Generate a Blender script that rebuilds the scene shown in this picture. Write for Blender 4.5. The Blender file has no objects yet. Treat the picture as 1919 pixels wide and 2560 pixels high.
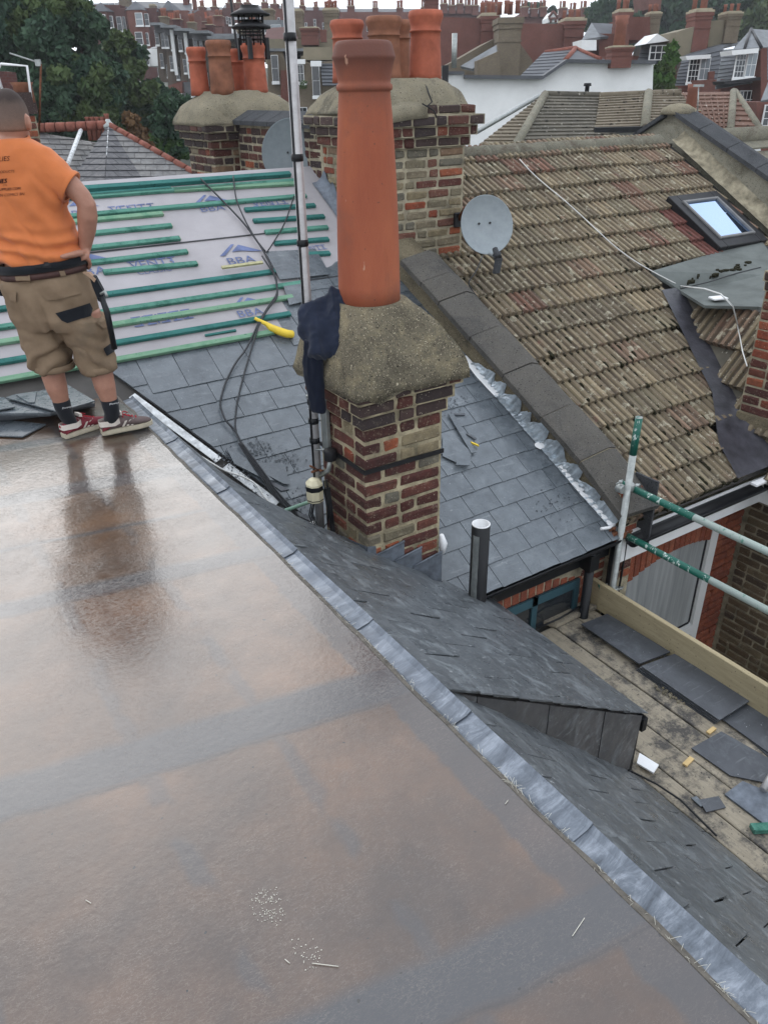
import bpy, bmesh, math, random
from mathutils import Vector, Matrix, noise as mnoise
from mathutils.bvhtree import BVHTree
random.seed(11)
SC = bpy.context.scene
COL = SC.collection
# ------------------------------------------------------------------ camera
IW, IH = 1919.0, 2560.0                 # size of the photograph
FPX = 1923.0                            # focal length in its pixels
PITCH, ROLL, HEAD = math.radians(28.6), math.radians(1.0), math.radians(32.5)
CAM = Vector((0, 0, 1.7))               # held at head height above the flat roof (z = 0)
fw = Vector((math.sin(HEAD) * math.cos(PITCH), math.cos(HEAD) * math.cos(PITCH), -math.sin(PITCH)))
rt0 = Vector((math.cos(HEAD), -math.sin(HEAD), 0)); up0 = rt0.cross(fw)
rt = rt0 * math.cos(ROLL) - up0 * math.sin(ROLL)
up = rt0 * math.sin(ROLL) + up0 * math.cos(ROLL)
cd = bpy.data.cameras.new('camera'); cam = bpy.data.objects.new('camera', cd); COL.objects.link(cam)
m = Matrix((rt, up, -fw)).transposed().to_4x4(); m.translation = CAM; cam.matrix_world = m
cd.sensor_fit = 'VERTICAL'; cd.sensor_height = 36.0; cd.lens = 36.0 * FPX / IH
cd.clip_start = 0.05; cd.clip_end = 2000
SC.camera = cam
# ------------------------------------------------------------------ overcast sky, soft sun, exposure
SUN_EL, SUN_AZ = math.radians(30), math.radians(6)   # azimuth clockwise from +Y
wd = bpy.data.worlds.new('World'); SC.world = wd; wd.use_nodes = True
nt = wd.node_tree; nt.nodes.clear()
def N(nt, t, **k):
    n = nt.nodes.new(t)
    for a, v in k.items(): setattr(n, a, v)
    return n
sky = N(nt, 'ShaderNodeTexSky', sky_type='NISHITA', sun_disc=False, sun_elevation=SUN_EL, sun_rotation=SUN_AZ,
        air_density=1.0, dust_density=4.0, ozone_density=1.0)
hs = N(nt, 'ShaderNodeHueSaturation'); hs.inputs['Saturation'].default_value = 0.45
nt.links.new(sky.outputs[0], hs.inputs['Color'])
tc = N(nt, 'ShaderNodeTexCoord'); sx = N(nt, 'ShaderNodeSeparateXYZ'); nt.links.new(tc.outputs['Generated'], sx.inputs[0])
# cloud cover: brighter overhead than at the horizon, as an overcast sky is
rp = N(nt, 'ShaderNodeValToRGB'); nt.links.new(sx.outputs['Z'], rp.inputs[0])
rp.color_ramp.elements[0].position = 0.0; rp.color_ramp.elements[0].color = (13.6, 14.0, 14.4, 1)
rp.color_ramp.elements[1].position = 1.0; rp.color_ramp.elements[1].color = (16.8, 17.6, 18.8, 1)
cn = N(nt, 'ShaderNodeTexNoise'); cn.inputs['Scale'].default_value = 2.2; cn.inputs['Detail'].default_value = 5
nt.links.new(tc.outputs['Generated'], cn.inputs['Vector'])
cr = N(nt, 'ShaderNodeValToRGB'); nt.links.new(cn.outputs['Fac'], cr.inputs[0])
cr.color_ramp.elements[0].position = 0.35; cr.color_ramp.elements[0].color = (0.80, 0.86, 0.94, 1)
cr.color_ramp.elements[1].position = 0.65; cr.color_ramp.elements[1].color = (1.08, 1.06, 1.04, 1)
mu = N(nt, 'ShaderNodeMix', data_type='RGBA', blend_type='MULTIPLY'); mu.inputs[0].default_value = 1
nt.links.new(rp.outputs[0], mu.inputs[6]); nt.links.new(cr.outputs[0], mu.inputs[7])
# the cloud is thinner and brighter in a broad patch round the hidden sun
sv_ = (math.sin(SUN_AZ) * math.cos(SUN_EL), math.cos(SUN_AZ) * math.cos(SUN_EL), math.sin(SUN_EL))
dp = N(nt, 'ShaderNodeVectorMath', operation='DOT_PRODUCT'); dp.inputs[1].default_value = sv_; nt.links.new(tc.outputs['Generated'], dp.inputs[0])
gl = N(nt, 'ShaderNodeValToRGB'); nt.links.new(dp.outputs['Value'], gl.inputs[0]); gl.color_ramp.interpolation = 'EASE'
gl.color_ramp.elements[0].position = 0.45; gl.color_ramp.elements[0].color = (1, 1, 1, 1); gl.color_ramp.elements[1].position = 1.0; gl.color_ramp.elements[1].color = (1.12, 1.13, 1.15, 1)
mg = N(nt, 'ShaderNodeMix', data_type='RGBA', blend_type='MULTIPLY'); mg.inputs[0].default_value = 1
nt.links.new(mu.outputs[2], mg.inputs[6]); nt.links.new(gl.outputs[0], mg.inputs[7])
mx = N(nt, 'ShaderNodeMix', data_type='RGBA'); mx.inputs[0].default_value = 0.85
nt.links.new(hs.outputs[0], mx.inputs[6]); nt.links.new(mg.outputs[2], mx.inputs[7])
bg = N(nt, 'ShaderNodeBackground'); bg.inputs['Strength'].default_value = 0.10
nt.links.new(mx.outputs[2], bg.inputs['Color'])
wo = N(nt, 'ShaderNodeOutputWorld'); nt.links.new(bg.outputs[0], wo.inputs[0])
sd = bpy.data.lights.new('sun', 'SUN'); sd.energy = 0.6; sd.angle = math.radians(40); sd.color = (1, 0.96, 0.9)
so = bpy.data.objects.new('sun', sd); COL.objects.link(so)
sdir = Vector((math.sin(SUN_AZ) * math.cos(SUN_EL), math.cos(SUN_AZ) * math.cos(SUN_EL), math.sin(SUN_EL)))
so.rotation_euler = sdir.to_track_quat('Z', 'Y').to_euler()
vs = SC.view_settings; vs.view_transform = 'Standard'; vs.look = 'None'; vs.gamma = 1; vs.use_curve_mapping = False
vs.exposure = 0.16
SC.cycles.max_bounces = 6; SC.cycles.diffuse_bounces = 3; SC.cycles.glossy_bounces = 3
SC.cycles.use_denoising = True

# ------------------------------------------------------------------ where things stand
def ray(x, y): return fw * FPX + rt * (x - IW / 2) - up * (y - IH / 2)
def at_plane(x, y, p, n):
    d = ray(x, y); return CAM + d * ((Vector(p) - CAM).dot(Vector(n)) / d.dot(Vector(n)))
def at_z(x, y, z=0.0): return at_plane(x, y, (0, 0, z), (0, 0, 1))
def at_x(x, y, X): return at_plane(x, y, (X, 0, 0), (1, 0, 0))
def at_y(x, y, Y): return at_plane(x, y, (0, Y, 0), (0, 1, 0))
FH = Vector((math.sin(HEAD), math.cos(HEAD), 0)); RH = Vector((math.cos(HEAD), -math.sin(HEAD), 0))
def at_d(x, y, d): return at_plane(x, y, FH * d, FH)         # on the upright plane d metres ahead
def uwz(u, w, z): return RH * u + FH * w + Vector((0, 0, z))
def uz(x, y, d):
    p = at_d(x, y, d); return p.dot(RH), p.z
MP = math.radians(30); MY0 = 4.95; T30 = math.tan(MP)        # the main roof: pitch, line where it meets z = 0
MN = Vector((0, -math.sin(MP), math.cos(MP))); MV = Vector((0, math.cos(MP), math.sin(MP)))
def at_m(x, y, off=0.0): return at_plane(x, y, Vector((0, MY0, 0)) + MN * off, MN)
def mpt(x, v, off=0.0): return Vector((x, MY0, 0)) + MV * v + MN * off   # point on the main roof, v metres up the slope from z = 0
def mxv(px, py):
    p = at_m(px, py); return p.x, (p.y - MY0) / math.cos(MP)

# ------------------------------------------------------------------ building meshes
class MB:
    def __init__(s): s.v = []; s.f = []; s.sm = []
    def add(s, vs, fs, smooth=False):
        o = len(s.v); s.v += [tuple(v) for v in vs]; s.f += [tuple(i + o for i in f) for f in fs]; s.sm += [smooth] * len(fs); return s
    def hexa(s, p): return s.add(p, [(3, 2, 1, 0), (4, 5, 6, 7), (0, 1, 5, 4), (1, 2, 6, 5), (2, 3, 7, 6), (3, 0, 4, 7)])
    def box(s, a, b):
        (x0, y0, z0), (x1, y1, z1) = a, b
        return s.hexa([(x0, y0, z0), (x1, y0, z0), (x1, y1, z0), (x0, y1, z0), (x0, y0, z1), (x1, y0, z1), (x1, y1, z1), (x0, y1, z1)])
    def obox(s, c, ax, ay, az):     # box by centre and half-axis vectors
        c, ax, ay, az = map(Vector, (c, ax, ay, az))
        return s.hexa([c - ax - ay - az, c + ax - ay - az, c + ax + ay - az, c - ax + ay - az, c - ax - ay + az, c + ax - ay + az, c + ax + ay + az, c - ax + ay + az])
    def cbox(s, c, ax, ay, az, ch=0.005):   # chamfered box
        c, ax, ay, az = map(Vector, (c, ax, ay, az)); L = [ax.length, ay.length, az.length]; A = [ax, ay, az]
        vs = []; idx = {}
        for sx_ in (-1, 1):
            for sy_ in (-1, 1):
                for sz_ in (-1, 1):
                    sg = (sx_, sy_, sz_)
                    for k in range(3):
                        p = Vector(c)
                        for j in range(3):
                            p += A[j] * sg[j] * (1 if j == k else 1 - ch / L[j])
                        idx[sg, k] = len(vs); vs.append(p)
        fs = []
        for k in range(3):
            a, b = [(1, 2), (2, 0), (0, 1)][k]
            for sg in (-1, 1):
                q = []
                for (sa, sb) in ((-1, -1), (1, -1), (1, 1), (-1, 1)):
                    t = [0, 0, 0]; t[k] = sg; t[a] = sa; t[b] = sb; q.append(idx[tuple(t), k])
                fs.append(q if sg > 0 else q[::-1])
        for k in range(3):          # edge chamfers along axis k
            a, b = [(1, 2), (2, 0), (0, 1)][k]
            for sa in (-1, 1):
                for sb in (-1, 1):
                    t0 = [0, 0, 0]; t0[a] = sa; t0[b] = sb; t1 = list(t0); t0[k] = -1; t1[k] = 1
                    q = [idx[tuple(t0), a], idx[tuple(t0), b], idx[tuple(t1), b], idx[tuple(t1), a]]
                    fs.append(q[::-1] if sa * sb > 0 else q)
        for sx_ in (-1, 1):
            for sy_ in (-1, 1):
                for sz_ in (-1, 1):
                    t = (sx_, sy_, sz_); q = [idx[t, 0], idx[t, 1], idx[t, 2]]
                    fs.append(q if sx_ * sy_ * sz_ > 0 else q[::-1])
        return s.add(vs, fs)
    def prism(s, pts, off):         # polygon pushed along off
        n = len(pts); off = Vector(off); P = [Vector(p) for p in pts]
        return s.add(P + [p + off for p in P], [tuple(range(n))[::-1], tuple(range(n, 2 * n))] + [(i, (i + 1) % n, n + (i + 1) % n, n + i) for i in range(n)])
    def poly(s, pts): return s.add(pts, [tuple(range(len(pts)))])
    def ring(s, rings, cap=True, smooth=True, closed=True):   # loft through rings of equal length
        n = len(rings[0]); vs = [p for r in rings for p in r]; fs = []
        for i in range(len(rings) - 1):
            for j in range(n if closed else n - 1):
                a, b = i * n + j, i * n + (j + 1) % n; fs.append((a, b, b + n, a + n))
        s.add(vs, fs, smooth)
        if cap and closed:
            o = len(s.v) - len(vs)
            s.f += [tuple(o + j for j in range(n))[::-1], tuple(o + (len(rings) - 1) * n + j for j in range(n))]; s.sm += [False, False]
        return s
    def tube(s, pts, r, n=8, cap=True, smooth=True):
        P = [Vector(p) for p in pts]; R = r if isinstance(r, (list, tuple)) else [r] * len(P)
        rings = []; last = None
        for i, p in enumerate(P):
            t = (P[min(i + 1, len(P) - 1)] - P[max(i - 1, 0)]).normalized()
            if last is None: x = t.orthogonal().normalized()
            else:
                x = last - t * last.dot(t); x = x.normalized() if x.length > 1e-6 else t.orthogonal().normalized()
            last = x; y = t.cross(x)
            rings.append([p + (x * math.cos(2 * math.pi * k / n) + y * math.sin(2 * math.pi * k / n)) * R[i] for k in range(n)])
        return s.ring(rings, cap, smooth)
    def lathe(s, prof, c, n=32, smooth=True, axis=None, cap=True):
        c = Vector(c); z = Vector(axis).normalized() if axis else Vector((0, 0, 1)); x = z.orthogonal().normalized(); y = z.cross(x)
        return s.ring([[c + z * h + (x * math.cos(2 * math.pi * k / n) + y * math.sin(2 * math.pi * k / n)) * r for k in range(n)] for r, h in prof], cap, smooth)
    def mesh(s, name):
        me = bpy.data.meshes.new(name); me.from_pydata(s.v, [], s.f); me.polygons.foreach_set('use_smooth', s.sm); me.update(); return me
def obj(name, mb, mat=None, parent=None, loc=None):
    me = mb if isinstance(mb, bpy.types.Mesh) else mb.mesh(name)
    if mat is not None and len(me.materials) == 0: me.materials.append(mat)
    o = bpy.data.objects.new(name, me); COL.objects.link(o)
    if loc is not None: o.location = loc
    if parent is not None: o.parent = parent
    return o
def tag(o, label, cat, group=None):
    o['label'] = label; o['category'] = cat
    if group: o['group'] = group
    return o
def thing(name, label, cat, loc=(0, 0, 0), group=None):
    o = bpy.data.objects.new(name, None); COL.objects.link(o); o.empty_display_size = 0.1
    o.location = (0, 0, 0); return tag(o, label, cat, group)
def struct(o): o['kind'] = 'structure'; return o
def stuff(o): o['kind'] = 'stuff'; return o
def copy_tree(o, parent=None):
    c = o.copy(); COL.objects.link(c); c.parent = parent
    for ch in list(o.children): copy_tree(ch, c)
    return c
def clip_poly(poly, lines):         # keep the side where a*x + b*y <= c
    for a, b, c in lines:
        out = []
        for i in range(len(poly)):
            p, q = poly[i], poly[(i + 1) % len(poly)]
            fp, fq = a * p[0] + b * p[1] - c, a * q[0] + b * q[1] - c
            if fp <= 0: out.append(p)
            if (fp < 0 < fq) or (fq < 0 < fp):
                t = fp / (fp - fq); out.append((p[0] + (q[0] - p[0]) * t, p[1] + (q[1] - p[1]) * t))
        poly = out
        if len(poly) < 3: return []
    return poly
def poly_lines(poly):               # convex polygon (counter-clockwise) -> clip lines
    L = []
    for i in range(len(poly)):
        (x0, y0), (x1, y1) = poly[i], poly[(i + 1) % len(poly)]
        a, b = y1 - y0, -(x1 - x0); L.append((a, b, a * x0 + b * y0))
    return L
def lerp(a, b, t): return a + (b - a) * t
def smoothstep(a, b, x):
    t = max(0, min(1, (x - a) / (b - a))); return t * t * (3 - 2 * t)
def fbm(p, o=3): return mnoise.fractal(p, 1.0, 2.0, o)
def fuse(mb, voxel, smooth=4, post=None):   # one continuous skin over overlapping shapes
    me = mb.mesh('tmp'); o = bpy.data.objects.new('tmp', me); COL.objects.link(o)
    r = o.modifiers.new('r', 'REMESH'); r.mode = 'VOXEL'; r.voxel_size = voxel; r.use_smooth_shade = True
    if smooth:
        k = o.modifiers.new('s', 'SMOOTH'); k.factor = 0.5; k.iterations = smooth
    dg = bpy.context.evaluated_depsgraph_get(); out = bpy.data.meshes.new_from_object(o.evaluated_get(dg))
    bpy.data.objects.remove(o); bpy.data.meshes.remove(me)
    if post:
        ns = [v.normal.copy() for v in out.vertices]
        for v, n in zip(out.vertices, ns): v.co = v.co + n * post(v.co, n)
    out.polygons.foreach_set('use_smooth', [True] * len(out.polygons)); out.update()
    return out
def text_mesh(s, size, align='LEFT'):
    c = bpy.data.curves.new('t', 'FONT'); c.body = s; c.size = size; c.align_x = align; c.resolution_u = 2
    o = bpy.data.objects.new('t', c); COL.objects.link(o)
    dg = bpy.context.evaluated_depsgraph_get(); me = bpy.data.meshes.new_from_object(o.evaluated_get(dg))
    bpy.data.objects.remove(o); bpy.data.curves.remove(c); return me
# ------------------------------------------------------------------ materials
class Mt:
    def __init__(s, name, rough=0.8, spec=0.3, metal=0.0):
        s.m = bpy.data.materials.new(name); s.m.use_nodes = True; s.nt = s.m.node_tree
        s.b = s.nt.nodes['Principled BSDF']; s.b.inputs['Roughness'].default_value = rough
        s.b.inputs['Specular IOR Level'].default_value = spec; s.b.inputs['Metallic'].default_value = metal
        s._c = None
    def n(s, t, **k): return N(s.nt, t, **k)
    def l(s, a, b): s.nt.links.new(a, b)
    def co(s, rnd=True, scale=(1, 1, 1)):
        t = s.n('ShaderNodeTexCoord'); out = t.outputs['Object']
        if rnd:
            oi = s.n('ShaderNodeObjectInfo'); ml = s.n('ShaderNodeMath', operation='MULTIPLY'); ml.inputs[1].default_value = 37.0
            s.l(oi.outputs['Random'], ml.inputs[0]); ad = s.n('ShaderNodeVectorMath', operation='ADD')
            s.l(out, ad.inputs[0]); s.l(ml.outputs[0], ad.inputs[1]); out = ad.outputs[0]
        if scale != (1, 1, 1):
            mp = s.n('ShaderNodeMapping'); mp.inputs['Scale'].default_value = scale; s.l(out, mp.inputs[0]); out = mp.outputs[0]
        return out
    def rnd(s): return s.n('ShaderNodeObjectInfo').outputs['Random']
    def noise(s, vec, scale, detail=4, rough=0.55, dist=0.0):
        t = s.n('ShaderNodeTexNoise'); t.inputs['Scale'].default_value = scale; t.inputs['Detail'].default_value = detail
        t.inputs['Roughness'].default_value = rough; t.inputs['Distortion'].default_value = dist; s.l(vec, t.inputs['Vector']); return t.outputs['Fac']
    def ramp(s, fac, stops, interp='LINEAR'):
        r = s.n('ShaderNodeValToRGB'); r.color_ramp.interpolation = interp; e = r.color_ramp.elements
        while len(e) < len(stops): e.new(0.5)
        for k, (p, c) in enumerate(stops):
            e[k].position = p; e[k].color = (c[0], c[1], c[2], 1) if isinstance(c, (tuple, list)) else (c, c, c, 1)
        s.l(fac, r.inputs[0]); return r.outputs[0]
    def mix(s, fac, a, b, mode='MIX'):
        x = s.n('ShaderNodeMix', data_type='RGBA', blend_type=mode)
        for v, i in ((fac, 0), (a, 6), (b, 7)):
            if isinstance(v, (int, float)): x.inputs[i].default_value = v
            elif isinstance(v, (tuple, list)): x.inputs[i].default_value = (v[0], v[1], v[2], 1)
            else: s.l(v, x.inputs[i])
        return x.outputs[2]
    def math(s, op, a, b=None, clamp=False):
        x = s.n('ShaderNodeMath', operation=op, use_clamp=clamp)
        for v, i in ((a, 0), (b, 1)):
            if v is None: continue
            if isinstance(v, (int, float)): x.inputs[i].default_value = v
            else: s.l(v, x.inputs[i])
        return x.outputs[0]
    def color(s, c):
        if isinstance(c, (tuple, list)): s.b.inputs['Base Color'].default_value = (c[0], c[1], c[2], 1)
        else: s.l(c, s.b.inputs['Base Color'])
        return s
    def rough(s, r): s.l(r, s.b.inputs['Roughness']); return s
    def bump(s, h, strength=0.3, dist=0.01, coat=False):
        b = s.n('ShaderNodeBump'); b.inputs['Strength'].default_value = strength; b.inputs['Distance'].default_value = dist
        s.l(h, b.inputs['Height'])
        s.l(b.outputs[0], s.b.inputs['Normal'])
        if coat: s.l(b.outputs[0], s.b.inputs['Coat Normal'])
        return s
def plain(name, c, rough=0.7, var=0.25, scale=6, spec=0.3, metal=0.0, bump=0.0, bscale=60, rnd=True):
    t = Mt(name, rough, spec, metal); v = t.co(rnd); n = t.noise(v, scale, 5, 0.6)
    lo = tuple(x * (1 - var) for x in c); hi = tuple(min(1, x * (1 + var)) for x in c)
    t.color(t.ramp(n, [(0.3, lo), (0.7, hi)]))
    if bump: t.bump(t.noise(v, bscale, 4), bump, 0.01)
    return t.m
def speckle(t, vec, scale, th, base, col, soft=0.03, detail=2):   # spots of col over base
    return t.mix(t.ramp(t.noise(vec, scale, detail, 0.5), [(th, 0.0), (th + soft, 1.0)]), base, col)

# wet glass-fibre flat roof
t = Mt('grp_wet', 0.32, 0.5); v = t.co(False); sp = t.n('ShaderNodeSeparateXYZ'); t.l(v, sp.inputs[0])
big = t.noise(v, 1.7, 5, 0.62); med = t.noise(v, 6, 5, 0.65); wob = t.noise(v, 5.0, 3)
sy = t.math('ADD', t.math('ADD', sp.outputs['Y'], t.math('MULTIPLY', sp.outputs['X'], 0.17)), t.math('MULTIPLY', t.math('SUBTRACT', wob, 0.5), 0.045))
def band(a, w, s_=0.02, src=None):
    d = t.math('ABSOLUTE', t.math('SUBTRACT', src, a)); return t.ramp(d, [(max(0.0, w - s_), 1.0), (w + s_, 0.0)])
base = t.ramp(big, [(0.32, (0.032, 0.021, 0.016)), (0.5, (0.075, 0.043, 0.026)), (0.68, (0.140, 0.076, 0.042))])
base = t.mix(t.ramp(med, [(0.35, 0.0), (0.75, 0.45)]), base, (0.064, 0.048, 0.039))
bl = None
for a, w in ((0.86, 0.075), (1.82, 0.085), (2.81, 0.055), (3.29, 0.012), (3.80, 0.07), (4.5, 0.05), (-0.1, 0.09)):
    b_ = band(a, w, 0.018, sy); bl = b_ if bl is None else t.math('MAXIMUM', bl, b_)
sxx = t.math('ADD', sp.outputs['X'], t.math('MULTIPLY', t.math('SUBTRACT', t.noise(v, 12, 4), 0.5), 0.05))
brk = t.ramp(t.noise(v, 3.2, 2), [(0.44, 0.0), (0.5, 0.85)])
for a, w in ((0.64, 0.022), (0.27, 0.026), (-0.22, 0.02)):
    bl = t.math('MAXIMUM', bl, t.math('MULTIPLY', band(a, w, 0.010, sxx), t.math('MULTIPLY', brk, 0.7)))
edge = t.ramp(sxx, [(0.985, 0.0), (1.0, 0.75)])
bl = t.math('MAXIMUM', bl, edge)
col = t.mix(t.math('MULTIPLY', bl, 0.9), base, (0.036, 0.038, 0.043))
for a, w in ((0.86, 0.075), (1.82, 0.085), (2.81, 0.055), (3.80, 0.07)):      # the lip where each laminate strip is lapped
    col = t.mix(t.math('MULTIPLY', band(a - w, 0.004, 0.004, sy), 0.55), col, (0.020, 0.018, 0.018))
def fibres(scale, off, w):                               # chopped strands: thin curling lines
    mp_ = t.n('ShaderNodeMapping'); mp_.inputs['Location'].default_value = off; mp_.inputs['Rotation'].default_value = (0, 0, off[0]); mp_.inputs['Scale'].default_value = (1, 2.6, 1); t.l(v, mp_.inputs[0])
    return t.ramp(t.math('ABSOLUTE', t.math('SUBTRACT', t.noise(mp_.outputs[0], scale, 2, 0.5, 0.6), 0.5)), [(0.0, 1.0), (w, 0.0)])
fl = t.math('MAXIMUM', fibres(34, (0.4, 3.0, 0), 0.011), t.math('MAXIMUM', fibres(40, (1.5, 7.0, 0), 0.010), fibres(37, (2.6, 1.0, 0), 0.010)))
fl = t.math('MULTIPLY', fl, t.ramp(t.noise(v, 7, 3), [(0.35, 0.25), (0.65, 1.0)]))
col = t.mix(t.math('MULTIPLY', fl, 0.40), col, (0.20, 0.165, 0.135))
col = speckle(t, v, 46, 0.77, col, (0.02, 0.018, 0.016), 0.01, 1)
t.color(col)
ht = t.math('ADD', t.math('MULTIPLY', fl, 0.30), t.math('ADD', t.math('MULTIPLY', t.noise(v, 38, 5, 0.6), 0.9), t.math('MULTIPLY', med, 0.6)))
ht = t.math('ADD', ht, t.math('MULTIPLY', bl, 0.35))
t.bump(ht, 0.17, 0.005, coat=True)
t.rough(t.ramp(t.noise(v, 3.0, 4), [(0.3, 0.30), (0.7, 0.50)])); t.b.inputs['Specular IOR Level'].default_value = 0.15
# still wet at the far end, half dried nearer
wet = t.math('ADD', t.math('MULTIPLY', sy, 0.2), t.math('MULTIPLY', t.math('SUBTRACT', big, 0.5), 0.22))
t.l(t.ramp(wet, [(0.34, 0.20), (0.60, 0.035)]), t.b.inputs['Coat Roughness'])
t.b.inputs['Coat Weight'].default_value = 1.0; t.b.inputs['Coat IOR'].default_value = 1.66
GRP = t.m
GRPEDGE = plain('grp_edge', (0.10, 0.090, 0.075), 0.6, 0.4, 40, bump=0.5, bscale=120)
FIBRE = plain('loose_glass_fibre', (0.62, 0.60, 0.52), 0.6, 0.1)

def slate_mat(name, lo, hi, scuff=0.5, rough=0.42):
    t = Mt(name, rough, 0.65); v = t.co(True); r = t.rnd()
    c = t.ramp(r, [(0.0, lo), (0.5, tuple((a + b) / 2 for a, b in zip(lo, hi))), (1.0, hi)])
    c = t.mix(0.5, c, t.ramp(t.noise(v, 9, 5, 0.65), [(0.3, tuple(x * 0.7 for x in lo)), (0.7, tuple(x * 1.2 for x in hi))]))
    sc = t.math('MULTIPLY', t.ramp(t.noise(v, 5, 6, 0.75, 1.2), [(0.52, 0.0), (0.78, 1.0)]), scuff)
    c = t.mix(sc, c, (0.28, 0.31, 0.33)); c = t.mix(t.math('MULTIPLY', t.ramp(t.noise(t.co(True, (1.5, 14, 14)), 3, 4, 0.6), [(0.62, 0.0), (0.70, 1.0)]), scuff * 0.7), c, (0.33, 0.35, 0.36)); c = speckle(t, v, 70, 0.74, c, (0.42, 0.44, 0.45), 0.02)
    t.color(c); t.rough(t.ramp(t.noise(v, 14, 4), [(0.3, rough - 0.12), (0.7, rough + 0.15)]))
    t.bump(t.math('ADD', t.noise(v, 22, 6, 0.7), t.math('MULTIPLY', t.noise(v, 120, 3), 0.3)), 0.28, 0.006); return t.m
SLATE = slate_mat('slate_new', (0.070, 0.084, 0.098), (0.118, 0.136, 0.152), 0.34, 0.28)
SLATE_S = slate_mat('slate_scuffed', (0.052, 0.060, 0.068), (0.094, 0.104, 0.114), 0.85, 0.36)
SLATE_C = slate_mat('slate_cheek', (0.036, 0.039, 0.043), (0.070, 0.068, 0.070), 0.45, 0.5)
SLATE_D = slate_mat('slate_loose', (0.042, 0.048, 0.058), (0.064, 0.070, 0.082), 0.25, 0.45)
SLATE_O = slate_mat('slate_old', (0.060, 0.060, 0.063), (0.120, 0.116, 0.112), 0.40, 0.65)
SLATE_B = slate_mat('slate_blue_turret', (0.034, 0.034, 0.040), (0.052, 0.052, 0.060), 0.12, 0.7)
CHIP = plain('slate_chips', (0.085, 0.095, 0.105), 0.7, 0.5, 90)
t = Mt('lead_new', 0.42, 0.5, 0.25); v = t.co(False, (1.0, 3.2, 1.0)); vv = t.co(False)
c = t.ramp(t.noise(v, 5.0, 9, 0.78, 0.5), [(0.34, (0.045, 0.054, 0.068)), (0.50, (0.120, 0.140, 0.168)), (0.66, (0.29, 0.32, 0.365))])
c = t.mix(t.ramp(t.noise(vv, 1.3, 3), [(0.4, 0.0), (0.65, 0.5)]), c, (0.15, 0.175, 0.215)); t.color(c)
t.rough(t.ramp(t.noise(vv, 12, 5), [(0.3, 0.32), (0.7, 0.6)])); t.bump(t.noise(vv, 14, 4), 0.12, 0.004); LEAD = t.m
LEADB = plain('lead_crumpled', (0.40, 0.45, 0.49), 0.36, 0.4, 14, 0.5, 0.55, 0.5, 30)
LEADD = plain('lead_dark', (0.13, 0.15, 0.18), 0.5, 0.35, 16, 0.5, 0.3, 0.35, 40)
LEADP = plain('valley_lead_tarred', (0.038, 0.037, 0.046), 0.42, 0.5, 9, 0.5, 0.0, 0.4, 40)
WHITEP = plain('white_plastic', (0.78, 0.79, 0.80), 0.35, 0.06, 8)
WHITEV = plain('white_valley_dusty', (0.60, 0.62, 0.63), 0.6, 0.35, 22)

def brick_mat(name, stops, dirt=0.5, pale=0.45):
    t = Mt(name, 0.85, 0.25); v = t.co(True); r = t.rnd()
    c = t.ramp(r, stops, 'CONSTANT')
    n1 = t.noise(v, 16, 5, 0.7)
    c = t.mix(t.ramp(n1, [(0.35, 0.45), (0.65, 0.0)]), c, (0.035, 0.024, 0.022))
    c = t.mix(t.math('MULTIPLY', t.ramp(t.noise(v, 9, 6, 0.75), [(0.55, 0.0), (0.72, 1.0)]), dirt), c, (0.022, 0.020, 0.020))
    c = t.mix(t.math('MULTIPLY', t.ramp(t.noise(v, 24, 6, 0.8), [(0.56, 0.0), (0.66, 1.0)]), pale), c, (0.40, 0.34, 0.24))
    c = speckle(t, v, 130, 0.70, c, (0.55, 0.48, 0.38), 0.02)
    t.color(c); t.bump(t.math('ADD', n1, t.noise(v, 70, 5, 0.7)), 0.6, 0.01); return t.m
BRICK = brick_mat('brick_dark_red', [(0, (0.075, 0.026, 0.021)), (0.16, (0.10, 0.034, 0.027)), (0.34, (0.065, 0.024, 0.021)), (0.52, (0.125, 0.045, 0.034)), (0.68, (0.20, 0.06, 0.036)), (0.76, (0.088, 0.030, 0.025)), (0.90, (0.17, 0.15, 0.11)), (0.95, (0.30, 0.085, 0.04))])
BRICKY = brick_mat('brick_stock', [(0, (0.19, 0.165, 0.11)), (0.2, (0.25, 0.205, 0.125)), (0.4, (0.14, 0.13, 0.10)), (0.6, (0.22, 0.185, 0.125)), (0.8, (0.23, 0.15, 0.095)), (0.93, (0.16, 0.07, 0.05))], 0.35, 0.5)
BRICKR = brick_mat('brick_red', [(0, (0.26, 0.065, 0.032)), (0.35, (0.21, 0.055, 0.03)), (0.6, (0.30, 0.09, 0.045)), (0.8, (0.14, 0.05, 0.035))], 0.35, 0.15)
BRICKK = brick_mat('brick_sooty', [(0, (0.045, 0.034, 0.034)), (0.4, (0.06, 0.04, 0.037)), (0.7, (0.11, 0.045, 0.034)), (0.88, (0.08, 0.05, 0.045))], 0.5, 0.12)
BRICKA = brick_mat('brick_arch_red', [(0, (0.30, 0.085, 0.045)), (0.4, (0.25, 0.07, 0.04)), (0.75, (0.34, 0.11, 0.06))], 0.3, 0.1)
BRICKG = brick_mat('brick_brown_yard', [(0, (0.12, 0.085, 0.05)), (0.3, (0.15, 0.11, 0.065)), (0.6, (0.09, 0.065, 0.045)), (0.85, (0.18, 0.14, 0.085))], 0.5, 0.15)
MORTAR = plain('mortar', (0.32, 0.275, 0.185), 0.95, 0.55, 11, 0.1, 0, 0.8, 90)
MORTARG = plain('mortar_grey', (0.31, 0.275, 0.20), 0.95, 0.5, 9, 0.1, 0, 0.8, 90)
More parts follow.
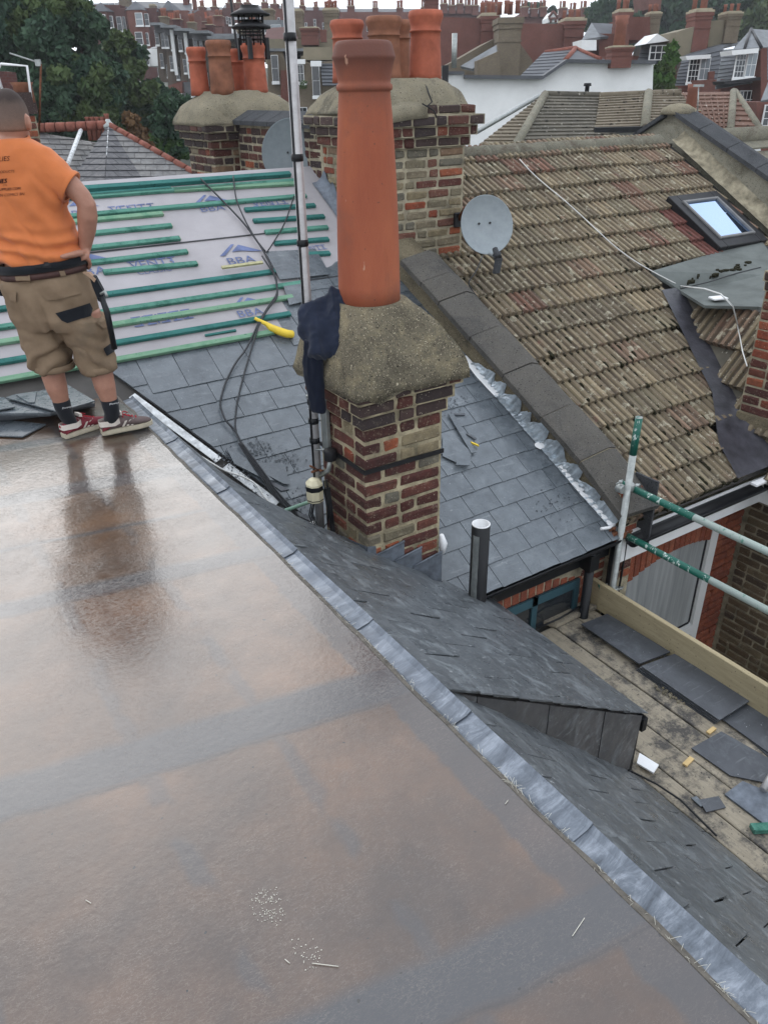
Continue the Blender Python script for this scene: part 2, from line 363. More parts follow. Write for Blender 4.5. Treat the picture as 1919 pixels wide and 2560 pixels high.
def render_mat(name, a, b, cspeck, dark, lichen=0.35):
    t = Mt(name, 0.95, 0.15); v = t.co(False)
    c = t.ramp(t.noise(v, 5, 6, 0.7), [(0.3, a), (0.68, b)])
    c = t.mix(t.math('MULTIPLY', t.ramp(t.noise(v, 8, 6, 0.8), [(0.5, 0.0), (0.66, 1.0)]), lichen), c, (0.33, 0.28, 0.175))
    c = t.mix(t.ramp(t.noise(v, 2.6, 5, 0.75, 0.6), [(0.52, 0.0), (0.70, 0.8)]), c, dark)
    c = speckle(t, v, 150, 0.62, c, cspeck, 0.04, 3); c = speckle(t, v, 95, 0.64, c, tuple(x * 0.45 for x in dark), 0.03, 3); c = speckle(t, v, 45, 0.70, c, tuple(min(1, x * 1.1) for x in cspeck), 0.03, 3)
    t.color(c); t.bump(t.math('ADD', t.noise(v, 60, 5, 0.75), t.math('MULTIPLY', t.noise(v, 220, 2), 0.8)), 0.9, 0.012); return t.m
FLAUNCH = render_mat('flaunching_lichen', (0.120, 0.106, 0.078), (0.205, 0.178, 0.125), (0.50, 0.44, 0.32), (0.050, 0.046, 0.036), 0.75)
FLAUNCH2 = render_mat('flaunching_pale', (0.20, 0.18, 0.13), (0.30, 0.265, 0.19), (0.36, 0.33, 0.27), (0.075, 0.07, 0.06), 0.25)
PEBBLE = render_mat('pebbledash', (0.145, 0.125, 0.085), (0.215, 0.18, 0.12), (0.42, 0.36, 0.25), (0.07, 0.064, 0.05), 0.3)
RENDER = render_mat('render_stained', (0.26, 0.25, 0.20), (0.38, 0.36, 0.29), (0.42, 0.40, 0.34), (0.10, 0.09, 0.065), 0.3)
WHITEWALL = plain('white_painted_wall', (0.78, 0.79, 0.785), 0.85, 0.09, 1.2, 0.2, 0, 0.15, 6, False)
CONC = render_mat('coping_concrete', (0.105, 0.098, 0.088), (0.135, 0.126, 0.113), (0.19, 0.185, 0.175), (0.06, 0.06, 0.06), 0.05)
CONCD = render_mat('coping_slate_grey', (0.060, 0.064, 0.070), (0.085, 0.088, 0.094), (0.13, 0.135, 0.14), (0.045, 0.046, 0.05), 0.0)
# terracotta pot, sooty at the rim
t = Mt('terracotta', 0.78, 0.3); v = t.co(False); vs_ = t.co(False, (1, 1, 0.35))
c = t.ramp(t.noise(vs_, 3.0, 6, 0.65), [(0.3, (0.27, 0.072, 0.038)), (0.55, (0.34, 0.10, 0.05)), (0.75, (0.40, 0.125, 0.058))])
c = t.mix(t.ramp(t.noise(v, 2.4, 6, 0.7), [(0.50, 0.0), (0.70, 0.62)]), c, (0.165, 0.072, 0.050))
sp = t.n('ShaderNodeSeparateXYZ'); t.l(v, sp.inputs[0])
zz = t.math('ADD', sp.outputs['Z'], t.math('MULTIPLY', t.math('SUBTRACT', t.noise(v, 7, 4), 0.5), 0.10))
c = t.mix(t.ramp(t.math('MULTIPLY', zz, 0.4), [(0.33, 0.0), (0.40, 0.40), (0.437, 0.85)]), c, (0.105, 0.050, 0.040))
c = speckle(t, vs_, 15, 0.72, c, (0.46, 0.26, 0.18), 0.02, 4); c = t.mix(t.ramp(t.noise(t.co(False, (1, 1, 0.12)), 11, 5, 0.7), [(0.56, 0.0), (0.72, 0.45)]), c, (0.19, 0.062, 0.036)); c = speckle(t, v, 60, 0.70, c, (0.15, 0.06, 0.04), 0.03, 3); t.color(c)
t.bump(t.math('ADD', t.noise(v, 14, 4), t.noise(v, 110, 4, 0.7)), 0.22, 0.008); POT = t.m
POTF = plain('terracotta_plain', (0.33, 0.095, 0.055), 0.8, 0.3, 7, 0.25, 0, 0.2, 40)
POTB = plain('terracotta_brown', (0.20, 0.085, 0.05), 0.8, 0.35, 7, 0.25, 0, 0.2, 40)
# ribbed concrete roof tile with moss and lichen
t = Mt('ribbed_tile', 0.9, 0.25); v = t.co(True); r = t.rnd()
c = t.ramp(r, [(0, (0.249, 0.204, 0.132)), (0.2, (0.201, 0.171, 0.114)), (0.42, (0.292, 0.235, 0.151)), (0.60, (0.228, 0.184, 0.121)), (0.76, (0.239, 0.160, 0.110)), (0.86, (0.223, 0.189, 0.125)), (0.93, (0.191, 0.102, 0.072)), (0.975, (0.276, 0.218, 0.139))], 'CONSTANT')
gv = t.n('ShaderNodeTexCoord').outputs['Object']; gs = t.n('ShaderNodeSeparateXYZ'); t.l(gv, gs.inputs[0])
# uneven weathering from rib to rib
sv = t.n('ShaderNodeCombineXYZ'); t.l(t.math('MULTIPLY', gs.outputs['X'], 30.0), sv.inputs[0]); t.l(t.math('MULTIPLY', r, 91.0), sv.inputs[1])
st = t.n('ShaderNodeTexWhiteNoise'); st2 = t.n('ShaderNodeTexNoise'); st2.inputs['Scale'].default_value = 1.0; st2.inputs['Detail'].default_value = 2; t.l(sv.outputs[0], st2.inputs['Vector'])
c = t.mix(t.ramp(st2.outputs['Fac'], [(0.38, 0.70), (0.62, 0.0)]), c, (0.085, 0.066, 0.050))
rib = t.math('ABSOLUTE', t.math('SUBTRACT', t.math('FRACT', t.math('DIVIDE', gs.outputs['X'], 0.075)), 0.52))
c = t.mix(t.ramp(rib, [(0.26, 0.0), (0.40, 0.78)]), c, (0.050, 0.042, 0.032))  # troughs between the ribs coloured darker
c = t.mix(t.math('MULTIPLY', t.ramp(t.noise(v, 11, 5, 0.7), [(0.5, 0.0), (0.72, 1.0)]), 0.5), c, (0.085, 0.062, 0.05))
c = t.mix(t.ramp(t.noise(v, 13, 4, 0.65), [(0.58, 0.0), (0.64, 0.75)]), c, (0.40, 0.37, 0.28))
c = t.mix(t.ramp(t.noise(v, 5, 5, 0.7), [(0.60, 0.0), (0.72, 0.55)]), c, (0.215, 0.10, 0.078))
c = speckle(t, v, 75, 0.69, c, (0.45, 0.42, 0.35), 0.03); c = speckle(t, v, 42, 0.70, c, (0.025, 0.023, 0.017), 0.03)
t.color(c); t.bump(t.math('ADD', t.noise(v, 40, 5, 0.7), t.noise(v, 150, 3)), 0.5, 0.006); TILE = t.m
TILER = plain('ribbed_tile_red', (0.115, 0.045, 0.036), 0.85, 0.35, 20, 0.3, 0, 0.4, 90)
MOSS = plain('moss', (0.022, 0.021, 0.012), 1.0, 0.5, 60, 0.1, 0, 0.8, 160)
RIDGET = render_mat('ridge_tile', (0.16, 0.155, 0.125), (0.26, 0.245, 0.19), (0.36, 0.34, 0.28), (0.10, 0.065, 0.05), 0.2)
RIDGER = plain('ridge_red', (0.20, 0.075, 0.055), 0.9, 0.3, 9, 0.2, 0, 0.3, 60)
FELT = plain('roofing_felt', (0.115, 0.128, 0.122), 0.85, 0.25, 4, 0.3, 0, 0.4, 200, False)
# timber
def wood_mat(name, a, b, stain, sc=(1, 1, 1), st=0.5, thr=0.52):
    t = Mt(name, 0.8, 0.25); v = t.co(True, sc); vv = t.co(True)
    c = t.ramp(t.noise(v, 9, 6, 0.7, 0.8), [(0.3, a), (0.7, b)])
    c = t.mix(t.math('MULTIPLY', t.ramp(t.noise(vv, 4.5, 6, 0.8), [(thr, 0.0), (thr + 0.14, 1.0)]), st), c, stain)
    c = speckle(t, vv, 55, 0.66, c, tuple(x * 0.6 for x in stain), 0.05, 4)
    t.color(c); t.bump(t.noise(v, 18, 5, 0.7), 0.35, 0.005); return t.m
BOARD = wood_mat('scaffold_board', (0.215, 0.185, 0.14), (0.345, 0.305, 0.235), (0.050, 0.049, 0.050), (6, 0.6, 6), 0.9, 0.47)
TOE = wood_mat('toe_board', (0.32, 0.27, 0.165), (0.44, 0.37, 0.235), (0.20, 0.165, 0.11), (6, 0.5, 6), 0.4, 0.58)
BATG = wood_mat('batten_green', (0.045, 0.165, 0.125), (0.115, 0.275, 0.215), (0.012, 0.085, 0.06), (0.6, 6, 6), 0.7, 0.5)
BATT = wood_mat('batten_teal', (0.022, 0.115, 0.105), (0.045, 0.180, 0.162), (0.008, 0.07, 0.06), (0.6, 6, 6), 0.6, 0.5)
BATY = wood_mat('batten_pale_green', (0.12, 0.25, 0.165), (0.20, 0.335, 0.225), (0.05, 0.18, 0.11), (0.6, 6, 6), 0.6, 0.5)
BATEND = plain('batten_end_grain', (0.40, 0.38, 0.22), 0.8, 0.2, 30)
MEMB = plain('breather_membrane', (0.37, 0.352, 0.365), 0.75, 0.12, 2.2, 0.2, 0, 0.25, 5, False)
PRINT = plain('membrane_print', (0.135, 0.165, 0.29), 0.8, 0.3, 12, 0.1, 0, 0, 60, False)
# metals, plastics, paint
def galv(name, a, b, rough=0.42, metal=0.6): 
    t = Mt(name, rough, 0.5, metal); v = t.co(True); t.color(t.ramp(t.noise(v, 16, 5, 0.7), [(0.35, a), (0.65, b)])); t.bump(t.noise(v, 60, 3), 0.15, 0.004); return t.m
GALV = galv('galvanised_steel', (0.26, 0.28, 0.27), (0.40, 0.42, 0.41))
ALU = galv('aluminium_pole', (0.34, 0.33, 0.33), (0.46, 0.45, 0.45), 0.5, 0.5)
def paint_chip(name, paint, under, th):
    t = Mt(name, 0.45, 0.45); v = t.co(True, (1, 1, 0.35)); f = t.ramp(t.noise(v, 26, 6, 0.75), [(th, 0.0), (th + 0.05, 1.0)])
    t.color(t.mix(f, paint, under)); t.bump(f, 0.2, 0.003); return t.m
TUBEG = paint_chip('scaffold_green', (0.008, 0.105, 0.075), (0.62, 0.68, 0.64), 0.57)
TUBEW = paint_chip('scaffold_white_worn', (0.36, 0.43, 0.40), (0.10, 0.26, 0.20), 0.58)
BLACKP = plain('black_plastic', (0.009, 0.010, 0.012), 0.45, 0.3, 10, 0.3)
BLACKM = plain('black_metal', (0.012, 0.012, 0.014), 0.5, 0.3, 20)
CABLE = plain('grey_cable', (0.028, 0.030, 0.034), 0.6, 0.3, 20)
CABLEW = plain('white_cable', (0.62, 0.62, 0.60), 0.55, 0.1, 20)
DISH = galv('dish_grey', (0.22, 0.25, 0.27), (0.265, 0.30, 0.315), 0.5, 0.0)
DISHB = galv('dish_dark_grey', (0.15, 0.18, 0.195), (0.185, 0.215, 0.23), 0.55, 0.0)
CREAMP = plain('cream_plastic', (0.62, 0.57, 0.40), 0.5, 0.12, 14)
RUST = plain('rusty_iron', (0.13, 0.055, 0.03), 0.9, 0.5, 30, 0.2, 0, 0.6, 80)
YEL = plain('yellow_tool_handle', (0.72, 0.52, 0.05), 0.45, 0.12, 12)
def glass(name, c, rough=0.05):
    t = Mt(name, rough, 0.8); t.color(c); return t.m
GLASSD = glass('window_glass_dark', (0.022, 0.026, 0.030))
GLASSL = glass('window_glass_pale', (0.20, 0.23, 0.25), 0.12)
t = Mt('skylight_glass', 0.02, 1.0, 1.0); t.color((0.36, 0.50, 0.74)); GLASSM = t.m  # blue of the reflected sky is put into the pane's own colour
t = Mt('obscured_glass', 0.30, 0.5); v = t.co(True, (14, 1, 1)); t.color(t.ramp(t.noise(v, 1.4, 3), [(0.3, (0.24, 0.255, 0.26)), (0.7, (0.40, 0.415, 0.42))])); CURT = t.m  # vertical curtain folds shaded into the pane's colour
WFRAME = plain('window_white', (0.76, 0.77, 0.77), 0.5, 0.04, 5)
NETG = plain('green_netting', (0.02, 0.14, 0.11), 0.9, 0.3, 20)
# clothing and skin
def cloth(name, c, var=0.18, sc=9, b=0.25):
    t = Mt(name, 0.95, 0.12); v = t.co(False); t.color(t.ramp(t.noise(v, sc, 5, 0.65), [(0.3, tuple(x * (1 - var) for x in c)), (0.7, tuple(min(1, x * (1 + var)) for x in c))]))
    t.b.inputs['Sheen Weight'].default_value = 0.15; t.bump(t.noise(v, 420, 2), b, 0.002); return t.m
ORANGE = cloth('orange_cotton', (0.53, 0.165, 0.058), 0.11, 5)
t = Mt('khaki_work_cloth', 0.95, 0.12); v = t.co(False); c = t.ramp(t.noise(v, 7, 5, 0.65), [(0.3, (0.175, 0.125, 0.082)), (0.7, (0.245, 0.178, 0.120))])
c = t.mix(t.ramp(t.noise(v, 3.1, 5, 0.7), [(0.52, 0.0), (0.68, 0.7)]), c, (0.125, 0.102, 0.075)); t.color(c); t.bump(t.noise(v, 420, 2), 0.25, 0.002); KHAKI = t.m
CLOTHK = cloth('black_work_cloth', (0.012, 0.014, 0.018)); NAVY = cloth('navy_jersey', (0.015, 0.020, 0.036), 0.3, 7); NAVY2 = cloth('navy_jersey_dark', (0.007, 0.010, 0.020), 0.3, 7)
SOCK = cloth('black_sock', (0.014, 0.016, 0.020)); LEATHER = plain('brown_leather', (0.065, 0.032, 0.028), 0.6, 0.3, 14)
TANL = plain('tan_leather', (0.36, 0.24, 0.16), 0.7, 0.2, 14)
t = Mt('skin', 0.5, 0.35); v = t.co(False); c = t.ramp(t.noise(v, 14, 5, 0.6), [(0.3, (0.33, 0.165, 0.115)), (0.7, (0.42, 0.22, 0.155))]); t.color(c)
t.b.inputs['Subsurface Weight'].default_value = 0.05; t.bump(t.noise(v, 200, 3), 0.1, 0.002); SKIN = t.m
HAIR = plain('short_brown_hair', (0.075, 0.052, 0.042), 0.85, 0.3, 60, 0.2, 0, 0.6, 260, False)
SHOER = plain('maroon_suede', (0.155, 0.024, 0.034), 0.9, 0.25, 26); SHOEG = plain('worn_grey_suede', (0.115, 0.085, 0.082), 0.9, 0.25, 26)
SHOEW = plain('off_white_leather', (0.64, 0.58, 0.52), 0.6, 0.08, 20); SOLE = plain('cream_sole', (0.47, 0.42, 0.32), 0.75, 0.15, 26); LACE = plain('red_laces', (0.34, 0.018, 0.03), 0.8, 0.2, 40)
INK = plain('shirt_print', (0.055, 0.020, 0.016), 0.9, 0.2, 40, 0.1, 0, 0, 60, False)
# far brickwork: too far away to pick the bricks apart
def far_brick(name, a, b, mo, sc=7.0):
    t = Mt(name, 0.9, 0.15); v = t.n('ShaderNodeTexCoord').outputs['Object']; s_ = t.n('ShaderNodeSeparateXYZ'); t.l(v, s_.inputs[0])
    cm = t.n('ShaderNodeCombineXYZ'); t.l(t.math('ADD', t.math('MULTIPLY', s_.outputs['X'], 0.9), t.math('MULTIPLY', s_.outputs['Y'], -0.9)), cm.inputs[0]); t.l(s_.outputs['Z'], cm.inputs[1])
    bt = t.n('ShaderNodeTexBrick'); bt.inputs['Scale'].default_value = sc; bt.inputs['Mortar Size'].default_value = 0.02; bt.inputs['Color1'].default_value = (*a, 1); bt.inputs['Color2'].default_value = (*b, 1); bt.inputs['Mortar'].default_value = (*mo, 1)
    t.l(cm.outputs[0], bt.inputs['Vector']); n_ = t.noise(v, 0.8, 6, 0.7)
    t.color(t.mix(t.ramp(n_, [(0.4, 0.0), (0.7, 0.55)]), bt.outputs['Color'], tuple(x * 0.45 for x in a))); return t.m
FBRED = far_brick('far_red_brick', (0.185, 0.072, 0.056), (0.145, 0.062, 0.052), (0.18, 0.115, 0.098))
FBDARK = far_brick('far_dark_red_brick', (0.12, 0.05, 0.044), (0.085, 0.043, 0.042), (0.12, 0.085, 0.08))
POTFAR = plain('terracotta_far', (0.25, 0.105, 0.075), 0.85, 0.25, 3)
FBSTOCK = far_brick('far_stock_brick', (0.18, 0.145, 0.10), (0.135, 0.11, 0.082), (0.21, 0.185, 0.15))
FBBROWN = far_brick('far_brown_brick', (0.125, 0.095, 0.075), (0.095, 0.078, 0.066), (0.14, 0.12, 0.10))
FREND = plain('far_render', (0.20, 0.175, 0.125), 0.9, 0.2, 0.8); FSLATE = plain('far_slate', (0.085, 0.090, 0.100), 0.7, 0.25, 0.9); FSLATE2 = plain('far_slate_pale', (0.17, 0.18, 0.19), 0.7, 0.25, 2.5)
FROOF = plain('far_grey_cladding', (0.10, 0.10, 0.105), 0.7, 0.25, 1.2); FCREAM = plain('far_cream_cap', (0.33, 0.29, 0.21), 0.9, 0.2, 3)
def far_tile(name, a, b):
    t = Mt(name, 0.9, 0.2); v = t.co(False); c = t.ramp(t.noise(v, 1.2, 6, 0.75), [(0.35, a), (0.65, b)]); c = speckle(t, v, 9, 0.60, c, tuple(x * 0.35 for x in a), 0.08, 5); c = speckle(t, v, 16, 0.66, c, (0.40, 0.38, 0.33), 0.04, 3); t.color(c); return t.m
FTILE = far_tile('far_tile_brown', (0.125, 0.105, 0.075), (0.185, 0.155, 0.115)); FTILED = far_tile('far_tile_mossy', (0.080, 0.074, 0.060), (0.125, 0.112, 0.088)); FTILER = far_tile('far_tile_red', (0.13, 0.075, 0.055), (0.175, 0.105, 0.08))
def leaf_mat(name, a, b):
    t = Mt(name, 0.7, 0.2); t.color(t.ramp(t.noise(t.co(False), 0.9, 4, 0.7), [(0.35, a), (0.65, b)])); return t.m
LEAF = leaf_mat('leaf_dark', (0.024, 0.052, 0.034), (0.048, 0.088, 0.046)); LEAFM = leaf_mat('leaf_mid', (0.042, 0.072, 0.028), (0.085, 0.118, 0.040)); LEAFL = leaf_mat('leaf_bright', (0.040, 0.090, 0.024), (0.085, 0.15, 0.04)); LEAFB = leaf_mat('leaf_autumn', (0.10, 0.055, 0.025), (0.14, 0.08, 0.035)); BARK = plain('bark', (0.06, 0.045, 0.035), 0.95, 0.3, 10)
GROUND = plain('ground_dark', (0.07, 0.075, 0.06), 0.95, 0.4, 0.3, 0.1, 0, 0, 60, False); YARD = plain('yard_paving', (0.10, 0.095, 0.085), 0.9, 0.35, 2.5, 0.2, 0, 0.3, 20, False)
UNDER = plain('roof_boarding', (0.09, 0.085, 0.08), 0.9, 0.2, 4)
# ================================================================== this house: flat roof, slate slopes
def wob(i, a=0.004): return a * mnoise.noise(Vector((i * 0.73, 3.1, 7.7)))
mb = MB(); ys = [-2.5 + k * 0.1 for k in range(76)]
edge = [(1.10 + wob(y * 9, 0.006) + 0.004 * math.sin(y * 3), min(y, 4.96)) for y in ys]
mb.prism([(-5, -2.5, 0)] + [(x, y, 0) for x, y in edge] + [(-5, 4.96, 0)], (0, 0, -0.12))
mb.v = [tuple(v) for v in mb.v]
flat = struct(obj('flat_roof', mb, GRP))
# ragged hardened lip of the glass fibre along the edge
mb = MB(); rr = []
for x, y in edge:
    h = 0.002 + abs(wob(y * 31, 0.004)); o = abs(wob(y * 47, 0.014))
    rr.append([(x - 0.006, y, 0.002), (x - 0.001, y, h), (x + 0.006 + o, y, 0.0), (x + 0.008 + o, y, -0.030), (x - 0.016, y, -0.030)])
mb.ring(rr, True, False); obj('roof_edge_lip', mb, GRPEDGE, flat)
mb = MB(); rnd = random.Random(5)
for k in range(170):                                     # loose strands standing off the lip
    y = rnd.uniform(0.2, 2.6) if k < 130 else rnd.choice((0.42, 1.36, 1.1)) + rnd.gauss(0, 0.02)
    p = Vector((1.104, y, 0.002)); d = Vector((rnd.uniform(-0.4, 1), rnd.uniform(-1, 1), rnd.uniform(0, 0.7))).normalized() * rnd.uniform(0.008, 0.028)
    mb.tube([p, p + d * 0.6, p + d + Vector((0, 0, -0.003))], 0.00045, 3)
stuff(obj('glass_fibre_strands', mb, FIBRE, flat))
# side slopes: a warped far one, a steeper near one, stepped by a slated cheek
def YC(x): return 1.55 + 0.20 * (x - 1.2)                # the cheek runs a little askew
def s1(y): return lerp(0.75, 1.24, smoothstep(3.15, 4.2, y))
def s1z(x, y): return -0.030 - s1(y) * (x - 1.20)
def s2z(x, y): return -0.030 - 1.03 * (x - 1.20)
def xval(y): return 2.9 if y < 3.13 else 1.20 + T30 * (MY0 - y) / s1(y)
mb = MB(); rows = []
for k in range(64):
    y = YC(1.2) + (4.97 - YC(1.2)) * k / 63.0; xe = min(2.80, xval(y) + 0.01)
    rows.append([(X_, max(y, YC(X_)), s1z(X_, max(y, YC(X_))) - 0.022) for X_ in [lerp(1.19, xe, j / 7) for j in range(8)]])
mb.ring(rows, False, True, closed=False); side1 = struct(obj('side_roof_far', mb, UNDER))
mb = MB(); mb.prism([(1.19, -2.2, s2z(1.19, 0) - 0.022), (2.80, -2.2, s2z(2.80, 0) - 0.022), (2.80, YC(2.8), s2z(2.80, 0) - 0.022), (1.19, YC(1.19), s2z(1.19, 0) - 0.022)], (0, 0, -0.02)); side2 = struct(obj('side_roof_near', mb, UNDER))
def slate_on(fn, name, x0, x1, y0, y1, parent, mat, lift, clip=None, skew=0.0):
    # one slate following the surface fn; tail (x1) stands proud, head (x0) is tucked under
    poly = [(x0, y0), (x1, y0 + skew), (x1, y1 + skew), (x0, y1)]
    if clip: poly = clip_poly(poly, clip)
    if len(poly) < 3: return None
    top = []; 
    for x, y in poly:
        t_ = (x - x0) / (x1 - x0); e = lift[0] * (1 - (y - y0) / (y1 - y0)) + lift[1] * (y - y0) / (y1 - y0)
        top.append(Vector((x, y, fn(x, y) + 0.002 + 0.012 * t_ + e * t_)))
    m_ = MB(); m_.prism([p - Vector((0, 0, 0.006)) for p in top], (0, 0, 0.006))
    return obj(name, m_, mat, parent)
rnd = random.Random(21); GX = 0.235; SK = 0.26
def lifts():
    lf = [rnd.uniform(0, 0.003), rnd.uniform(0, 0.003)]
    if rnd.random() < 0.20: lf[rnd.randrange(2)] = rnd.uniform(0.004, 0.008)
    return lf
for i in range(8):                                       # far slope
    xt = min(1.30 + GX * i, 2.85); xh = max(xt - GX - 0.06, 1.19)
    y = YC(1.2) - 0.4 - (0.125 if i % 2 else 0)
    while y < 4.9:
        ya, yb = y + SK * (xh - 1.2), y + 0.25 + SK * (xh - 1.2); ym = 0.5 * (ya + yb); lim = xval(ym) - 0.05
        if xh < lim:
            L = [(0.20, -1, 0.20 * 1.2 - 1.55 + 0.012)]    # not past the cheek
            xa_, xb_ = xval(ya) - 0.05, xval(yb) - 0.05; a = yb - ya; b = -(xb_ - xa_); L.append((a, b, a * xa_ + b * ya))
            if not (1.86 < 0.5 * (xh + xt) < 2.40 and 3.1 < ym < 3.7): slate_on(s1z, 'slate', xh, xt, ya + 0.002, yb - 0.003, side1, SLATE_S, lifts(), L, SK * (xt - xh) + rnd.uniform(-0.01, 0.01))
        y += 0.25
for i in range(8):                                       # near slope
    xt = min(1.30 + GX * i, 2.84); xh = max(xt - GX - 0.06, 1.19); y = YC(1.2) + 0.30 - (0.125 if i % 2 else 0)
    while y > -2.2:
        ya, yb = y + SK * (xh - 1.2), y + 0.25 + SK * (xh - 1.2); slate_on(s2z, 'slate', xh, xt, ya + 0.002, yb - 0.003, side2, SLATE_S, lifts(), [(-0.20, 1, 1.55 - 0.24 - 0.004)], SK * (xt - xh) + rnd.uniform(-0.01, 0.01)); y -= 0.25
# cheek between the two slopes: four slates cut to the wedge, and its end
cheek = struct(obj('roof_cheek', MB().prism([(x, YC(x) + 0.004, z) for x, z in ((1.2, s1z(1.2, 0) - 0.02), (2.78, s1z(2.78, 0) - 0.025), (2.76, s2z(2.76, 0) - 0.03), (1.2, s2z(1.2, 0) - 0.03))], (0, 0.03, 0)), UNDER))
xs = [1.21, 1.38, 1.62, 1.86, 2.10, 2.36, 2.60, 2.79]
for k in range(len(xs) - 1):
    a, b = xs[k], xs[k + 1]; o = 0.004 + 0.004 * (k % 2); za, zb = s1z(a, 0) - 0.012, s1z(b, 0) - 0.014
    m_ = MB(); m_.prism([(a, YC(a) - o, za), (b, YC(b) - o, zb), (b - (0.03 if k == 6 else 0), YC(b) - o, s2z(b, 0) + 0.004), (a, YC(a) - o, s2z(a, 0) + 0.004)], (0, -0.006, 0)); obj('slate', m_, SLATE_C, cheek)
    m_ = MB(); m_.prism([(a, YC(a) - 0.026, s1z(a, 0) + 0.010), (b, YC(b) - 0.026, s1z(b, 0) + 0.016), (b, YC(b) + 0.02, s1z(b, 0) + 0.016), (a, YC(a) + 0.02, s1z(a, 0) + 0.010)], (0, 0, 0.006)); obj('verge_slate', m_, SLATE_S, cheek)
YE = YC(2.8)
mb = MB(); mb.prism([(2.77, YE - 0.01, s1z(2.77, 0) - 0.02), (2.77, YE + 0.5, s1z(2.77, 0) - 0.02), (2.77, YE + 0.5, -1.72), (2.77, YE - 0.01, -1.72)], (0.02, 0, 0)); obj('end_board', mb, BLACKP, cheek)
# black eaves trim and gutter under both slopes
mb = MB(); z_ = s1z(2.83, 2.2); mb.box((2.80, YE - 0.02, z_ - 0.10), (2.835, 3.26, z_ - 0.015)); obj('eaves_trim', mb, BLACKP, side1)
def half_gutter(p0, p1, r, parent, mat, name='gutter'):
    p0, p1 = Vector(p0), Vector(p1); t_ = (p1 - p0).normalized(); n_ = t_.cross(Vector((0, 0, 1))); rr = []
    for p in (p0, p1):
        ring = [p + n_ * (r * math.cos(a)) + Vector((0, 0, -r * math.sin(a))) for a in [math.pi * k / 10 for k in range(11)]]
        ring += [p + n_ * ((r - 0.005) * math.cos(a)) + Vector((0, 0, -(r - 0.005) * math.sin(a))) for a in [math.pi * k / 10 for k in range(10, -1, -1)]]
        rr.append(ring)
    m_ = MB(); m_.ring(rr, True, True); return obj(name, m_, mat, parent)
half_gutter((2.90, -1.5, s2z(2.84, 0) - 0.015), (2.90, YE - 0.03, s2z(2.84, 0) - 0.015), 0.055, side2, BLACKP)
mb = MB(); mb.box((2.765, -1.5, s2z(2.8, 0) - 0.22), (2.785, YE - 0.02, s2z(2.8, 0) - 0.035)); obj('fascia', mb, BLACKP, side2)
# lead flashing along the roof edge, lapped in lengths
flash = thing('lead_flashing', 'shiny bluish lead flashing strip running down along the wet flat roof edge', 'flashing')
cuts = [-0.6, 0.30, 0.93, 1.44, 2.02, 2.62, 3.35, 4.1, 4.9]
for k in range(len(cuts) - 1):
    y0, y1 = cuts[k] - 0.05, cuts[k + 1]
    rr = []
    for j in range(15):
        y = lerp(y0, y1, j / 14); e = 0.006 * (1 - j / 14.0) + 0.003
        yc = YC(1.2); zf = s1z if y > yc else s2z; w = 1.198 + 0.0012 * math.sin(y * 5 + k) + wob(y * 20 + k, 0.0015)
        if yc - 0.12 < y <= yc: t_ = smoothstep(yc - 0.12, yc - 0.01, y); zf = lambda X, Y, t=t_: lerp(s2z(X, Y) - 0.004, s1z(X, Y), t)
        b = 0.0005 * mnoise.noise(Vector((y * 9, k, 2)))
        rr.append([(1.07, y, -0.042), (1.108, y, -0.040 + b), (1.13, y, -0.034 + e + b), (1.178, y, -0.024 + e + b), (w, y, zf(w, y) + e + 0.016), (w + 0.001, y, zf(w, y) + e - 0.004)])
    m_ = MB(); m_.ring(rr, False, False, closed=False); obj('lead_length', m_, LEAD, flash)
mb = MB(); pts = [at_plane(x, y, (1.17, 0, 0), (0.9, 0, 1)) for x, y in ()]
# ---------------------------------------------------------------- main slope
VG = -2.09; VR = 2.24                                    # v at the gutter and at the ridge
XW = 3.75                                                # party wall face
mb = MB()
mb.prism([mpt(-6, -0.02, -0.03), mpt(1.12, -0.02, -0.03), mpt(1.86, -1.55, -0.03), mpt(2.36, VG, -0.03), mpt(XW + 0.25, VG, -0.03), mpt(XW + 0.05, VR, -0.03), mpt(-6, VR, -0.03)], MN * -0.02)
mainr = struct(obj('main_roof', mb, UNDER))
def mpoly(poly, parent, name, mat, offs, thick=0.006):
    m_ = MB(); top = [mpt(x, v, o) for (x, v), o in zip(poly, offs)]; m_.prism([p - MN * thick for p in top], MN * thick); return obj(name, m_, mat, parent)
vx0, vv0 = 1.17, -0.05; vx1, vv1 = 1.93, -1.61            # valley line in (x, v)
VLINE = (-(vv1 - vv0) * -1, -(vx1 - vx0) * 1, 0); a_, b_ = (vv1 - vv0), -(vx1 - vx0)
def valley_clip(g):                                     # keep the uphill side of the valley, g metres off it
    n_ = math.hypot(a_, b_); return (a_ / n_, b_ / n_, (a_ * vx0 + b_ * vv0) / n_ - g)
GA = 0.178; WS = 0.25; rnd = random.Random(3)
vtop_left = 0.60                                         # top of the slated part on the left
cache = {}
def full_slate():
    k = rnd.randrange(5)
    if k not in cache:
        r2 = random.Random(50 + k); m_ = MB(); L = 0.42; w = WS - 0.005
        P = [(0, 0, 0.016), (w, 0, 0.016 + r2.uniform(-0.002, 0.002)), (w, L, 0.001), (0, L, 0.001)]
        # slightly uneven tail edge
        tail = [(w * q / 4, r2.uniform(-0.002, 0.002), lerp(P[0][2], P[1][2], q / 4)) for q in range(5)]
        top = tail + [P[2], P[3]]; m_.prism([(x, y, z - 0.006) for x, y, z in top], (0, 0, 0.006)); cache[k] = m_.mesh('slate'); cache[k].materials.append(SLATE)
    return cache[k]
MB_ROT = Matrix((Vector((1, 0, 0)), MV, MN)).transposed().to_4x4()
def stair(k):                                            # how far left each upper course of slates reaches
    return {0: -9}.get(k, None)
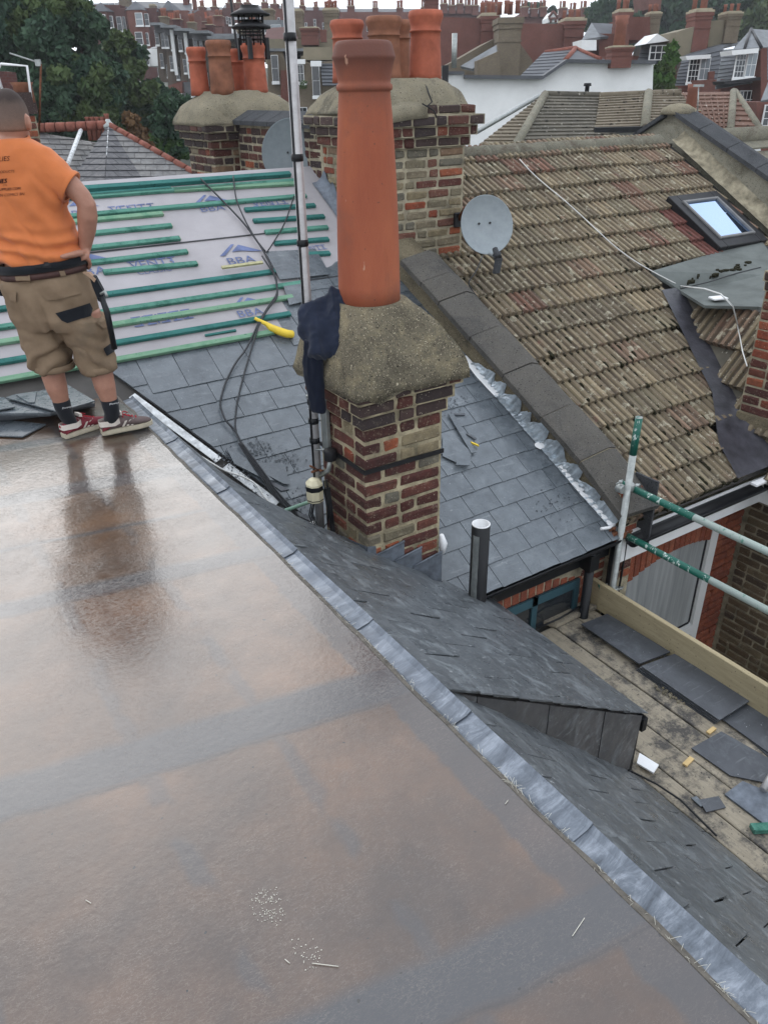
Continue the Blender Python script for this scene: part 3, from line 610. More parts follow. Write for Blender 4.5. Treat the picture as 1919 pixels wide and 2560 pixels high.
for k in range(-4, 13):
    v = -0.06 - GA * k
    xlo = -2.6 if k >= 0 else 2.38 - 0.06 * k
    x = -2.7 + (WS / 2 if k % 2 else 0) + 0.03
    while x < XW + 0.2:
        x0, x1 = x, x + WS - 0.005
        if x0 >= xlo - 0.02:
            if x0 < xlo - 0.05: x += WS; continue
            poly = [(x0, v), (x1, v), (x1, v + 0.42), (x0, v + 0.42)]
            cl = [(1, 0.095, XW + 0.005)]
            if v < 0.1:
                cl.append(valley_clip(0.085))
                if x0 < 1.2: cl.append((0, -1, -0.03))
            pc = clip_poly(poly, cl)
            if len(pc) >= 3:
                inch = 1.86 < 0.5 * (x0 + x1) < 2.41 and 3.1 < MY0 + v * math.cos(MP) < 3.45
                if not inch:
                    if len(pc) == 4 and all(abs(p[0] - q[0]) < 1e-6 and abs(p[1] - q[1]) < 1e-6 for p, q in zip(pc, poly)):
                        o = obj('slate', full_slate(), SLATE, mainr); j = rnd.uniform(-0.003, 0.003)
                        o.matrix_world = Matrix.Translation(mpt(x0, v + rnd.uniform(-0.004, 0.004))) @ MB_ROT @ Matrix.Rotation(j, 4, 'Z')
                    else:
                        mpoly(pc, mainr, 'slate', SLATE, [0.016 - 0.015 * (q[1] - v) / 0.42 for q in pc])
        x += WS
# white valley trough along the foot of the slates
mb = MB(); e = Vector((vx1 - vx0, vv1 - vv0, 0)).normalized(); nx, nv = -e.y, e.x
def strip(t0, t1, g0, g1, off, parent, mat, name):
    m_ = MB(); P = []
    for t_ in (t0, t1):
        for g in ((g0, g1) if t_ == t0 else (g1, g0)):
            P.append(mpt(vx0 + e.x * t_ + nx * g, vv0 + e.y * t_ + nv * g, off))
    m_.prism(P, MN * 0.004); return obj(name, m_, mat, parent)
strip(0.0, 0.74, 0.005, 0.058, 0.006, mainr, WHITEV, 'valley_trough'); strip(0.80, 1.22, 0.0, 0.06, 0.006, mainr, WHITEV, 'valley_trough')
strip(0.02, 1.3, 0.076, 0.098, 0.004, mainr, BLACKM, 'valley_edge')
# membrane over the upper slope
mb = MB(); nx_, nv_ = 60, 16; rows = []
for j in range(nv_ + 1):
    v = lerp(0.30, VR - 0.02, j / nv_); rows.append([mpt(lerp(-5.5, XW, i / nx_), v, 0.002 + 0.005 * mnoise.noise(Vector((i * 0.5, v * 3, 1))) + 0.004) for i in range(nx_ + 1)])
mb.ring(rows[::-1], False, True, closed=False); memb = obj('breather_membrane', mb, MEMB, mainr)
for vj in (mxv(420, 518)[1], mxv(560, 598)[1], mxv(420, 756)[1]):     # dark laps of the membrane
    mb = MB(); mb.obox(mpt(0, vj, 0.013), (5.4, 0, 0) if vj < 0 else (3.3, 0, 0), MV * 0.006, MN * 0.0015); obj('membrane_lap', mb, CABLE, mainr)
# battens (photograph pixels of their top edges give how far up the slope and how long they are)
def c5(x, y): return 160 + x * 0.42219, 420 + y * 0.42219
BT = [((-900, 118), (1330, 43), BATT, 1), ((-900, 158), (1380, 78), BATG, 0), ((-900, 185), (632, 128), BATT, 0), ((636, 128), (1400, 103), BATY, 0), ((-900, 262), (1425, 168), BATG, 0),
      ((-900, 350), (580, 275), BATY, 0), ((1062, 252), (1478, 226), BATT, 0), ((-900, 430), (632, 345), BATG, 0), ((1113, 318), (1532, 291), BATT, 0), ((-900, 520), (680, 420), BATG, 0), ((1182, 385), (1552, 355), BATG, 0),
      ((-900, 610), (725, 498), BATG, 0), ((1236, 452), (1556, 424), BATT, 0), ((228, 620), (783, 570), BATG, 0), ((-900, 830), (1240, 615), BATT, 0), ((1400, 520), (1562, 505), BATT, 0),
      ((-900, 925), (1420, 680), BATG, 0), ((-900, 1035), (1345, 765), BATY, 0), ((-900, 1130), (1330, 865), BATT, 0), ((-900, 1215), (1255, 968), BATY, 0)]
for (a, b, mt, big_) in BT:
    xa, va = mxv(*c5(*a)); xb, vb = mxv(*c5(*b)); v = vb if a[0] < 0 else 0.5 * (va + vb); xb = min(xb, XW - 0.02)
    dv = (vb - va) / max(0.3, xb - xa) * 0.3 if a[0] > 0 else 0
    m_ = MB(); h, w = (0.0125, 0.021) if not big_ else (0.018, 0.024); c = mpt(0.5 * (xa + xb), v - w, 0.010 + h)
    m_.cbox(c, Vector(((xb - xa) / 2, 0, 0)) + MV * dv, MV * w, MN * h, 0.003); o = obj('batten', m_, mt, mainr)
    if b[0] < 1000 and a[0] < 1000:
        m_ = MB(); m_.obox(mpt(xb + 0.0012, v - w, 0.010 + h) + MV * dv, (0.001, 0, 0), MV * (w - 0.003), MN * (h - 0.003)); obj('batten_end', m_, BATEND, mainr)
m_ = MB(); xa, va = mxv(*c5(930, 620)); xb, vb = mxv(*c5(1178, 600)); m_.obox(mpt(0.5 * (xa + xb), 0.5 * (va + vb) + 0.01, 0.05), ((xb - xa) / 2, 0, 0), MV * 0.012, MN * 0.008)
tag(obj('batten_offcut', m_, BATEND), 'short pale timber offcut lying along a green batten beside the print', 'offcut')
m_ = MB(); xa, va = mxv(*c5(840, 1010)); xb, vb = mxv(*c5(1025, 985)); m_.obox(mpt(0.5 * (xa + xb), 0.5 * (va + vb) + 0.02, 0.016), ((xb - xa) / 2, 0, 0), MV * 0.008, MN * 0.006)
tag(obj('batten_splinter', m_, BATT), 'thin dark green splinter of batten lying just above the top slates', 'offcut')
# printing on the membrane
PRN = MB()
def print_text(s, px, py, h, squash=1.0, dep=0.013):
    me = text_mesh(s, 1.0); x0, v0 = mxv(*c5(px, py)); ang = -0.0
    o = len(PRN.v)
    for v in me.vertices: PRN.v.append(tuple(mpt(x0 + v.co.x * h * squash, v0 + v.co.y * h, dep)))
    for p in me.polygons: PRN.f.append(tuple(i + o for i in p.vertices)); PRN.sm.append(False)
    bpy.data.meshes.remove(me)
def print_poly(pts, dep=0.0135):
    P = [mpt(*mxv(*c5(*p)), dep) for p in pts]; PRN.poly(P)
def bba(px, py, h, roof=True):
    print_text('BBA', px, py, h, 1.15)
    if roof:
        x0, v0 = mxv(*c5(px, py)); q = lambda a, b: tuple(mpt(x0 + a * h, v0 + b * h, 0.0135))
        PRN.poly([q(-0.25, 0.95), q(1.0, 2.0), q(1.25, 2.0), q(0.15, 0.95)]); PRN.poly([q(0.75, 1.25), q(1.5, 1.9), q(3.0, 0.95), q(2.3, 1.05), q(1.5, 1.25)])
def vent(px, py, h, sub=False):
    print_text('VENT3', px, py, h, 1.0)
    for kx in (0.12, 0.8, 1.55, 2.2, 2.8):                  # stencil-like serifs
        x0, v0 = mxv(*c5(px, py)); q = lambda a, b: tuple(mpt(x0 + a * h, v0 + b * h, 0.0136)); PRN.poly([q(kx - 0.2, -0.02), q(kx + 0.3, -0.02), q(kx + 0.3, 0.07), q(kx - 0.2, 0.07)]); PRN.poly([q(kx - 0.2, 0.63), q(kx + 0.3, 0.63), q(kx + 0.3, 0.71), q(kx - 0.2, 0.71)])
vent(285, 276, 0.115); vent(1125, 236, 0.105); vent(400, 606, 0.115); print_text('CLASSIC', 440, 640, 0.07); vent(430, 948, 0.135); vent(1400, 505, 0.08); print_text('CLASSIC', 1170, 262, 0.05)
bba(812, 268, 0.105); bba(975, 582, 0.115); bba(1035, 893, 0.10); bba(0, 300, 0.10); bba(60, 655, 0.12)
obj('membrane_print', PRN, PRINT, mainr)
# loose slates near the ridge end of the slating
for (pts, nm) in (([(1190, 515), (1485, 498), (1570, 648), (1275, 680)], 'a'), ([(1290, 700), (1440, 690), (1460, 800), (1330, 830)], 'b')):
    P = [mxv(*c5(*p)) for p in pts][::-1]; mpoly(P, mainr, 'slate', SLATE, [0.034] * 4)
# gutter, fascia and the back wall below it
half_gutter((3.93, 3.09, -1.10), (2.45, 3.09, -1.10), 0.058, mainr, BLACKP)
mb = MB(); mb.box((2.40, 3.155, -1.30), (3.95, 3.18, -1.09)); obj('fascia', mb, BLACKP, mainr)
mb = MB(); mb.box((2.80, 3.20, -7), (4.18, 3.40, -1.06)); house = thing('terraced_house', 'brick back wall of the house under the new slates, with soldier arch', 'house')
obj('wall_core', mb, MORTARG, house)
# ================================================================== brickwork helpers
BR_CACHE = {}
def brick_mesh(L, D, H, var, mat):
    key = (round(L, 3), round(D, 3), round(H, 3), var, mat.name)
    if key not in BR_CACHE:
        r = random.Random(hash(key[:4]) % 99991); m_ = MB(); m_.cbox((0, 0, 0), (L / 2, 0, 0), (0, D / 2, 0), (0, 0, H / 2), min(0.010, H * 0.16))
        m_.v = [tuple(c + r.uniform(-0.0042, 0.0042) for c in v) for v in m_.v]
        BR_CACHE[key] = m_.mesh('brick'); BR_CACHE[key].materials.append(mat)
    return BR_CACHE[key]
def row_lengths(total, start_head, S=0.225, Hd=0.113):
    out = []; x = 0; h = start_head if random.random() < 0.7 else not start_head
    while x < total - 0.02:
        l = Hd if h else S
        if total - x - l < 0.06: l = total - x
        out.append(l); x += l; h = not h if random.random() < 0.6 else False
    return out
def put_brick(parent, c, L, D, H, rot, mat, rnd, proud=0.002):
    o = obj('brick', brick_mesh(L, D, H, rnd.randrange(6), mat), mat, parent)
    o.location = c; o.rotation_euler = (rnd.uniform(-0.012, 0.012), rnd.uniform(-0.008, 0.008), rot + rnd.uniform(-0.012, 0.012)); return o
def brick_wall(parent, p0, udir, ndir, length, z0, courses, ch, mats, seed, mort=0.011, depth=0.10, skip=None, out=0.0):
    """one face of brickwork: p0 its lower left corner on the face line, udir along it, ndir out of it"""
    rnd = random.Random(seed); random.seed(seed); udir = Vector(udir); ndir = Vector(ndir); ang = math.atan2(udir.y, udir.x)
    for k in range(courses):
        x = 0.0
        for l in row_lengths(length, k % 2 == 0):
            L = l - mort; c = Vector(p0) + udir * (x + l / 2) - ndir * (depth / 2 - out - rnd.uniform(-0.002, 0.003)); c.z = z0 + ch * (k + 0.5)
            if not (skip and skip(x + l / 2, k)):
                mt = mats(rnd, k, x + l / 2) if callable(mats) else mats
                put_brick(parent, c, L, depth, ch - mort, ang, mt, rnd)
            x += l
def stack_courses(parent, x0, y0, x1, y1, z0, courses, ch, mats, seed, mort=0.011, sides='SW'):
    """courses of a chimney stack; S faces -y, W faces -x. Corner bricks turn the corner."""
    rnd = random.Random(seed); random.seed(seed); D = 0.105
    for k in range(courses):
        z = z0 + ch * (k + 0.5); own = k % 2 == 0
        xs_ = x0 if own else x0 + D + mort; ys_ = y0 + D + mort if own else y0
        pick = lambda kk, pos: mats(rnd, kk, pos) if callable(mats) else mats
        x = xs_
        for l in row_lengths(x1 - xs_, False if own else True):
            put_brick(parent, (x + (l - mort) / 2, y0 + D / 2 - rnd.uniform(0, 0.003), z), l - mort, D, ch - mort, 0, pick(k, x - x0), rnd); x += l
        y = ys_
        for l in row_lengths(y1 - ys_, True if own else False):
            put_brick(parent, (x0 + D / 2 - rnd.uniform(0, 0.003), y + (l - mort) / 2, z), l - mort, D, ch - mort, math.pi / 2, pick(k, y - y0), rnd); y += l
def stack_core(parent, x0, y0, x1, y1, z0, z1, mat, name='mortar_core'):
    m_ = MB(); m_.box((x0 + 0.007, y0 + 0.007, z0), (x1 - 0.004, y1 - 0.004, z1)); return obj(name, m_, mat, parent)
def flaunch(parent, rect, z0, top, z1, mat, bulge=0.03, seed=1, name='flaunching', nseg=14, drop=0.02, dome=0.10, sq=3, ex=0.9):
    """mortar flaunching from the rim rect (x0,y0,x1,y1) up to the flat top rect"""
    x0, y0, x1, y1 = rect; a0, b0, a1, b1 = top; rings = []
    def rr(t_, x0, y0, x1, y1, rad):
        n = 40; P = []
        for k in range(n):
            s_ = k / n * 4; side = int(s_); f = s_ - side
            q = [((x0, y0), (x1, y0)), ((x1, y0), (x1, y1)), ((x1, y1), (x0, y1)), ((x0, y1), (x0, y0))][side]
            P.append(Vector((lerp(q[0][0], q[1][0], f), lerp(q[0][1], q[1][1], f), 0)))
        cx, cy = (x0 + x1) / 2, (y0 + y1) / 2
        if rad > 0:
            hx, hy = (x1 - x0) / 2, (y1 - y0) / 2; out = []
            for p in P:
                dx, dy = p.x - cx, p.y - cy; u = max(-1, min(1, dx / hx)); w = max(-1, min(1, dy / hy)); r_ = rad
                kx = math.sqrt(max(0, 1 - w * w * 0.5)); ky = math.sqrt(max(0, 1 - u * u * 0.5))
                out.append(Vector((cx + lerp(dx, hx * u * kx, r_), cy + lerp(dy, hy * w * ky, r_), 0)))
            P = out
        return P
    for i in range(nseg + 1):
        t_ = i / nseg; e = t_ ** ex; R = rr(t_, lerp(x0, a0, e), lerp(y0, b0, e), lerp(x1, a1, e), lerp(y1, b1, e), 0.02 + 0.98 * t_ ** sq)
        z = lerp(z0, z1, t_ + dome * math.sin(math.pi * t_)); ring = []
        for p in R:
            n_ = fbm(Vector((p.x * 5 + seed, p.y * 5, z * 5)), 4); c = Vector(((x0 + x1) / 2, (y0 + y1) / 2, 0)); d = (p - c); d = d.normalized() if d.length else d
            q = p + d * (bulge * math.sin(math.pi * min(1, t_ * 1.1)) + 0.016 * n_); ring.append((q.x, q.y, z + 0.012 * n_ - (drop * abs(fbm(Vector((p.x * 9, p.y * 9, seed)), 2)) if i == 0 else 0)))
        rings.append(ring)
    m_ = MB(); m_.ring(rings, True, True); return obj(name, m_, mat, parent)
def pot(name, c, prof, mat, label=None, n=40, group=None, wall=0.025):
    m_ = MB(); h = prof[-1][1]; r = prof[-1][0]
    P = list(prof) + [(r - wall, h - 0.002), (r - wall - 0.004, h - 0.30)]
    m_.lathe(P, (0, 0, 0), n); o = obj(name, m_, mat, None, c)
    return o
# ================================================================== the near chimney
CX0, CY0, CX1, CY1 = 1.88, 3.13, 2.385, 3.61
ch1 = thing('brick_chimney', 'nearest brick chimney with mossy sloping cap beside the black pipe', 'chimney')
def m1(rnd, k, pos):
    q = rnd.random(); return BRICK if q < 0.74 else (BRICKY if q < 0.93 else BRICKR)
stack_core(ch1, CX0, CY0, CX1, CY1, -1.5, 0.42, MORTAR)
CH = 0.0795; Z0 = 0.185 - CH * 15
stack_courses(ch1, CX0, CY0, CX1, CY1, Z0, 15, CH, m1, 7, 0.017)
z = 0.185
for k, o in enumerate((0.022, 0.048, 0.078)):          # oversailing courses
    z0_ = z + CH * k; stack_core(ch1, CX0 - o, CY0 - o, CX1 + o, CY1 + o, z0_ + 0.004, z0_ + CH, MORTAR, 'corbel_mortar')
    stack_courses(ch1, CX0 - o, CY0 - o, CX1 + o, CY1 + o, z0_, 1, CH, (lambda r, k_, p: BRICKK if r.random() < 0.55 else BRICK) if k < 2 else BRICKK, 30 + k, 0.015)
flaunch(ch1, (CX0 - 0.100, CY0 - 0.100, CX1 + 0.098, CY1 + 0.10), 0.185 + CH * 2.62, (1.915, 3.20, 2.275, 3.56), 0.775, FLAUNCH, 0.004, 3, drop=0.06, dome=0.0, sq=6, ex=1.35)
# lead at its foot: apron on the left face, stepped on the near face
m_ = MB(); P = [(CX0 - 0.007, CY1 + 0.02, -0.62), (CX0 - 0.007, CY0 - 0.012, -0.50), (CX0 - 0.007, CY0 - 0.012, -0.72), (CX0 - 0.007, CY1 + 0.02, -0.95)]
m_.prism(P, (-0.004, 0, 0)); m_.prism([(CX0 - 0.011, CY0 - 0.008, -0.50), (CX0 + 0.05, CY0 - 0.008, -0.515), (CX0 + 0.05, CY0 - 0.008, -0.80), (CX0 - 0.011, CY0 - 0.008, -0.80)], (0, -0.004, 0)); obj('lead_apron', m_, LEADD, ch1)
for k, (a, b) in enumerate(((0.04, 0.24), (0.17, 0.36), (0.30, 0.505))):
    zt = -0.545 - 0.078 * k; m_ = MB(); o = 0.008 + 0.005 * k
    ring = [[(CX0 + a, CY0 - o, zt - 0.04), (CX0 + b, CY0 - o, zt), (CX0 + b, CY0 + 0.02, zt + 0.004), (CX0 + a, CY0 + 0.02, zt - 0.036)], ]
    m_.prism([(CX0 + a, CY0 - o, zt - 0.03), (CX0 + b, CY0 - o, zt), (CX0 + b, CY0 - o, zt - 0.22), (CX0 + a, CY0 - o, zt - 0.20)], (0, -0.004, 0))
    m_.tube([(CX0 + a, CY0 - o - 0.004, zt - 0.03), (CX0 + b, CY0 - o - 0.004, zt)], 0.006, 6); obj('stepped_lead', m_, LEADD, ch1)
m_ = MB(); m_.tube([(CX1 + 0.01, CY0 + 0.0, -0.60), (CX1 + 0.022, CY0 - 0.005, -0.66), (CX1 + 0.018, CY0, -0.73)], [0.012, 0.024, 0.016], 8); obj('sealant', m_, WHITEP, ch1)
# steel strap with its bracket
zs = -0.052; m_ = MB()
for (a, b) in (((CX0 - 0.006, CY1 + 0.01), (CX0 - 0.006, CY0 - 0.006)), ((CX0 - 0.006, CY0 - 0.006), (CX1 + 0.006, CY0 - 0.006))):
    a, b = Vector((*a, zs)), Vector((*b, zs)); d = (b - a) / 2; n_ = d.cross(Vector((0, 0, 1))).normalized(); m_.obox((a + b) / 2 + n_ * 0.0, d, n_ * 0.002, (0, 0, 0.013))
obj('steel_strap', m_, BLACKM, ch1)
# the tall terracotta pot
potp = [(0.186, 0.0), (0.184, 0.10), (0.178, 0.35), (0.166, 0.62), (0.148, 0.86), (0.139, 0.945), (0.139, 0.952), (0.149, 0.956), (0.151, 0.968), (0.148, 0.978), (0.140, 0.982), (0.141, 0.995), (0.150, 1.04), (0.163, 1.075), (0.168, 1.082), (0.165, 1.09), (0.152, 1.128), (0.143, 1.142), (0.132, 1.146)]
potp = [(r * 0.845, h) for r, h in potp]; o = pot('chimney_pot', (2.085, 3.375, 0.755), potp, POT); tag(o, 'tall tapered terracotta pot in front, on the nearest brick chimney', 'chimney pot')
# aluminium mast strapped beside it, black tape round it
PX, PY = 1.80, 3.52
mast = thing('aerial_mast', 'tall aluminium mast with black tape bands beside the nearest chimney', 'mast')
def mastp(z): return Vector((PX + 0.008 * (z - 0.5), PY + 0.012 * (z - 0.5), z))
m_ = MB(); m_.tube([mastp(-0.78), mastp(0.4), mastp(2.7)], 0.0245, 16); obj('pole', m_, ALU, mast)
m_ = MB(); off = Vector((-0.024, -0.010, 0)); m_.tube([mastp(-0.3) + off, mastp(0.4) + off * 1.05, mastp(1.2) + off, mastp(2.7) + off], 0.006, 6); obj('cable', m_, BLACKP, mast)
for z in (1.92, 1.44, 1.06, 0.66, 0.245, 0.135, 0.02):
    m_ = MB(); m_.lathe([(0.026, -0.016), (0.0285, -0.014), (0.0285, 0.014), (0.026, 0.016)], mastp(z) + Vector((-0.003, -0.001, 0)), 16); obj('tape', m_, BLACKP, mast)
# wall bracket, clamp, rusted bolts
br = thing('mast_bracket', 'weathered steel bracket and black clamp holding the mast to the chimney', 'bracket')
m_ = MB(); m_.cbox((CX0 - 0.02, 3.50, 0.12), (0.012, 0.0, 0.0), (0, 0.03, 0), (0, 0, 0.20), 0.003); m_.obox((CX0 - 0.05, 3.50, 0.29), (0.06, -0.02, 0.02), (0, 0.02, 0), (0, 0, 0.008)); obj('arm', m_, GALV, br)
m_ = MB(); m_.tube([(CX0 - 0.12, 3.51, 0.335), (CX0 + 0.02, 3.485, 0.29)], 0.014, 6); m_.tube([(CX0 - 0.10, 3.49, 0.30), (CX0 - 0.02, 3.50, 0.29)], 0.007, 6); m_.tube([(CX0 - 0.11, 3.53, 0.315), (CX0 - 0.05, 3.50, 0.30)], 0.007, 6); obj('rusted_fixing', m_, RUST, br)
m_ = MB(); m_.lathe([(0.034, -0.03), (0.036, -0.026), (0.036, 0.026), (0.034, 0.03), (0.02, 0.032)], (CX0 - 0.045, 3.42, -0.045), 14); obj('clamp', m_, BLACKM, br)
m_ = MB(); m_.tube([(PX - 0.02, PY - 0.02, -0.03), (PX + 0.02, PY - 0.05, -0.028), (CX0 - 0.04, 3.43, -0.03)], 0.006, 6); m_.tube([(CX0 - 0.045, 3.42, -0.07), (CX0 - 0.055, 3.43, -0.14), (PX, PY - 0.02, -0.20)], 0.014, 6); obj('u_bolt', m_, GALV, br)
m_ = MB(); 
for q in ((-0.05, 0.02, 0.03), (-0.06, -0.02, 0.01), (-0.02, -0.05, 0.02), (0.03, -0.03, -0.01)): m_.tube([(PX, PY - 0.03, -0.155), (PX + q[0], PY - 0.03 + q[1], -0.155 + q[2])], 0.007, 6)
obj('rusted_clamp', m_, RUST, br)
# cream splitter box on the mast
sb = thing('junction_box', 'small cream eight sided aerial box with black band on the mast', 'box'); c = Vector((PX - 0.042, PY - 0.035, -0.275))
m_ = MB(); m_.lathe([(0.040, -0.062), (0.050, -0.056), (0.050, 0.012)], c, 8, False); obj('lower_case', m_, CREAMP, sb)
m_ = MB(); m_.lathe([(0.0515, 0.012), (0.0515, 0.040)], c, 8, False); obj('band', m_, BLACKP, sb)
m_ = MB(); m_.lathe([(0.050, 0.040), (0.050, 0.052), (0.030, 0.075), (0.012, 0.080)], c, 8, False); obj('lid', m_, CREAMP, sb)
m_ = MB(); m_.lathe([(0.0515, -0.048), (0.0515, -0.043)], c, 8, False); obj('seam', m_, BLACKP, sb)
# black coax loops hanging below the box and down to the valley
lc = thing('coaxial_cables', 'black looped coaxial cables hanging from the cream box down the mast', 'cable')
for k, dx in enumerate((0, 0.012, 0.022)):
    m_ = MB(); m_.tube([c + Vector((-0.03 + dx, -0.01, -0.06)), c + Vector((-0.045 + dx, 0, -0.14)), c + Vector((-0.02 + dx, 0.0, -0.23)), c + Vector((0.03, 0.01, -0.27)), c + Vector((0.07, 0.0, -0.23)), c + Vector((0.075 + dx, 0.0, -0.10)), c + Vector((0.06 + dx, 0, 0.05))], 0.004, 6); obj('loop', m_, BLACKP, lc)
for k, dx in enumerate((0.0, 0.014, 0.026, 0.036)):
    m_ = MB(); m_.tube([c + Vector((0.055 + dx, -0.005, 0.0)), c + Vector((0.075 + dx * 0.6, -0.02, -0.18)), c + Vector((0.075 + dx * 0.5, -0.035, -0.30)), (1.80 + dx, 3.42, -0.62), (1.78 + dx, 3.34, -0.66), (1.84, 3.24, -0.64)], 0.0055, 6); obj('strand', m_, BLACKP, lc)
m_ = MB(); m_.tube([at_m(672, 1292, 0.05), at_m(700, 1281, 0.07), at_m(800, 1245, 0.12)], 0.012, 10)
tag(obj('copper_pipe', m_, plain('verdigris_tube', (0.20, 0.33, 0.26), 0.6, 0.25, 30)), 'short pale green tube lying across the valley below the cream box', 'pipe')
for k, (x, y, s_) in enumerate(((775, 1318, 0.05), (805, 1340, 0.03))):
    m_ = MB(); p = at_m(x, y, 0.03); m_.cbox(p, (s_, 0.01, 0), MV * s_ * 0.6, MN * 0.012, 0.006); tag(obj('plaster_scrap', m_, WHITEP), ['larger white plastic scrap at the foot of the mast', 'small white sealant lump at the chimney lead apron'][k], 'scrap')
# navy top thrown over the chimney
J = MB()
def loft(mb, rows, n=20):
    """rows of (centre, axis_a, axis_b): elliptical rings"""
    mb.ring([[Vector(c_) + Vector(a__) * math.cos(2 * math.pi * k / n) + Vector(b__) * math.sin(2 * math.pi * k / n) for k in range(n)] for c_, a__, b__ in rows], True, True); return mb
def jp(x, y, off): 
    # a point just off the left part of the flaunching
    return at_plane(x, y, (1.86 - off * 0.5, 3.30, 0.6), (-0.62, -0.55, 0.55))
u_, w_ = Vector((0.72, -0.69, 0.0)), Vector((-0.40, -0.42, 0.81))
jr = [((850, 722), 26, 0.012), ((838, 748), 40, 0.028), ((822, 775), 55, 0.045), ((808, 800), 58, 0.058), ((802, 830), 56, 0.06), ((808, 855), 46, 0.055), ((815, 876), 38, 0.045), ((820, 892), 24, 0.028)]
loft(J, [(jp(x, y, 0.02), u_ * (h / 470.0), w_ * d * 0.8) for (x, y), h, d in jr])
jr2 = [((775, 760), 18, 0.02), ((770, 790), 24, 0.035), ((778, 830), 24, 0.045), ((792, 860), 22, 0.04), ((795, 895), 24, 0.035)]
loft(J, [(jp(x, y, 0.06), u_ * (h / 470.0), w_ * d) for (x, y), h, d in jr2])
def jfold(p, n):
    s_ = p.dot(u_); q = Vector((s_ * 13 + p.z * 2.5, p.z * 2.6, 1.3)); r_ = Vector((s_ * 7 - p.z * 6, p.z * 7, 4.1))
    return 0.022 * (0.45 - 1.6 * abs(mnoise.noise(q))) + 0.012 * (0.3 - 1.4 * abs(mnoise.noise(r_ * 1.6))) + 0.004 * mnoise.noise(p * 40)
jac = thing('sweatshirt', 'navy sweatshirt slung over the left shoulder of the nearest chimney', 'sweatshirt')
obj('body', fuse(J, 0.0065, 5, jfold), NAVY, jac)
J = MB(); xs_ = CX0 - 0.115
jr3 = [((784, 850), 22, 0.03), ((783, 890), 24, 0.03), ((784, 930), 24, 0.03), ((788, 970), 21, 0.028), ((793, 1005), 19, 0.026), ((797, 1026), 17, 0.026), ((797, 1032), 14, 0.02)]
loft(J, [(at_plane(x, y, (1.78, 3.32, 0.4), (-0.8, -0.6, 0.1)), u_ * (h / 440.0), Vector((-0.8, -0.6, 0)) * d) for (x, y), h, d in jr3])
obj('sleeve', fuse(J, 0.006, 4, lambda p, n: 0.009 * (0.4 - 1.5 * abs(mnoise.noise(Vector((p.dot(u_) * 30, p.z * 6, 2))))) + 0.004 * mnoise.noise(p * 28)), NAVY2, jac)
# black soil vent pipe
sv = thing('soil_vent_pipe', 'upright black soil pipe with pale open rim standing by the eaves', 'pipe'); pc = Vector((2.60, 3.02, 0))
m_ = MB(); m_.lathe([(0.055, -2.5), (0.055, -0.545), (0.050, -0.543), (0.050, -0.80)], pc, 24); obj('pipe', m_, BLACKP, sv)
m_ = MB(); m_.lathe([(0.0545, -0.544), (0.0545, -0.538), (0.0490, -0.538), (0.0490, -0.70)], pc, 24, True, None, False); obj('rim', m_, WHITEP, sv)
m_ = MB(); rr = []
for k in range(14):
    zz_ = -0.60 - 0.05 * k; w = 0.012 + 0.008 * mnoise.noise(Vector((k * 0.9, 2, 2))); rr.append([pc + Vector((0.0562 * math.cos(a), 0.0562 * math.sin(a), zz_)) for a in [math.radians(205 - 18 - 900 * w * 0.5 + 14 * q) for q in range(4)]])
m_.ring(rr, False, True, closed=False); obj('bare_streak', m_, GALV, sv)
# ================================================================== our back wall, party wall, neighbour's roof
mk = lambda r, k, p: BRICKR if r.random() < 0.7 else BRICK
# soldier arch over our dark window
for i in range(13):
    x = 2.87 + 0.076 * i; zb = -1.39 - 0.015 * i + 0.00 ; h = 0.185 
    m_ = MB(); m_.cbox((0, 0, 0), (0.032, 0, 0), (0, 0.05, 0), (0, 0, h / 2), 0.005); o = obj('brick', m_, BRICKA, house); o.location = (x, 3.243, zb + h / 2 - 0.02 + (0.0 if i < 7 else -0.006 * (i - 6))); o.rotation_euler = (0, 0.02 * (i - 6), 0)
brick_wall(house, (3.72, 3.195, 0), (1, 0, 0), (0, -1, 0), 0.45, -2.6, 20, 0.077, mk, 91)
m_ = MB(); m_.box((2.86, 3.185, -2.6), (3.70, 3.199, -1.42)); win = obj('window', m_, GLASSD, house)
m_ = MB()
for a, b in (((2.86, -2.6), (2.91, -1.42)), ((3.65, -2.6), (3.70, -1.42)), ((3.24, -2.6), (3.29, -1.42)), ((2.91, -1.49), (3.65, -1.42))): m_.box((a[0], 3.170, a[1]), (b[0], 3.184, b[1]))
obj('window_frame', m_, plain('teal_paint', (0.03, 0.075, 0.095), 0.5), win)
m_ = MB(); m_.lathe([(0.034, -3.4), (0.034, -1.16)], (3.70, 3.10, 0), 12); m_.box((3.655, 3.06, -1.30), (3.745, 3.15, -1.17)); obj('downpipe', m_, BLACKP, house)
# ---- party wall between the slates and the ribbed tiles
PW0, PW1 = 3.75, 4.00
def wpt(x, v, o): return mpt(x - 0.095 * v, v, o)
pw = thing('party_wall', 'pebbledashed party wall with sloping concrete copings between the two roofs', 'wall')
m_ = MB(); prof = [wpt(PW0, -2.10, -0.3), wpt(PW0, -2.10, 0.10), wpt(PW0, -1.80, 0.20), wpt(PW0, 0.80, 0.20), wpt(PW0, 0.80, -0.3)]
# subdivided left face with an uneven surface
rows = []
for i in range(41):
    v = lerp(-2.10, 0.95, i / 40); tp = 0.20 if v > -1.8 else lerp(0.10, 0.20, (v + 2.1) / 0.3)
    rows.append([wpt(PW0 + 0.006 * fbm(Vector((v * 5, j, 3)), 3), v, lerp(-0.2, tp, j / 10)) for j in range(11)] + [wpt(PW1, v, tp), wpt(PW1, v, -0.2)])
m_.ring(rows, True, True); obj('wall', m_, PEBBLE, pw)
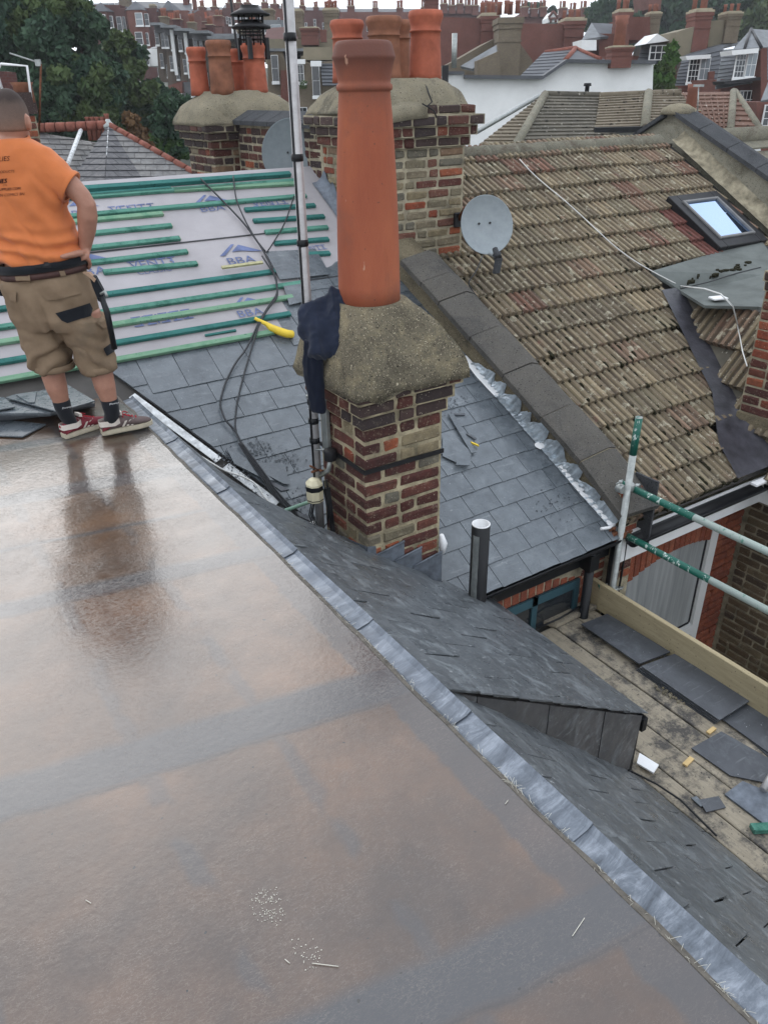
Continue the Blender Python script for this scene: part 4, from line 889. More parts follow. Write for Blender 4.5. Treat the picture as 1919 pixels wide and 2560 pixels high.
# brick end of the wall above the gutter, dark flashing board on its right
brick_wall(pw, (PW0 + 0.212, 3.125, 0), (1, 0, 0), (0, -1, 0), PW1 - PW0 - 0.02, -1.55, 10, 0.077, mk, 17)
m_ = MB(); m_.box((PW0 + 0.215, 3.135, -2.6), (PW1 + 0.19, 3.30, -0.80)); obj('mortar_core', m_, MORTARG, pw)
m_ = MB(); m_.box((PW1 + 0.195, 3.02, -1.25), (PW1 + 0.212, 3.22, -0.72)); obj('end_flashing', m_, CONCD, pw)
cj = [0.36, 0.05, -0.18, -0.56, -0.965, -1.40, -1.82]; cj = [0.62, 0.33, 0.09, -0.32, -0.74, -1.19, -1.63]
def coping(parent, x0, xr, x1, va, vb, offs, mat, n=6):
    o0, o1, o2 = offs; m_ = MB(); rows = []
    for i in range(n + 1):
        t_ = i / n; v = lerp(va, vb, t_); e = 0.004 * mnoise.noise(Vector((v * 6, 1, 5)))
        s_ = lambda x, o: wpt(x, v, o + e)
        rows.append([s_(x0, o0 - 0.045), s_(x0 - 0.002, o0), s_(x0 + 0.012, o0 + 0.008), s_(xr - 0.01, o1), s_(xr + 0.01, o1), s_(x1, o2), s_(x1, o2 - 0.04)])
    m_.ring(rows, True, False); return obj('coping_slab', m_, mat, parent)
for k in range(len(cj) - 1):
    dz = 0.006 * (k % 2); coping(pw, 3.69, 3.93, 4.03, cj[k] - 0.004, cj[k + 1] + 0.004, (0.225 + dz, 0.285 + dz, 0.25 + dz), CONC)
m_ = MB(); P = [(3.69, -1.635, 0.225), (3.93, -1.635, 0.285), (4.03, -1.635, 0.25)]; Q = [(3.70, -2.10, 0.16), (3.94, -2.14, 0.22), (4.04, -2.14, 0.185)]
m_.ring([[wpt(x, v, o) for x, v, o in R] + [wpt(x, v, o - 0.05) for x, v, o in R[::-1]] for R in (P, Q)], True, False); obj('coping_slab', m_, CONC, pw)
for k in range(1, len(cj)):                              # mortar joints
    m_ = MB(); m_.ring([[wpt(3.695, cj[k] + s_, 0.222), wpt(3.93, cj[k] + s_, 0.28), wpt(4.02, cj[k] + s_, 0.246), wpt(4.02, cj[k] + s_, 0.20), wpt(3.695, cj[k] + s_, 0.19)] for s_ in (-0.012, 0.012)], True, False); obj('mortar_joint', m_, MORTARG if k > 4 else BLACKM, pw)
# torn stepped lead along its foot
rnd = random.Random(8); lf = thing('stepped_lead_flashing', 'crumpled saw-toothed silver lead flashing along the pebbledashed wall', 'flashing')
vs_l = [-0.42, -0.64, -0.77, -0.97, -1.09, -1.27, -1.50, -1.66, -1.88, -2.08]
for k in range(len(vs_l) - 1):
    va, vb = vs_l[k], vs_l[k + 1]; h = rnd.uniform(0.08, 0.19); rows = []; pk = rnd.uniform(0.55, 0.98)
    for i in range(13):
        t_ = i / 12; v = lerp(va + 0.012, vb - 0.015, t_); top = 0.03 + h * (0.05 + 0.95 * (t_ / pk if t_ < pk else 1 - 0.8 * (t_ - pk) / (1.001 - pk))) + rnd.uniform(-0.008, 0.008)
        b = 0.016 * mnoise.noise(Vector((v * 26, k, 3))) + rnd.uniform(-0.003, 0.003)
        rows.append([wpt(PW0 - 0.055 - 0.03 * (0.5 + b * 20), v, 0.022), wpt(PW0 - 0.030 + b, v, 0.028 + 0.010 * math.sin(i * 2.2)), wpt(PW0 - 0.016 + b, v, 0.028 + 0.5 * (top - 0.028)), wpt(PW0 - 0.008 + b * 0.6, v, top)])
    m_ = MB(); m_.ring(rows, False, False, closed=False); obj('lead_step', m_, LEADB, lf)
for (va, vb, w) in ((-0.33, -0.78, 0.045), (-1.27, -1.33, 0.06), (-1.50, -2.09, 0.035)):
    rows = []
    for i in range(9):
        v = lerp(va, vb, i / 8); ww = w * (0.55 + 0.45 * math.sin(math.pi * (0.15 + 0.7 * i / 8))) + 0.012 * mnoise.noise(Vector((v * 20, w * 50, 1)))
        rows.append([wpt(PW0 - 0.035 - ww, v, 0.021), wpt(PW0 - 0.03 - ww * 0.5, v, 0.030), wpt(PW0 - 0.02, v, 0.030)])
    m_ = MB(); m_.ring(rows, False, True, closed=False); obj('white_liner', m_, WHITEP, lf)
m_ = MB(); m_.tube([wpt(3.60, -2.085, 0.03), wpt(3.67, -2.10, 0.03), wpt(3.73, -2.09, 0.03)], 0.012, 6); obj('liner_end', m_, WHITEP, lf)
# ---- the second chimney, four pots
A0, B0, A1, B1 = 3.62, 5.62, 4.45, 6.60
ch2 = thing('brick_chimney', 'tall stock brick chimney on the ridge end behind the big pot, cracked cap', 'chimney')
stack_core(ch2, A0, B0, A1, B1, -0.2, 1.30, MORTARG)
def m2(r, k, p):
    if p > 0.70 : return BRICKR if r.random() < 0.75 else BRICK
    q = r.random(); return BRICKY if q < 0.86 else (BRICK if q < 0.95 else BRICKR)
stack_courses(ch2, A0, B0, A1, B1, 1.30 - 0.079 * 16, 16, 0.079, m2, 12, 0.021)
for k, o in enumerate((0.035, 0.075, 0.115)):
    z0_ = 1.30 + 0.079 * k; stack_core(ch2, A0 - o, B0 - o, A1 + o, B1 + o, z0_ + 0.004, z0_ + 0.079, MORTARG, 'corbel_mortar')
    stack_courses(ch2, A0 - o, B0 - o, A1 + o, B1 + o, z0_, 1, 0.079, BRICKK if k == 2 else (lambda r, k_, p: BRICK if r.random() < 0.6 else BRICKK), 60 + k, 0.014)
stack_core(ch2, A0 - 0.05, B0 - 0.05, A1 + 0.065, B1 + 0.05, 1.537, 1.60, MORTARG, 'corbel_mortar')
brick_wall(ch2, (4.02, B0 - 0.052, 0), (1, 0, 0), (0, -1, 0), 0.49, 1.540, 1, 0.07, BRICKK, 65)
flaunch(ch2, (A0 - 0.10, B0 - 0.04, A1 + 0.02, B1 + 0.10), 1.55, (A0 + 0.14, B0 + 0.10, A1 - 0.06, B1 - 0.12), 1.80, FLAUNCH2, 0.02, 9)
m_ = MB(); rr = []                                      # fallen mortar over the left half of the cap
for (x, y, z) in ((3.50, 5.50, 1.49), (3.62, 5.52, 1.52), (3.78, 5.51, 1.54), (3.98, 5.52, 1.55)): rr.append([(x, y - 0.02, z - 0.03), (x, y + 0.01, z + 0.055), (x, y + 0.16, z + 0.11), (x, y + 0.2, z - 0.03)])
m_.ring(rr, True, True); obj('loose_mortar', m_, FLAUNCH2, ch2)
for pts in (((3.93, 5.515, 1.62), (3.99, 5.50, 1.59), (4.04, 5.505, 1.565), (4.06, 5.50, 1.52)), ((4.05, 5.63, 1.74), (4.03, 5.57, 1.69), (4.05, 5.55, 1.63), (3.99, 5.53, 1.60))):
    m_ = MB(); m_.tube(pts, 0.006, 4); obj('crack', m_, BLACKM, ch2)
pp0 = lambda s, h: [(0.178 * s, 0), (0.172 * s, 0.12 * h), (0.157 * s, 0.62 * h), (0.154 * s, 0.70 * h), (0.168 * s, 0.705 * h), (0.168 * s, 0.725 * h), (0.155 * s, 0.73 * h), (0.158 * s, 0.80 * h), (0.180 * s, 0.90 * h), (0.183 * s, 0.93 * h), (0.170 * s, 0.99 * h), (0.155 * s, 1.0 * h)]
pp = lambda s, h: [(r * 0.86, z) for r, z in pp0(s, h)]
for x, y, s_, h, mt, lb in ((4.29, 5.98, 0.90, 0.50, POTF, 'tallest right hand pot of the four on the cracked cap'), (4.36, 6.50, 0.80, 0.47, POTB, 'narrow pot at the back between two wider ones on the cracked cap'),
                        (3.90, 6.00, 0.92, 0.45, POTB, 'soot browned pot just behind the rim of the big front pot'), (3.80, 6.40, 0.90, 0.45, POTF, 'leftmost pot of the cracked cap, half hidden by its sooty neighbour')):
    tag(pot('chimney_pot', (x, y, 1.775), pp(s_, h), mt, n=28), lb, 'chimney pot', 'pots on the tall stock brick chimney')
# lead soakers up its left side
sk = thing('soaker_flashing', 'crumpled grey lead up the left side of the tall stock brick chimney', 'flashing')
for k in range(7):
    va = 0.75 + 0.17 * k; rows = []
    for i in range(5):
        v = lerp(va, va + 0.19, i / 4); b = 0.015 * mnoise.noise(Vector((v * 9, k * 3, 3)))
        rows.append([mpt(A0 - 0.09 + b, v, 0.02), mpt(A0 - 0.04 + b, v, 0.035 + b), mpt(A0 - 0.012 + b * 0.3, v, 0.08), mpt(A0 - 0.008, v, 0.11 + (0.03 if i > 2 else 0))])
    m_ = MB(); m_.ring(rows, False, True, closed=False); obj('lead_sheet', m_, LEADD, sk)
# ---- wall and coping running on to the third chimney beyond the ridge
fwl = thing('coped_wall', 'low brick wall with dark slab copings linking two chimneys beyond the ridge', 'wall')
m_ = MB(); m_.box((3.64, 6.62, 0.2), (3.92, 8.48, 1.44)); obj('mortar_core', m_, MORTARG, fwl)
brick_wall(fwl, (3.635, 8.45, 0), (0, -1, 0), (-1, 0, 0), 1.80, 0.78, 8, 0.079, lambda r, k, p: BRICK if r.random() < 0.6 else BRICKK, 33, 0.013)
for k in range(6):
    y0, y1 = 6.66 + 0.31 * k, 6.66 + 0.31 * (k + 1) - 0.012; zt = 1.50
    m_ = MB(); m_.ring([[(3.57, y, zt - 0.07), (3.57, y, zt - 0.03), (3.76, y, zt + 0.06), (3.79, y, zt + 0.06), (3.98, y, zt - 0.03), (3.98, y, zt - 0.07)] for y in (y0, y1)], True, False); obj('coping_slab', m_, CONCD, fwl)
# ---- third chimney with four pots, one under a black cowl
C0, D0, C1, D1 = 3.36, 8.50, 4.30, 9.25
ch3 = thing('brick_chimney', 'squat sooty chimney beyond the ridge with thick pale domed mortar cap', 'chimney')
stack_core(ch3, C0, D0, C1, D1, 0.0, 1.20, MORTARG)
stack_courses(ch3, C0, D0, C1, D1, 1.20 - 0.08 * 7, 7, 0.08, lambda r, k, p: BRICKY if r.random() < 0.3 else (BRICK if r.random() < 0.6 else BRICKK), 44, 0.014)
for k, o in enumerate((0.03, 0.065, 0.10)):
    z0_ = 1.20 + 0.08 * k; stack_core(ch3, C0 - o, D0 - o, C1 + o, D1 + o, z0_ + 0.004, z0_ + 0.08, MORTARG, 'corbel_mortar'); stack_courses(ch3, C0 - o, D0 - o, C1 + o, D1 + o, z0_, 1, 0.08, BRICKK, 70 + k, 0.014)
flaunch(ch3, (C0 - 0.11, D0 - 0.11, C1 + 0.11, D1 + 0.11), 1.43, (C0 + 0.12, D0 + 0.10, C1 - 0.14, D1 - 0.12), 1.74, FLAUNCH2, 0.05, 14)
pots3 = []
for px, s_, h, mt, Y, lb in ((500, 0.78, 0.45, POTF, 9.0, 'leftmost slim pot on the pale domed cap'), (556, 1.0, 0.50, POTB, 8.72, 'brown streaked flared pot in front on the pale domed cap'), (595, 0.74, 0.44, POTF, 9.05, 'small dark red pot between the brown pot and the cowl'), (640, 0.98, 0.48, POTF, 8.75, 'wide pot under the black cowl on the pale domed cap')):
    p = at_y(px, 215, Y); o = pot('chimney_pot', (p.x, Y, 1.70), pp(s_ * 0.86, h), mt, n=24); tag(o, lb, 'chimney pot', 'pots on the squat domed chimney'); pots3.append(Vector((p.x, Y, 1.70 + h)))
cw = thing('chimney_cowl', 'black metal two tier rain cowl with mesh on the right pot', 'cowl'); c = pots3[3]
m_ = MB(); m_.lathe([(0.20, 0.13), (0.21, 0.15), (0.10, 0.19), (0.02, 0.20)], c, 20); obj('lower_disc', m_, BLACKM, cw)
m_ = MB(); m_.lathe([(0.20, 0.245), (0.21, 0.26), (0.12, 0.30), (0.09, 0.325), (0.10, 0.335), (0.02, 0.345)], c, 20); obj('top_disc', m_, BLACKM, cw)
m_ = MB()
for k in range(10):
    a = k * 0.628; m_.tube([c + Vector((0.13 * math.cos(a), 0.13 * math.sin(a), -0.02)), c + Vector((0.13 * math.cos(a), 0.13 * math.sin(a), 0.26))], 0.008, 5)
for z in (0.03, 0.07, 0.10, 0.20): m_.lathe([(0.128, z), (0.134, z + 0.006)], c, 16)
for k in (0.4, 2.2, 4.0): m_.obox(c + Vector((0.15 * math.cos(-k), 0.15 * math.sin(-k), -0.05)), (0.02, 0, 0), (0, 0.02, 0), (0, 0, 0.10))
obj('mesh_cage', m_, BLACKM, cw)
m_ = MB(); p = at_y(605, 140, 9.3); m_.tube([(p.x, 9.3, 1.0), (p.x - 0.10, 9.3, 3.2)], 0.014, 6); tag(obj('aerial_mast', m_, BLACKM), 'thin dark aerial mast rising behind the black cowl', 'mast')
# ---- satellite dishes
def dish(name, label, c, nrm, r, mat, arm_to, squash=1.12, lnb=True):
    d = thing(name, label, 'satellite dish'); z_ = Vector(nrm).normalized(); x_ = Vector((0, 0, 1)).cross(z_).normalized(); y_ = z_.cross(x_); c = Vector(c)
    rings = []
    for rr_, dep in ((0.02, -0.055), (0.3, -0.05), (0.6, -0.036), (0.85, -0.014), (0.97, -0.001), (1.0, 0.004), (1.0, -0.004), (0.9, -0.018), (0.5, -0.05), (0.02, -0.064)):
        rings.append([c + x_ * (r * rr_ * math.cos(a)) + y_ * (r * squash * rr_ * math.sin(a)) + z_ * dep for a in [2 * math.pi * k / 36 for k in range(36)]])
    m_ = MB(); m_.ring(rings, True, True); obj('reflector', m_, mat, d)
    m_ = MB(); m_.tube([c - z_ * 0.06, c - z_ * 0.12 , Vector(arm_to) + Vector((0, -0.08, 0.10)), Vector(arm_to)], 0.02, 8); obj('arm', m_, RUST, d)
    m_ = MB(); m_.cbox(arm_to, (0.05, 0, 0), (0, 0.015, 0), (0, 0, 0.06), 0.006); obj('wall_plate', m_, BLACKM, d)
    for s_ in (-1, 1):
        m_ = MB(); m_.lathe([(0.009, -0.004), (0.009, 0.006)], c + x_ * 0.05 * s_ - z_ * 0.045 + y_ * 0.02, 8, True, z_); obj('bolt', m_, BLACKM, d)
    if lnb:
        b = c - y_ * r * squash * 0.96; e = b + z_ * 0.16 - Vector((0, 0, 0.06)); m_ = MB(); m_.tube([b - z_ * 0.02, e], 0.011, 6); obj('feed_arm', m_, GALV, d)
        m_ = MB(); m_.lathe([(0.034, 0), (0.034, 0.04), (0.024, 0.05), (0.022, 0.09)], e, 12, True, (c - e)); m_.cbox(e + Vector((0.0, 0.0, -0.06)), (0.028, 0, 0), (0, 0.02, 0), (0.01, 0.0, 0.06), 0.005); obj('receiver', m_, CONCD, d)
    return d
cdish = at_y(1217, 562, 5.15); to = (CAM - cdish).normalized()
dish('satellite_dish', 'round grey satellite dish with feed arm on the right of the tall chimney', cdish, (-0.22, -0.93, 0.30), 0.235, DISH, (4.39, 5.60, 0.72), 1.0)
cd2 = at_plane(733, 385, (0, 6.95, 0), (0, 1, 0)); dish('satellite_dish', 'dark grey satellite dish behind the mast, above the green battens', cd2, (-0.45, -0.86, 0.2), 0.285, DISHB, (3.62, 7.15, 1.25), 1.06, False)
# ---- neighbour's ribbed tile roof
NX0, NX1 = 3.97, 8.72; NVR = 2.24; NVG = -2.12
m_ = MB(); m_.prism([mpt(NX0 - 0.03, NVG, -0.06), mpt(NX1, NVG, -0.06), mpt(NX1, NVR, -0.06), mpt(NX0 - 0.03, NVR, -0.06)], MN * -0.02); nroof = struct(obj('neighbour_roof', m_, UNDER))
TW, TG = 0.300, 0.262; tcache = {}
def tile_mesh(k):
    if k not in tcache:
        r2 = random.Random(k); m_ = MB(); n = 4; prof = []
        for i in range(n):
            a = i * TW / n; prof += [(a, 0.004), (a + 0.011, 0.004), (a + 0.023, 0.024), (a + 0.055, 0.024), (a + 0.067, 0.004)]
        prof.append((TW, 0.004)); rows = []
        for (y, up_) in ((-0.004, 0.006), (0.0, 0.042), (0.15, 0.024), (TG + 0.05, 0.004)):
            rows.append([(x, y + r2.uniform(-0.002, 0.002), z * (1 if y > -0.003 else 0.2) + up_ - (0.0 if y > -0.003 else 0.010)) for x, z in prof])
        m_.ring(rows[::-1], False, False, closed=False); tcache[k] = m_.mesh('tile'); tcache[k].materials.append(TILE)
    return tcache[k]
# valley line against the back addition, in (x, v)
NVL = [(6.44, -0.12), (5.94, -1.33), (5.56, -1.80), (5.47, -2.12)]
def nv_x(v):
    for (xa, va), (xb, vb) in zip(NVL, NVL[1:]):
        if vb <= v <= va: return lerp(xa, xb, (v - va) / (vb - va))
    return 6.44 if v > -0.12 else 5.47
VX = [7.47, 8.30, 0.26, 1.13]                              # skylight opening
rnd = random.Random(4); ncol = int((NX1 - NX0) / TW); moss = MB()
for k in range(17):
    v = NVG + TG * k
    if v + TG > NVR + 0.12: break
    for i in range(ncol):
        x = NX0 + TW * i
        if v < 0.0 and x + TW > nv_x(v + TG / 2) + 0.12: continue
        if VX[0] - 0.02 < x + TW * 0.5 < VX[1] and VX[2] - 0.05 < v + TG * 0.5 < VX[3] + 0.02: continue
        red = (v + TG * 0.6 < VX[3] and v > VX[2] - 0.15 and VX[0] - TW * 1.05 < x < VX[0] - 0.02)
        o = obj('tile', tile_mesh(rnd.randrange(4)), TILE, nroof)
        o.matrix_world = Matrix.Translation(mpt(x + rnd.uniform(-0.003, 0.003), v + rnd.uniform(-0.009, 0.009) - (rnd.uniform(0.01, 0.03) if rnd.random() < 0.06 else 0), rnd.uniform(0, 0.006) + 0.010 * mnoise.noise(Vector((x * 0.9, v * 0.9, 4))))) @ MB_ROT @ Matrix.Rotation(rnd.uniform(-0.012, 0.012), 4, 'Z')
        if red: o.material_slots[0].link = 'OBJECT'; o.material_slots[0].material = TILER
        # cushions of moss in the troughs and at the tails
        dens = 0.9 + 2.9 * smoothstep(0.6, -1.0, v)
        for q in range(int(dens * rnd.random() * 2)):
            mx_, mv_ = x + rnd.randrange(5) * TW / 4 + rnd.uniform(-0.008, 0.018), v + rnd.uniform(0.0, TG) * rnd.random() ** 0.6
            if mv_ < 0 and mx_ > nv_x(mv_): continue
            sx_, sy_ = rnd.uniform(0.012, 0.026), rnd.uniform(0.015, 0.05); dv_ = mv_ - v; c = mpt(mx_, mv_, 0.042 - 0.12 * min(dv_, 0.15) - 0.14 * max(0, dv_ - 0.15) + 0.012); rr = []
            for h_, s_ in ((-0.008, 1.0), (0.004, 0.95), (0.010, 0.55)):
                rr.append([c + Vector((1, 0, 0)) * (sx_ * s_ * math.cos(a) * (1 + 0.3 * rnd.uniform(-1, 1))) + MV * (sy_ * s_ * math.sin(a) * (1 + 0.3 * rnd.uniform(-1, 1))) + MN * h_ for a in [1.047 * w for w in range(6)]])
            moss.ring(rr, True, True)
        for q in range(rnd.randrange(5, 9)):                # line under the tails: moss, thickened to draw the row shadow
            mx_ = x + rnd.uniform(0, TW)
            if v < 0 and mx_ > nv_x(v) - 0.12: continue
            c = mpt(mx_, v - 0.006, 0.020); s_ = rnd.uniform(0.010, 0.022); moss.ring([[c + Vector((s_ * 1.5 * math.cos(a), 0, 0)) + MV * (s_ * 0.6 * math.sin(a)) + MN * h_ for a in [1.257 * w for w in range(5)]] for h_ in (-0.004, 0.012)], True, True)
stuff(obj('moss_and_row_shadow', moss, MOSS, nroof))
for k in range(11):                                        # half round ridge tiles
    x = 4.55 + 0.385 * k; m_ = MB(); rr = []
    for (dx, r_) in ((0, 0.125), (0.36, 0.118), (0.365, 0.128), (0.395, 0.128)):
        if x + dx > 8.62: break
        rr.append([mpt(x + dx, NVR - 0.015, -0.02) + Vector((0, math.cos(a) * r_, math.sin(a) * r_ * 0.85)) for a in [math.pi * w / 10 for w in range(11)]] + [mpt(x + dx, NVR - 0.015, -0.02) + Vector((0, math.cos(a) * (r_ - 0.02), math.sin(a) * (r_ - 0.02) * 0.85)) for a in [math.pi * w / 10 for w in range(10, -1, -1)]])
    if len(rr) > 1: m_.ring(rr, True, True); obj('ridge_tile', m_, RIDGET, nroof)
m_ = MB(); m_.prism([mpt(-6, VR, -0.03), mpt(NX1, VR, -0.03), mpt(NX1, VR, -0.03) + Vector((0, 4, -2.3)), mpt(-6, VR, -0.03) + Vector((0, 4, -2.3))], (0, 0, -0.03)); struct(obj('front_slope', m_, UNDER))
# skylight
sl = thing('roof_window', 'dark framed roof window with reflected blue sky painted into its pane in the ribbed tiles', 'roof window')
x0, x1, v0, v1 = VX
def frame4(x0, x1, v0, v1, w, o0, o1, mat, name, parent):
    for (a, b, c, d) in ((x0, x0 + w, v0, v1), (x1 - w, x1, v0, v1), (x0 + w, x1 - w, v0, v0 + w), (x0 + w, x1 - w, v1 - w, v1)):
        m_ = MB(); m_.cbox(mpt((a + b) / 2, (c + d) / 2, (o0 + o1) / 2), ((b - a) / 2, 0, 0), MV * (d - c) / 2, MN * (o1 - o0) / 2, 0.006); obj(name, m_, mat, parent)
frame4(x0, x1, v0, v1, 0.13, -0.02, 0.115, BLACKM, 'frame', sl); frame4(x0 + 0.115, x1 - 0.115, v0 + 0.115, v1 - 0.115, 0.03, 0.10, 0.135, plain('grey_trim', (0.16, 0.16, 0.16), 0.5), 'sash', sl)
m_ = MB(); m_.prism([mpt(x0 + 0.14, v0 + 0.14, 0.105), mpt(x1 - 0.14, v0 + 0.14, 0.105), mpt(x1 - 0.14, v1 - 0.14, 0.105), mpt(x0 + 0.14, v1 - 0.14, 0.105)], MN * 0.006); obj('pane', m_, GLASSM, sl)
m_ = MB(); m_.prism([mpt(x0 - 0.02, v0 - 0.10, 0.03), mpt(x1, v0 - 0.10, 0.03), mpt(x1, v0, 0.05), mpt(x0 - 0.02, v0, 0.05)], MN * 0.008); obj('apron', m_, LEADP, sl)
m_ = MB(); m_.prism([mpt(x0 + 0.0, v0 - 0.20, 0.035), mpt(x1 + 0.15, v0 - 0.17, 0.035), mpt(x1 + 0.15, v0 - 0.09, 0.045), mpt(x0 + 0.1, v0 - 0.10, 0.045)], MN * 0.006); obj('apron_edge', m_, plain('salmon_lead_edge', (0.34, 0.20, 0.14), 0.8), sl)
# tarred valley, felt saddle, back addition roof
nv = thing('valley_lining', 'black tarred valley strip between the ribbed roof and the back addition', 'valley')
m_ = MB(); Lf = [(6.36, -0.10), (5.86, -1.33), (5.48, -1.78), (5.36, -2.13)]; Rt = [(6.66, -0.15), (6.13, -1.36), (5.80, -1.70), (5.75, -2.14)]; rows = []
for i in range(25):
    t_ = i / 24 * 3; k = min(2, int(t_)); f = t_ - k; L_ = [lerp(Lf[k][j], Lf[k + 1][j], f) for j in (0, 1)]; R_ = [lerp(Rt[k][j], Rt[k + 1][j], f) for j in (0, 1)]
    b = 0.014 * mnoise.noise(Vector((i * 0.6, 2, 2))); rows.append([mpt(L_[0] - 0.10 + b, L_[1], 0.066), mpt(lerp(L_[0], R_[0], 0.3), lerp(L_[1], R_[1], 0.3), 0.070), mpt(lerp(L_[0], R_[0], 0.75), lerp(L_[1], R_[1], 0.75), 0.075), mpt(R_[0] + b, R_[1], 0.12)])
m_.ring(rows[::-1], False, True, closed=False); obj('lining', m_, LEADP, nv)
m_ = MB(); p = at_m(1828, 985, 0.05); m_.cbox(p, Vector((0.03, -0.02, 0)), Vector((0.035, 0.085, 0.03)), MN * 0.012, 0.004); tag(obj('wood_scrap', m_, TOE), 'short pale wood scrap lying in the black valley', 'scrap')
# back addition roof: plane through the valley, rising to the right
VA, VB = mpt(6.50, -0.12, 0.04), mpt(5.72, -1.9, 0.02); NE = (VB - VA).cross(Vector((0.02, -1, 0))).normalized()
if NE.z < 0: NE = -NE
EU = Vector((0, -1, 0)); EV = NE.cross(EU); EV = EV if EV.z > 0 else -EV; EU = (EU - NE * EU.dot(NE)).normalized()
ba = struct(obj('back_addition_roof', MB().prism([VA, VB, VB + EV * 1.05 + EU * 0.1], NE * -0.03), FTILED))
EROT = Matrix((EU, EV, NE)).transposed().to_4x4()
for r_ in range(5):
    for i in range(9):
        o_ = VA - EV * 1.75 + EV * (TG * 1.25 * r_) - EU * 0.3 + EU * (TW * i); c = o_ + EU * TW / 2 + EV * TG / 2
        # keep only what lies above the valley
        tt = (c - VA).dot((VB - VA)) / (VB - VA).length_squared; side_ = (c - (VA + (VB - VA) * tt)).dot(EV)
        if side_ < 0.0 or c.z > 0.02: continue
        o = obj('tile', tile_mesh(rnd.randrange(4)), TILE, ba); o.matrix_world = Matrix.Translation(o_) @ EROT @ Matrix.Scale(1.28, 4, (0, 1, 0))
fe = thing('felt_saddle', 'grey mineral felt saddle above the black valley, with moss specks', 'roofing felt')
P = [mpt(6.36, 0.16, 0.055), mpt(8.3, 0.33, 0.055), at_z(1960, 690, 0.05), at_z(1919, 775, -0.02), at_z(1895, 768, -0.02), at_z(1760, 765, -0.02), mpt(6.46, -0.16, 0.07)]
m_ = MB(); m_.prism([p - Vector((0, 0, 0.02)) for p in P][::-1], (0, 0, 0.025)); obj('sheet', m_, FELT, fe)
FN = (P[1] - P[0]).cross(P[5] - P[0]).normalized(); fat = lambda x, y, o=0.012: at_plane(x, y, P[0] + Vector((0, 0, o)), FN)
m_ = MB(); m_.tube([fat(1700, 722), fat(1770, 705), fat(1840, 683), fat(1900, 668)], 0.006, 4); obj('lap_joint', m_, CABLE, fe)
m_ = MB(); rnd = random.Random(77)
for k in range(22):
    x_ = rnd.uniform(1715, 1870); y_ = 700 - (x_ - 1715) * 0.26 + rnd.uniform(-6, 8); c = fat(x_, y_); s_ = rnd.uniform(0.006, 0.03); m_.ring([[c + Vector((s_ * 1.6 * math.cos(a), s_ * math.sin(a), h_)) for a in [1.047 * w for w in range(6)]] for h_ in (-0.02, 0.008)], True, True)
stuff(obj('moss', m_, MOSS, fe))
m_ = MB(); p = fat(1794, 745, 0.02); m_.cbox(p, (0.07, -0.02, 0), (0.02, 0.05, 0), (0, 0, 0.008), 0.003); tag(obj('white_card', m_, WHITEP), 'small white card lying at the edge of the grey felt', 'card')
# ---- right-hand chimney at the edge of the picture
R0, S0 = 5.80, 3.02
rc = thing('brick_chimney', 'red brick chimney with rendered foot at the right edge above the gutter', 'chimney')
stack_core(rc, R0, S0, R0 + 0.75, S0 + 0.5, -0.72, 0.30, MORTARG); stack_courses(rc, R0, S0, R0 + 0.75, S0 + 0.5, -0.70, 13, 0.077, lambda r, k, p: BRICKR if r.random() < 0.55 else BRICK, 81, 0.012)
for k, o in enumerate((0.03, 0.065)): stack_core(rc, R0 - o, S0 - o, R0 + 0.8, S0 + 0.5, 0.301 + 0.077 * k, 0.378 + 0.077 * k, MORTARG, 'corbel_mortar'); stack_courses(rc, R0 - o, S0 - o, R0 + 0.78, S0 + 0.5, 0.30 + 0.077 * k, 1, 0.077, BRICKK, 84 + k)
m_ = MB(); m_.cbox((R0 + 0.40, S0 + 0.22, 0.50), (0.40, 0, 0), (0, 0.26, 0), (0, 0, 0.05), 0.02); obj('cap', m_, CONC, rc)
m_ = MB(); rows = []
for i in range(9):
    z = lerp(-1.25, -0.70, i / 8); o = 0.02 + 0.008 * mnoise.noise(Vector((i, 2, 9))); rows.append([(R0 - o, S0 + 0.5, z), (R0 - o, S0 - o, z), (R0 + 0.8, S0 - o, z), (R0 + 0.8, S0 + 0.5, z)])
m_.ring(rows, True, False); obj('rendered_foot', m_, PEBBLE, rc)
# ---- neighbour's gutter, fascia, window wall and yard
nh = thing('neighbour_house', 'red brick back wall with white window under the white fascia', 'house')
m_ = MB(); m_.box((3.95, 3.34, -7), (6.0, 3.55, -1.36)); obj('wall_core', m_, MORTARG, nh)
half_gutter((5.62, 3.03, -1.13), (4.02, 3.03, -1.13), 0.06, nh, BLACKP)
half_gutter((5.64, 3.03, -1.13), (5.64, 1.0, -1.13), 0.06, nh, BLACKP)
m_ = MB(); m_.box((4.02, 3.10, -1.36), (5.75, 3.125, -1.13)); m_.box((4.02, 3.125, -1.36), (5.9, 3.36, -1.34)); m_.box((5.70, 0.4, -1.36), (5.725, 3.10, -1.13)); m_.box((5.725, 0.4, -1.36), (6.1, 3.10, -1.34)); obj('fascia', m_, WHITEP, nh)
m_ = MB(); m_.cbox((5.50, 3.02, -1.085), (0.09, 0, 0), (0, 0.03, 0), (0.0, 0, 0.012), 0.004); obj('gutter_guard', m_, WHITEP, nh)
for i in range(20):                                       # soldier bricks of the arch
    t_ = i / 19; x = lerp(4.20, 5.48, t_); zb = -1.66 - 0.20 * (abs(t_ - 0.62) / 0.62) ** 2; zt = -1.40
    m_ = MB(); m_.cbox((0, 0, 0), (0.030, 0, 0), (0, 0.05, 0), (0, 0, (zt - zb) / 2), 0.004); o = obj('brick', m_, BRICKA, nh); o.location = (x, 3.325, (zt + zb) / 2); o.rotation_euler = (0, 0.12 * (t_ - 0.62), 0)
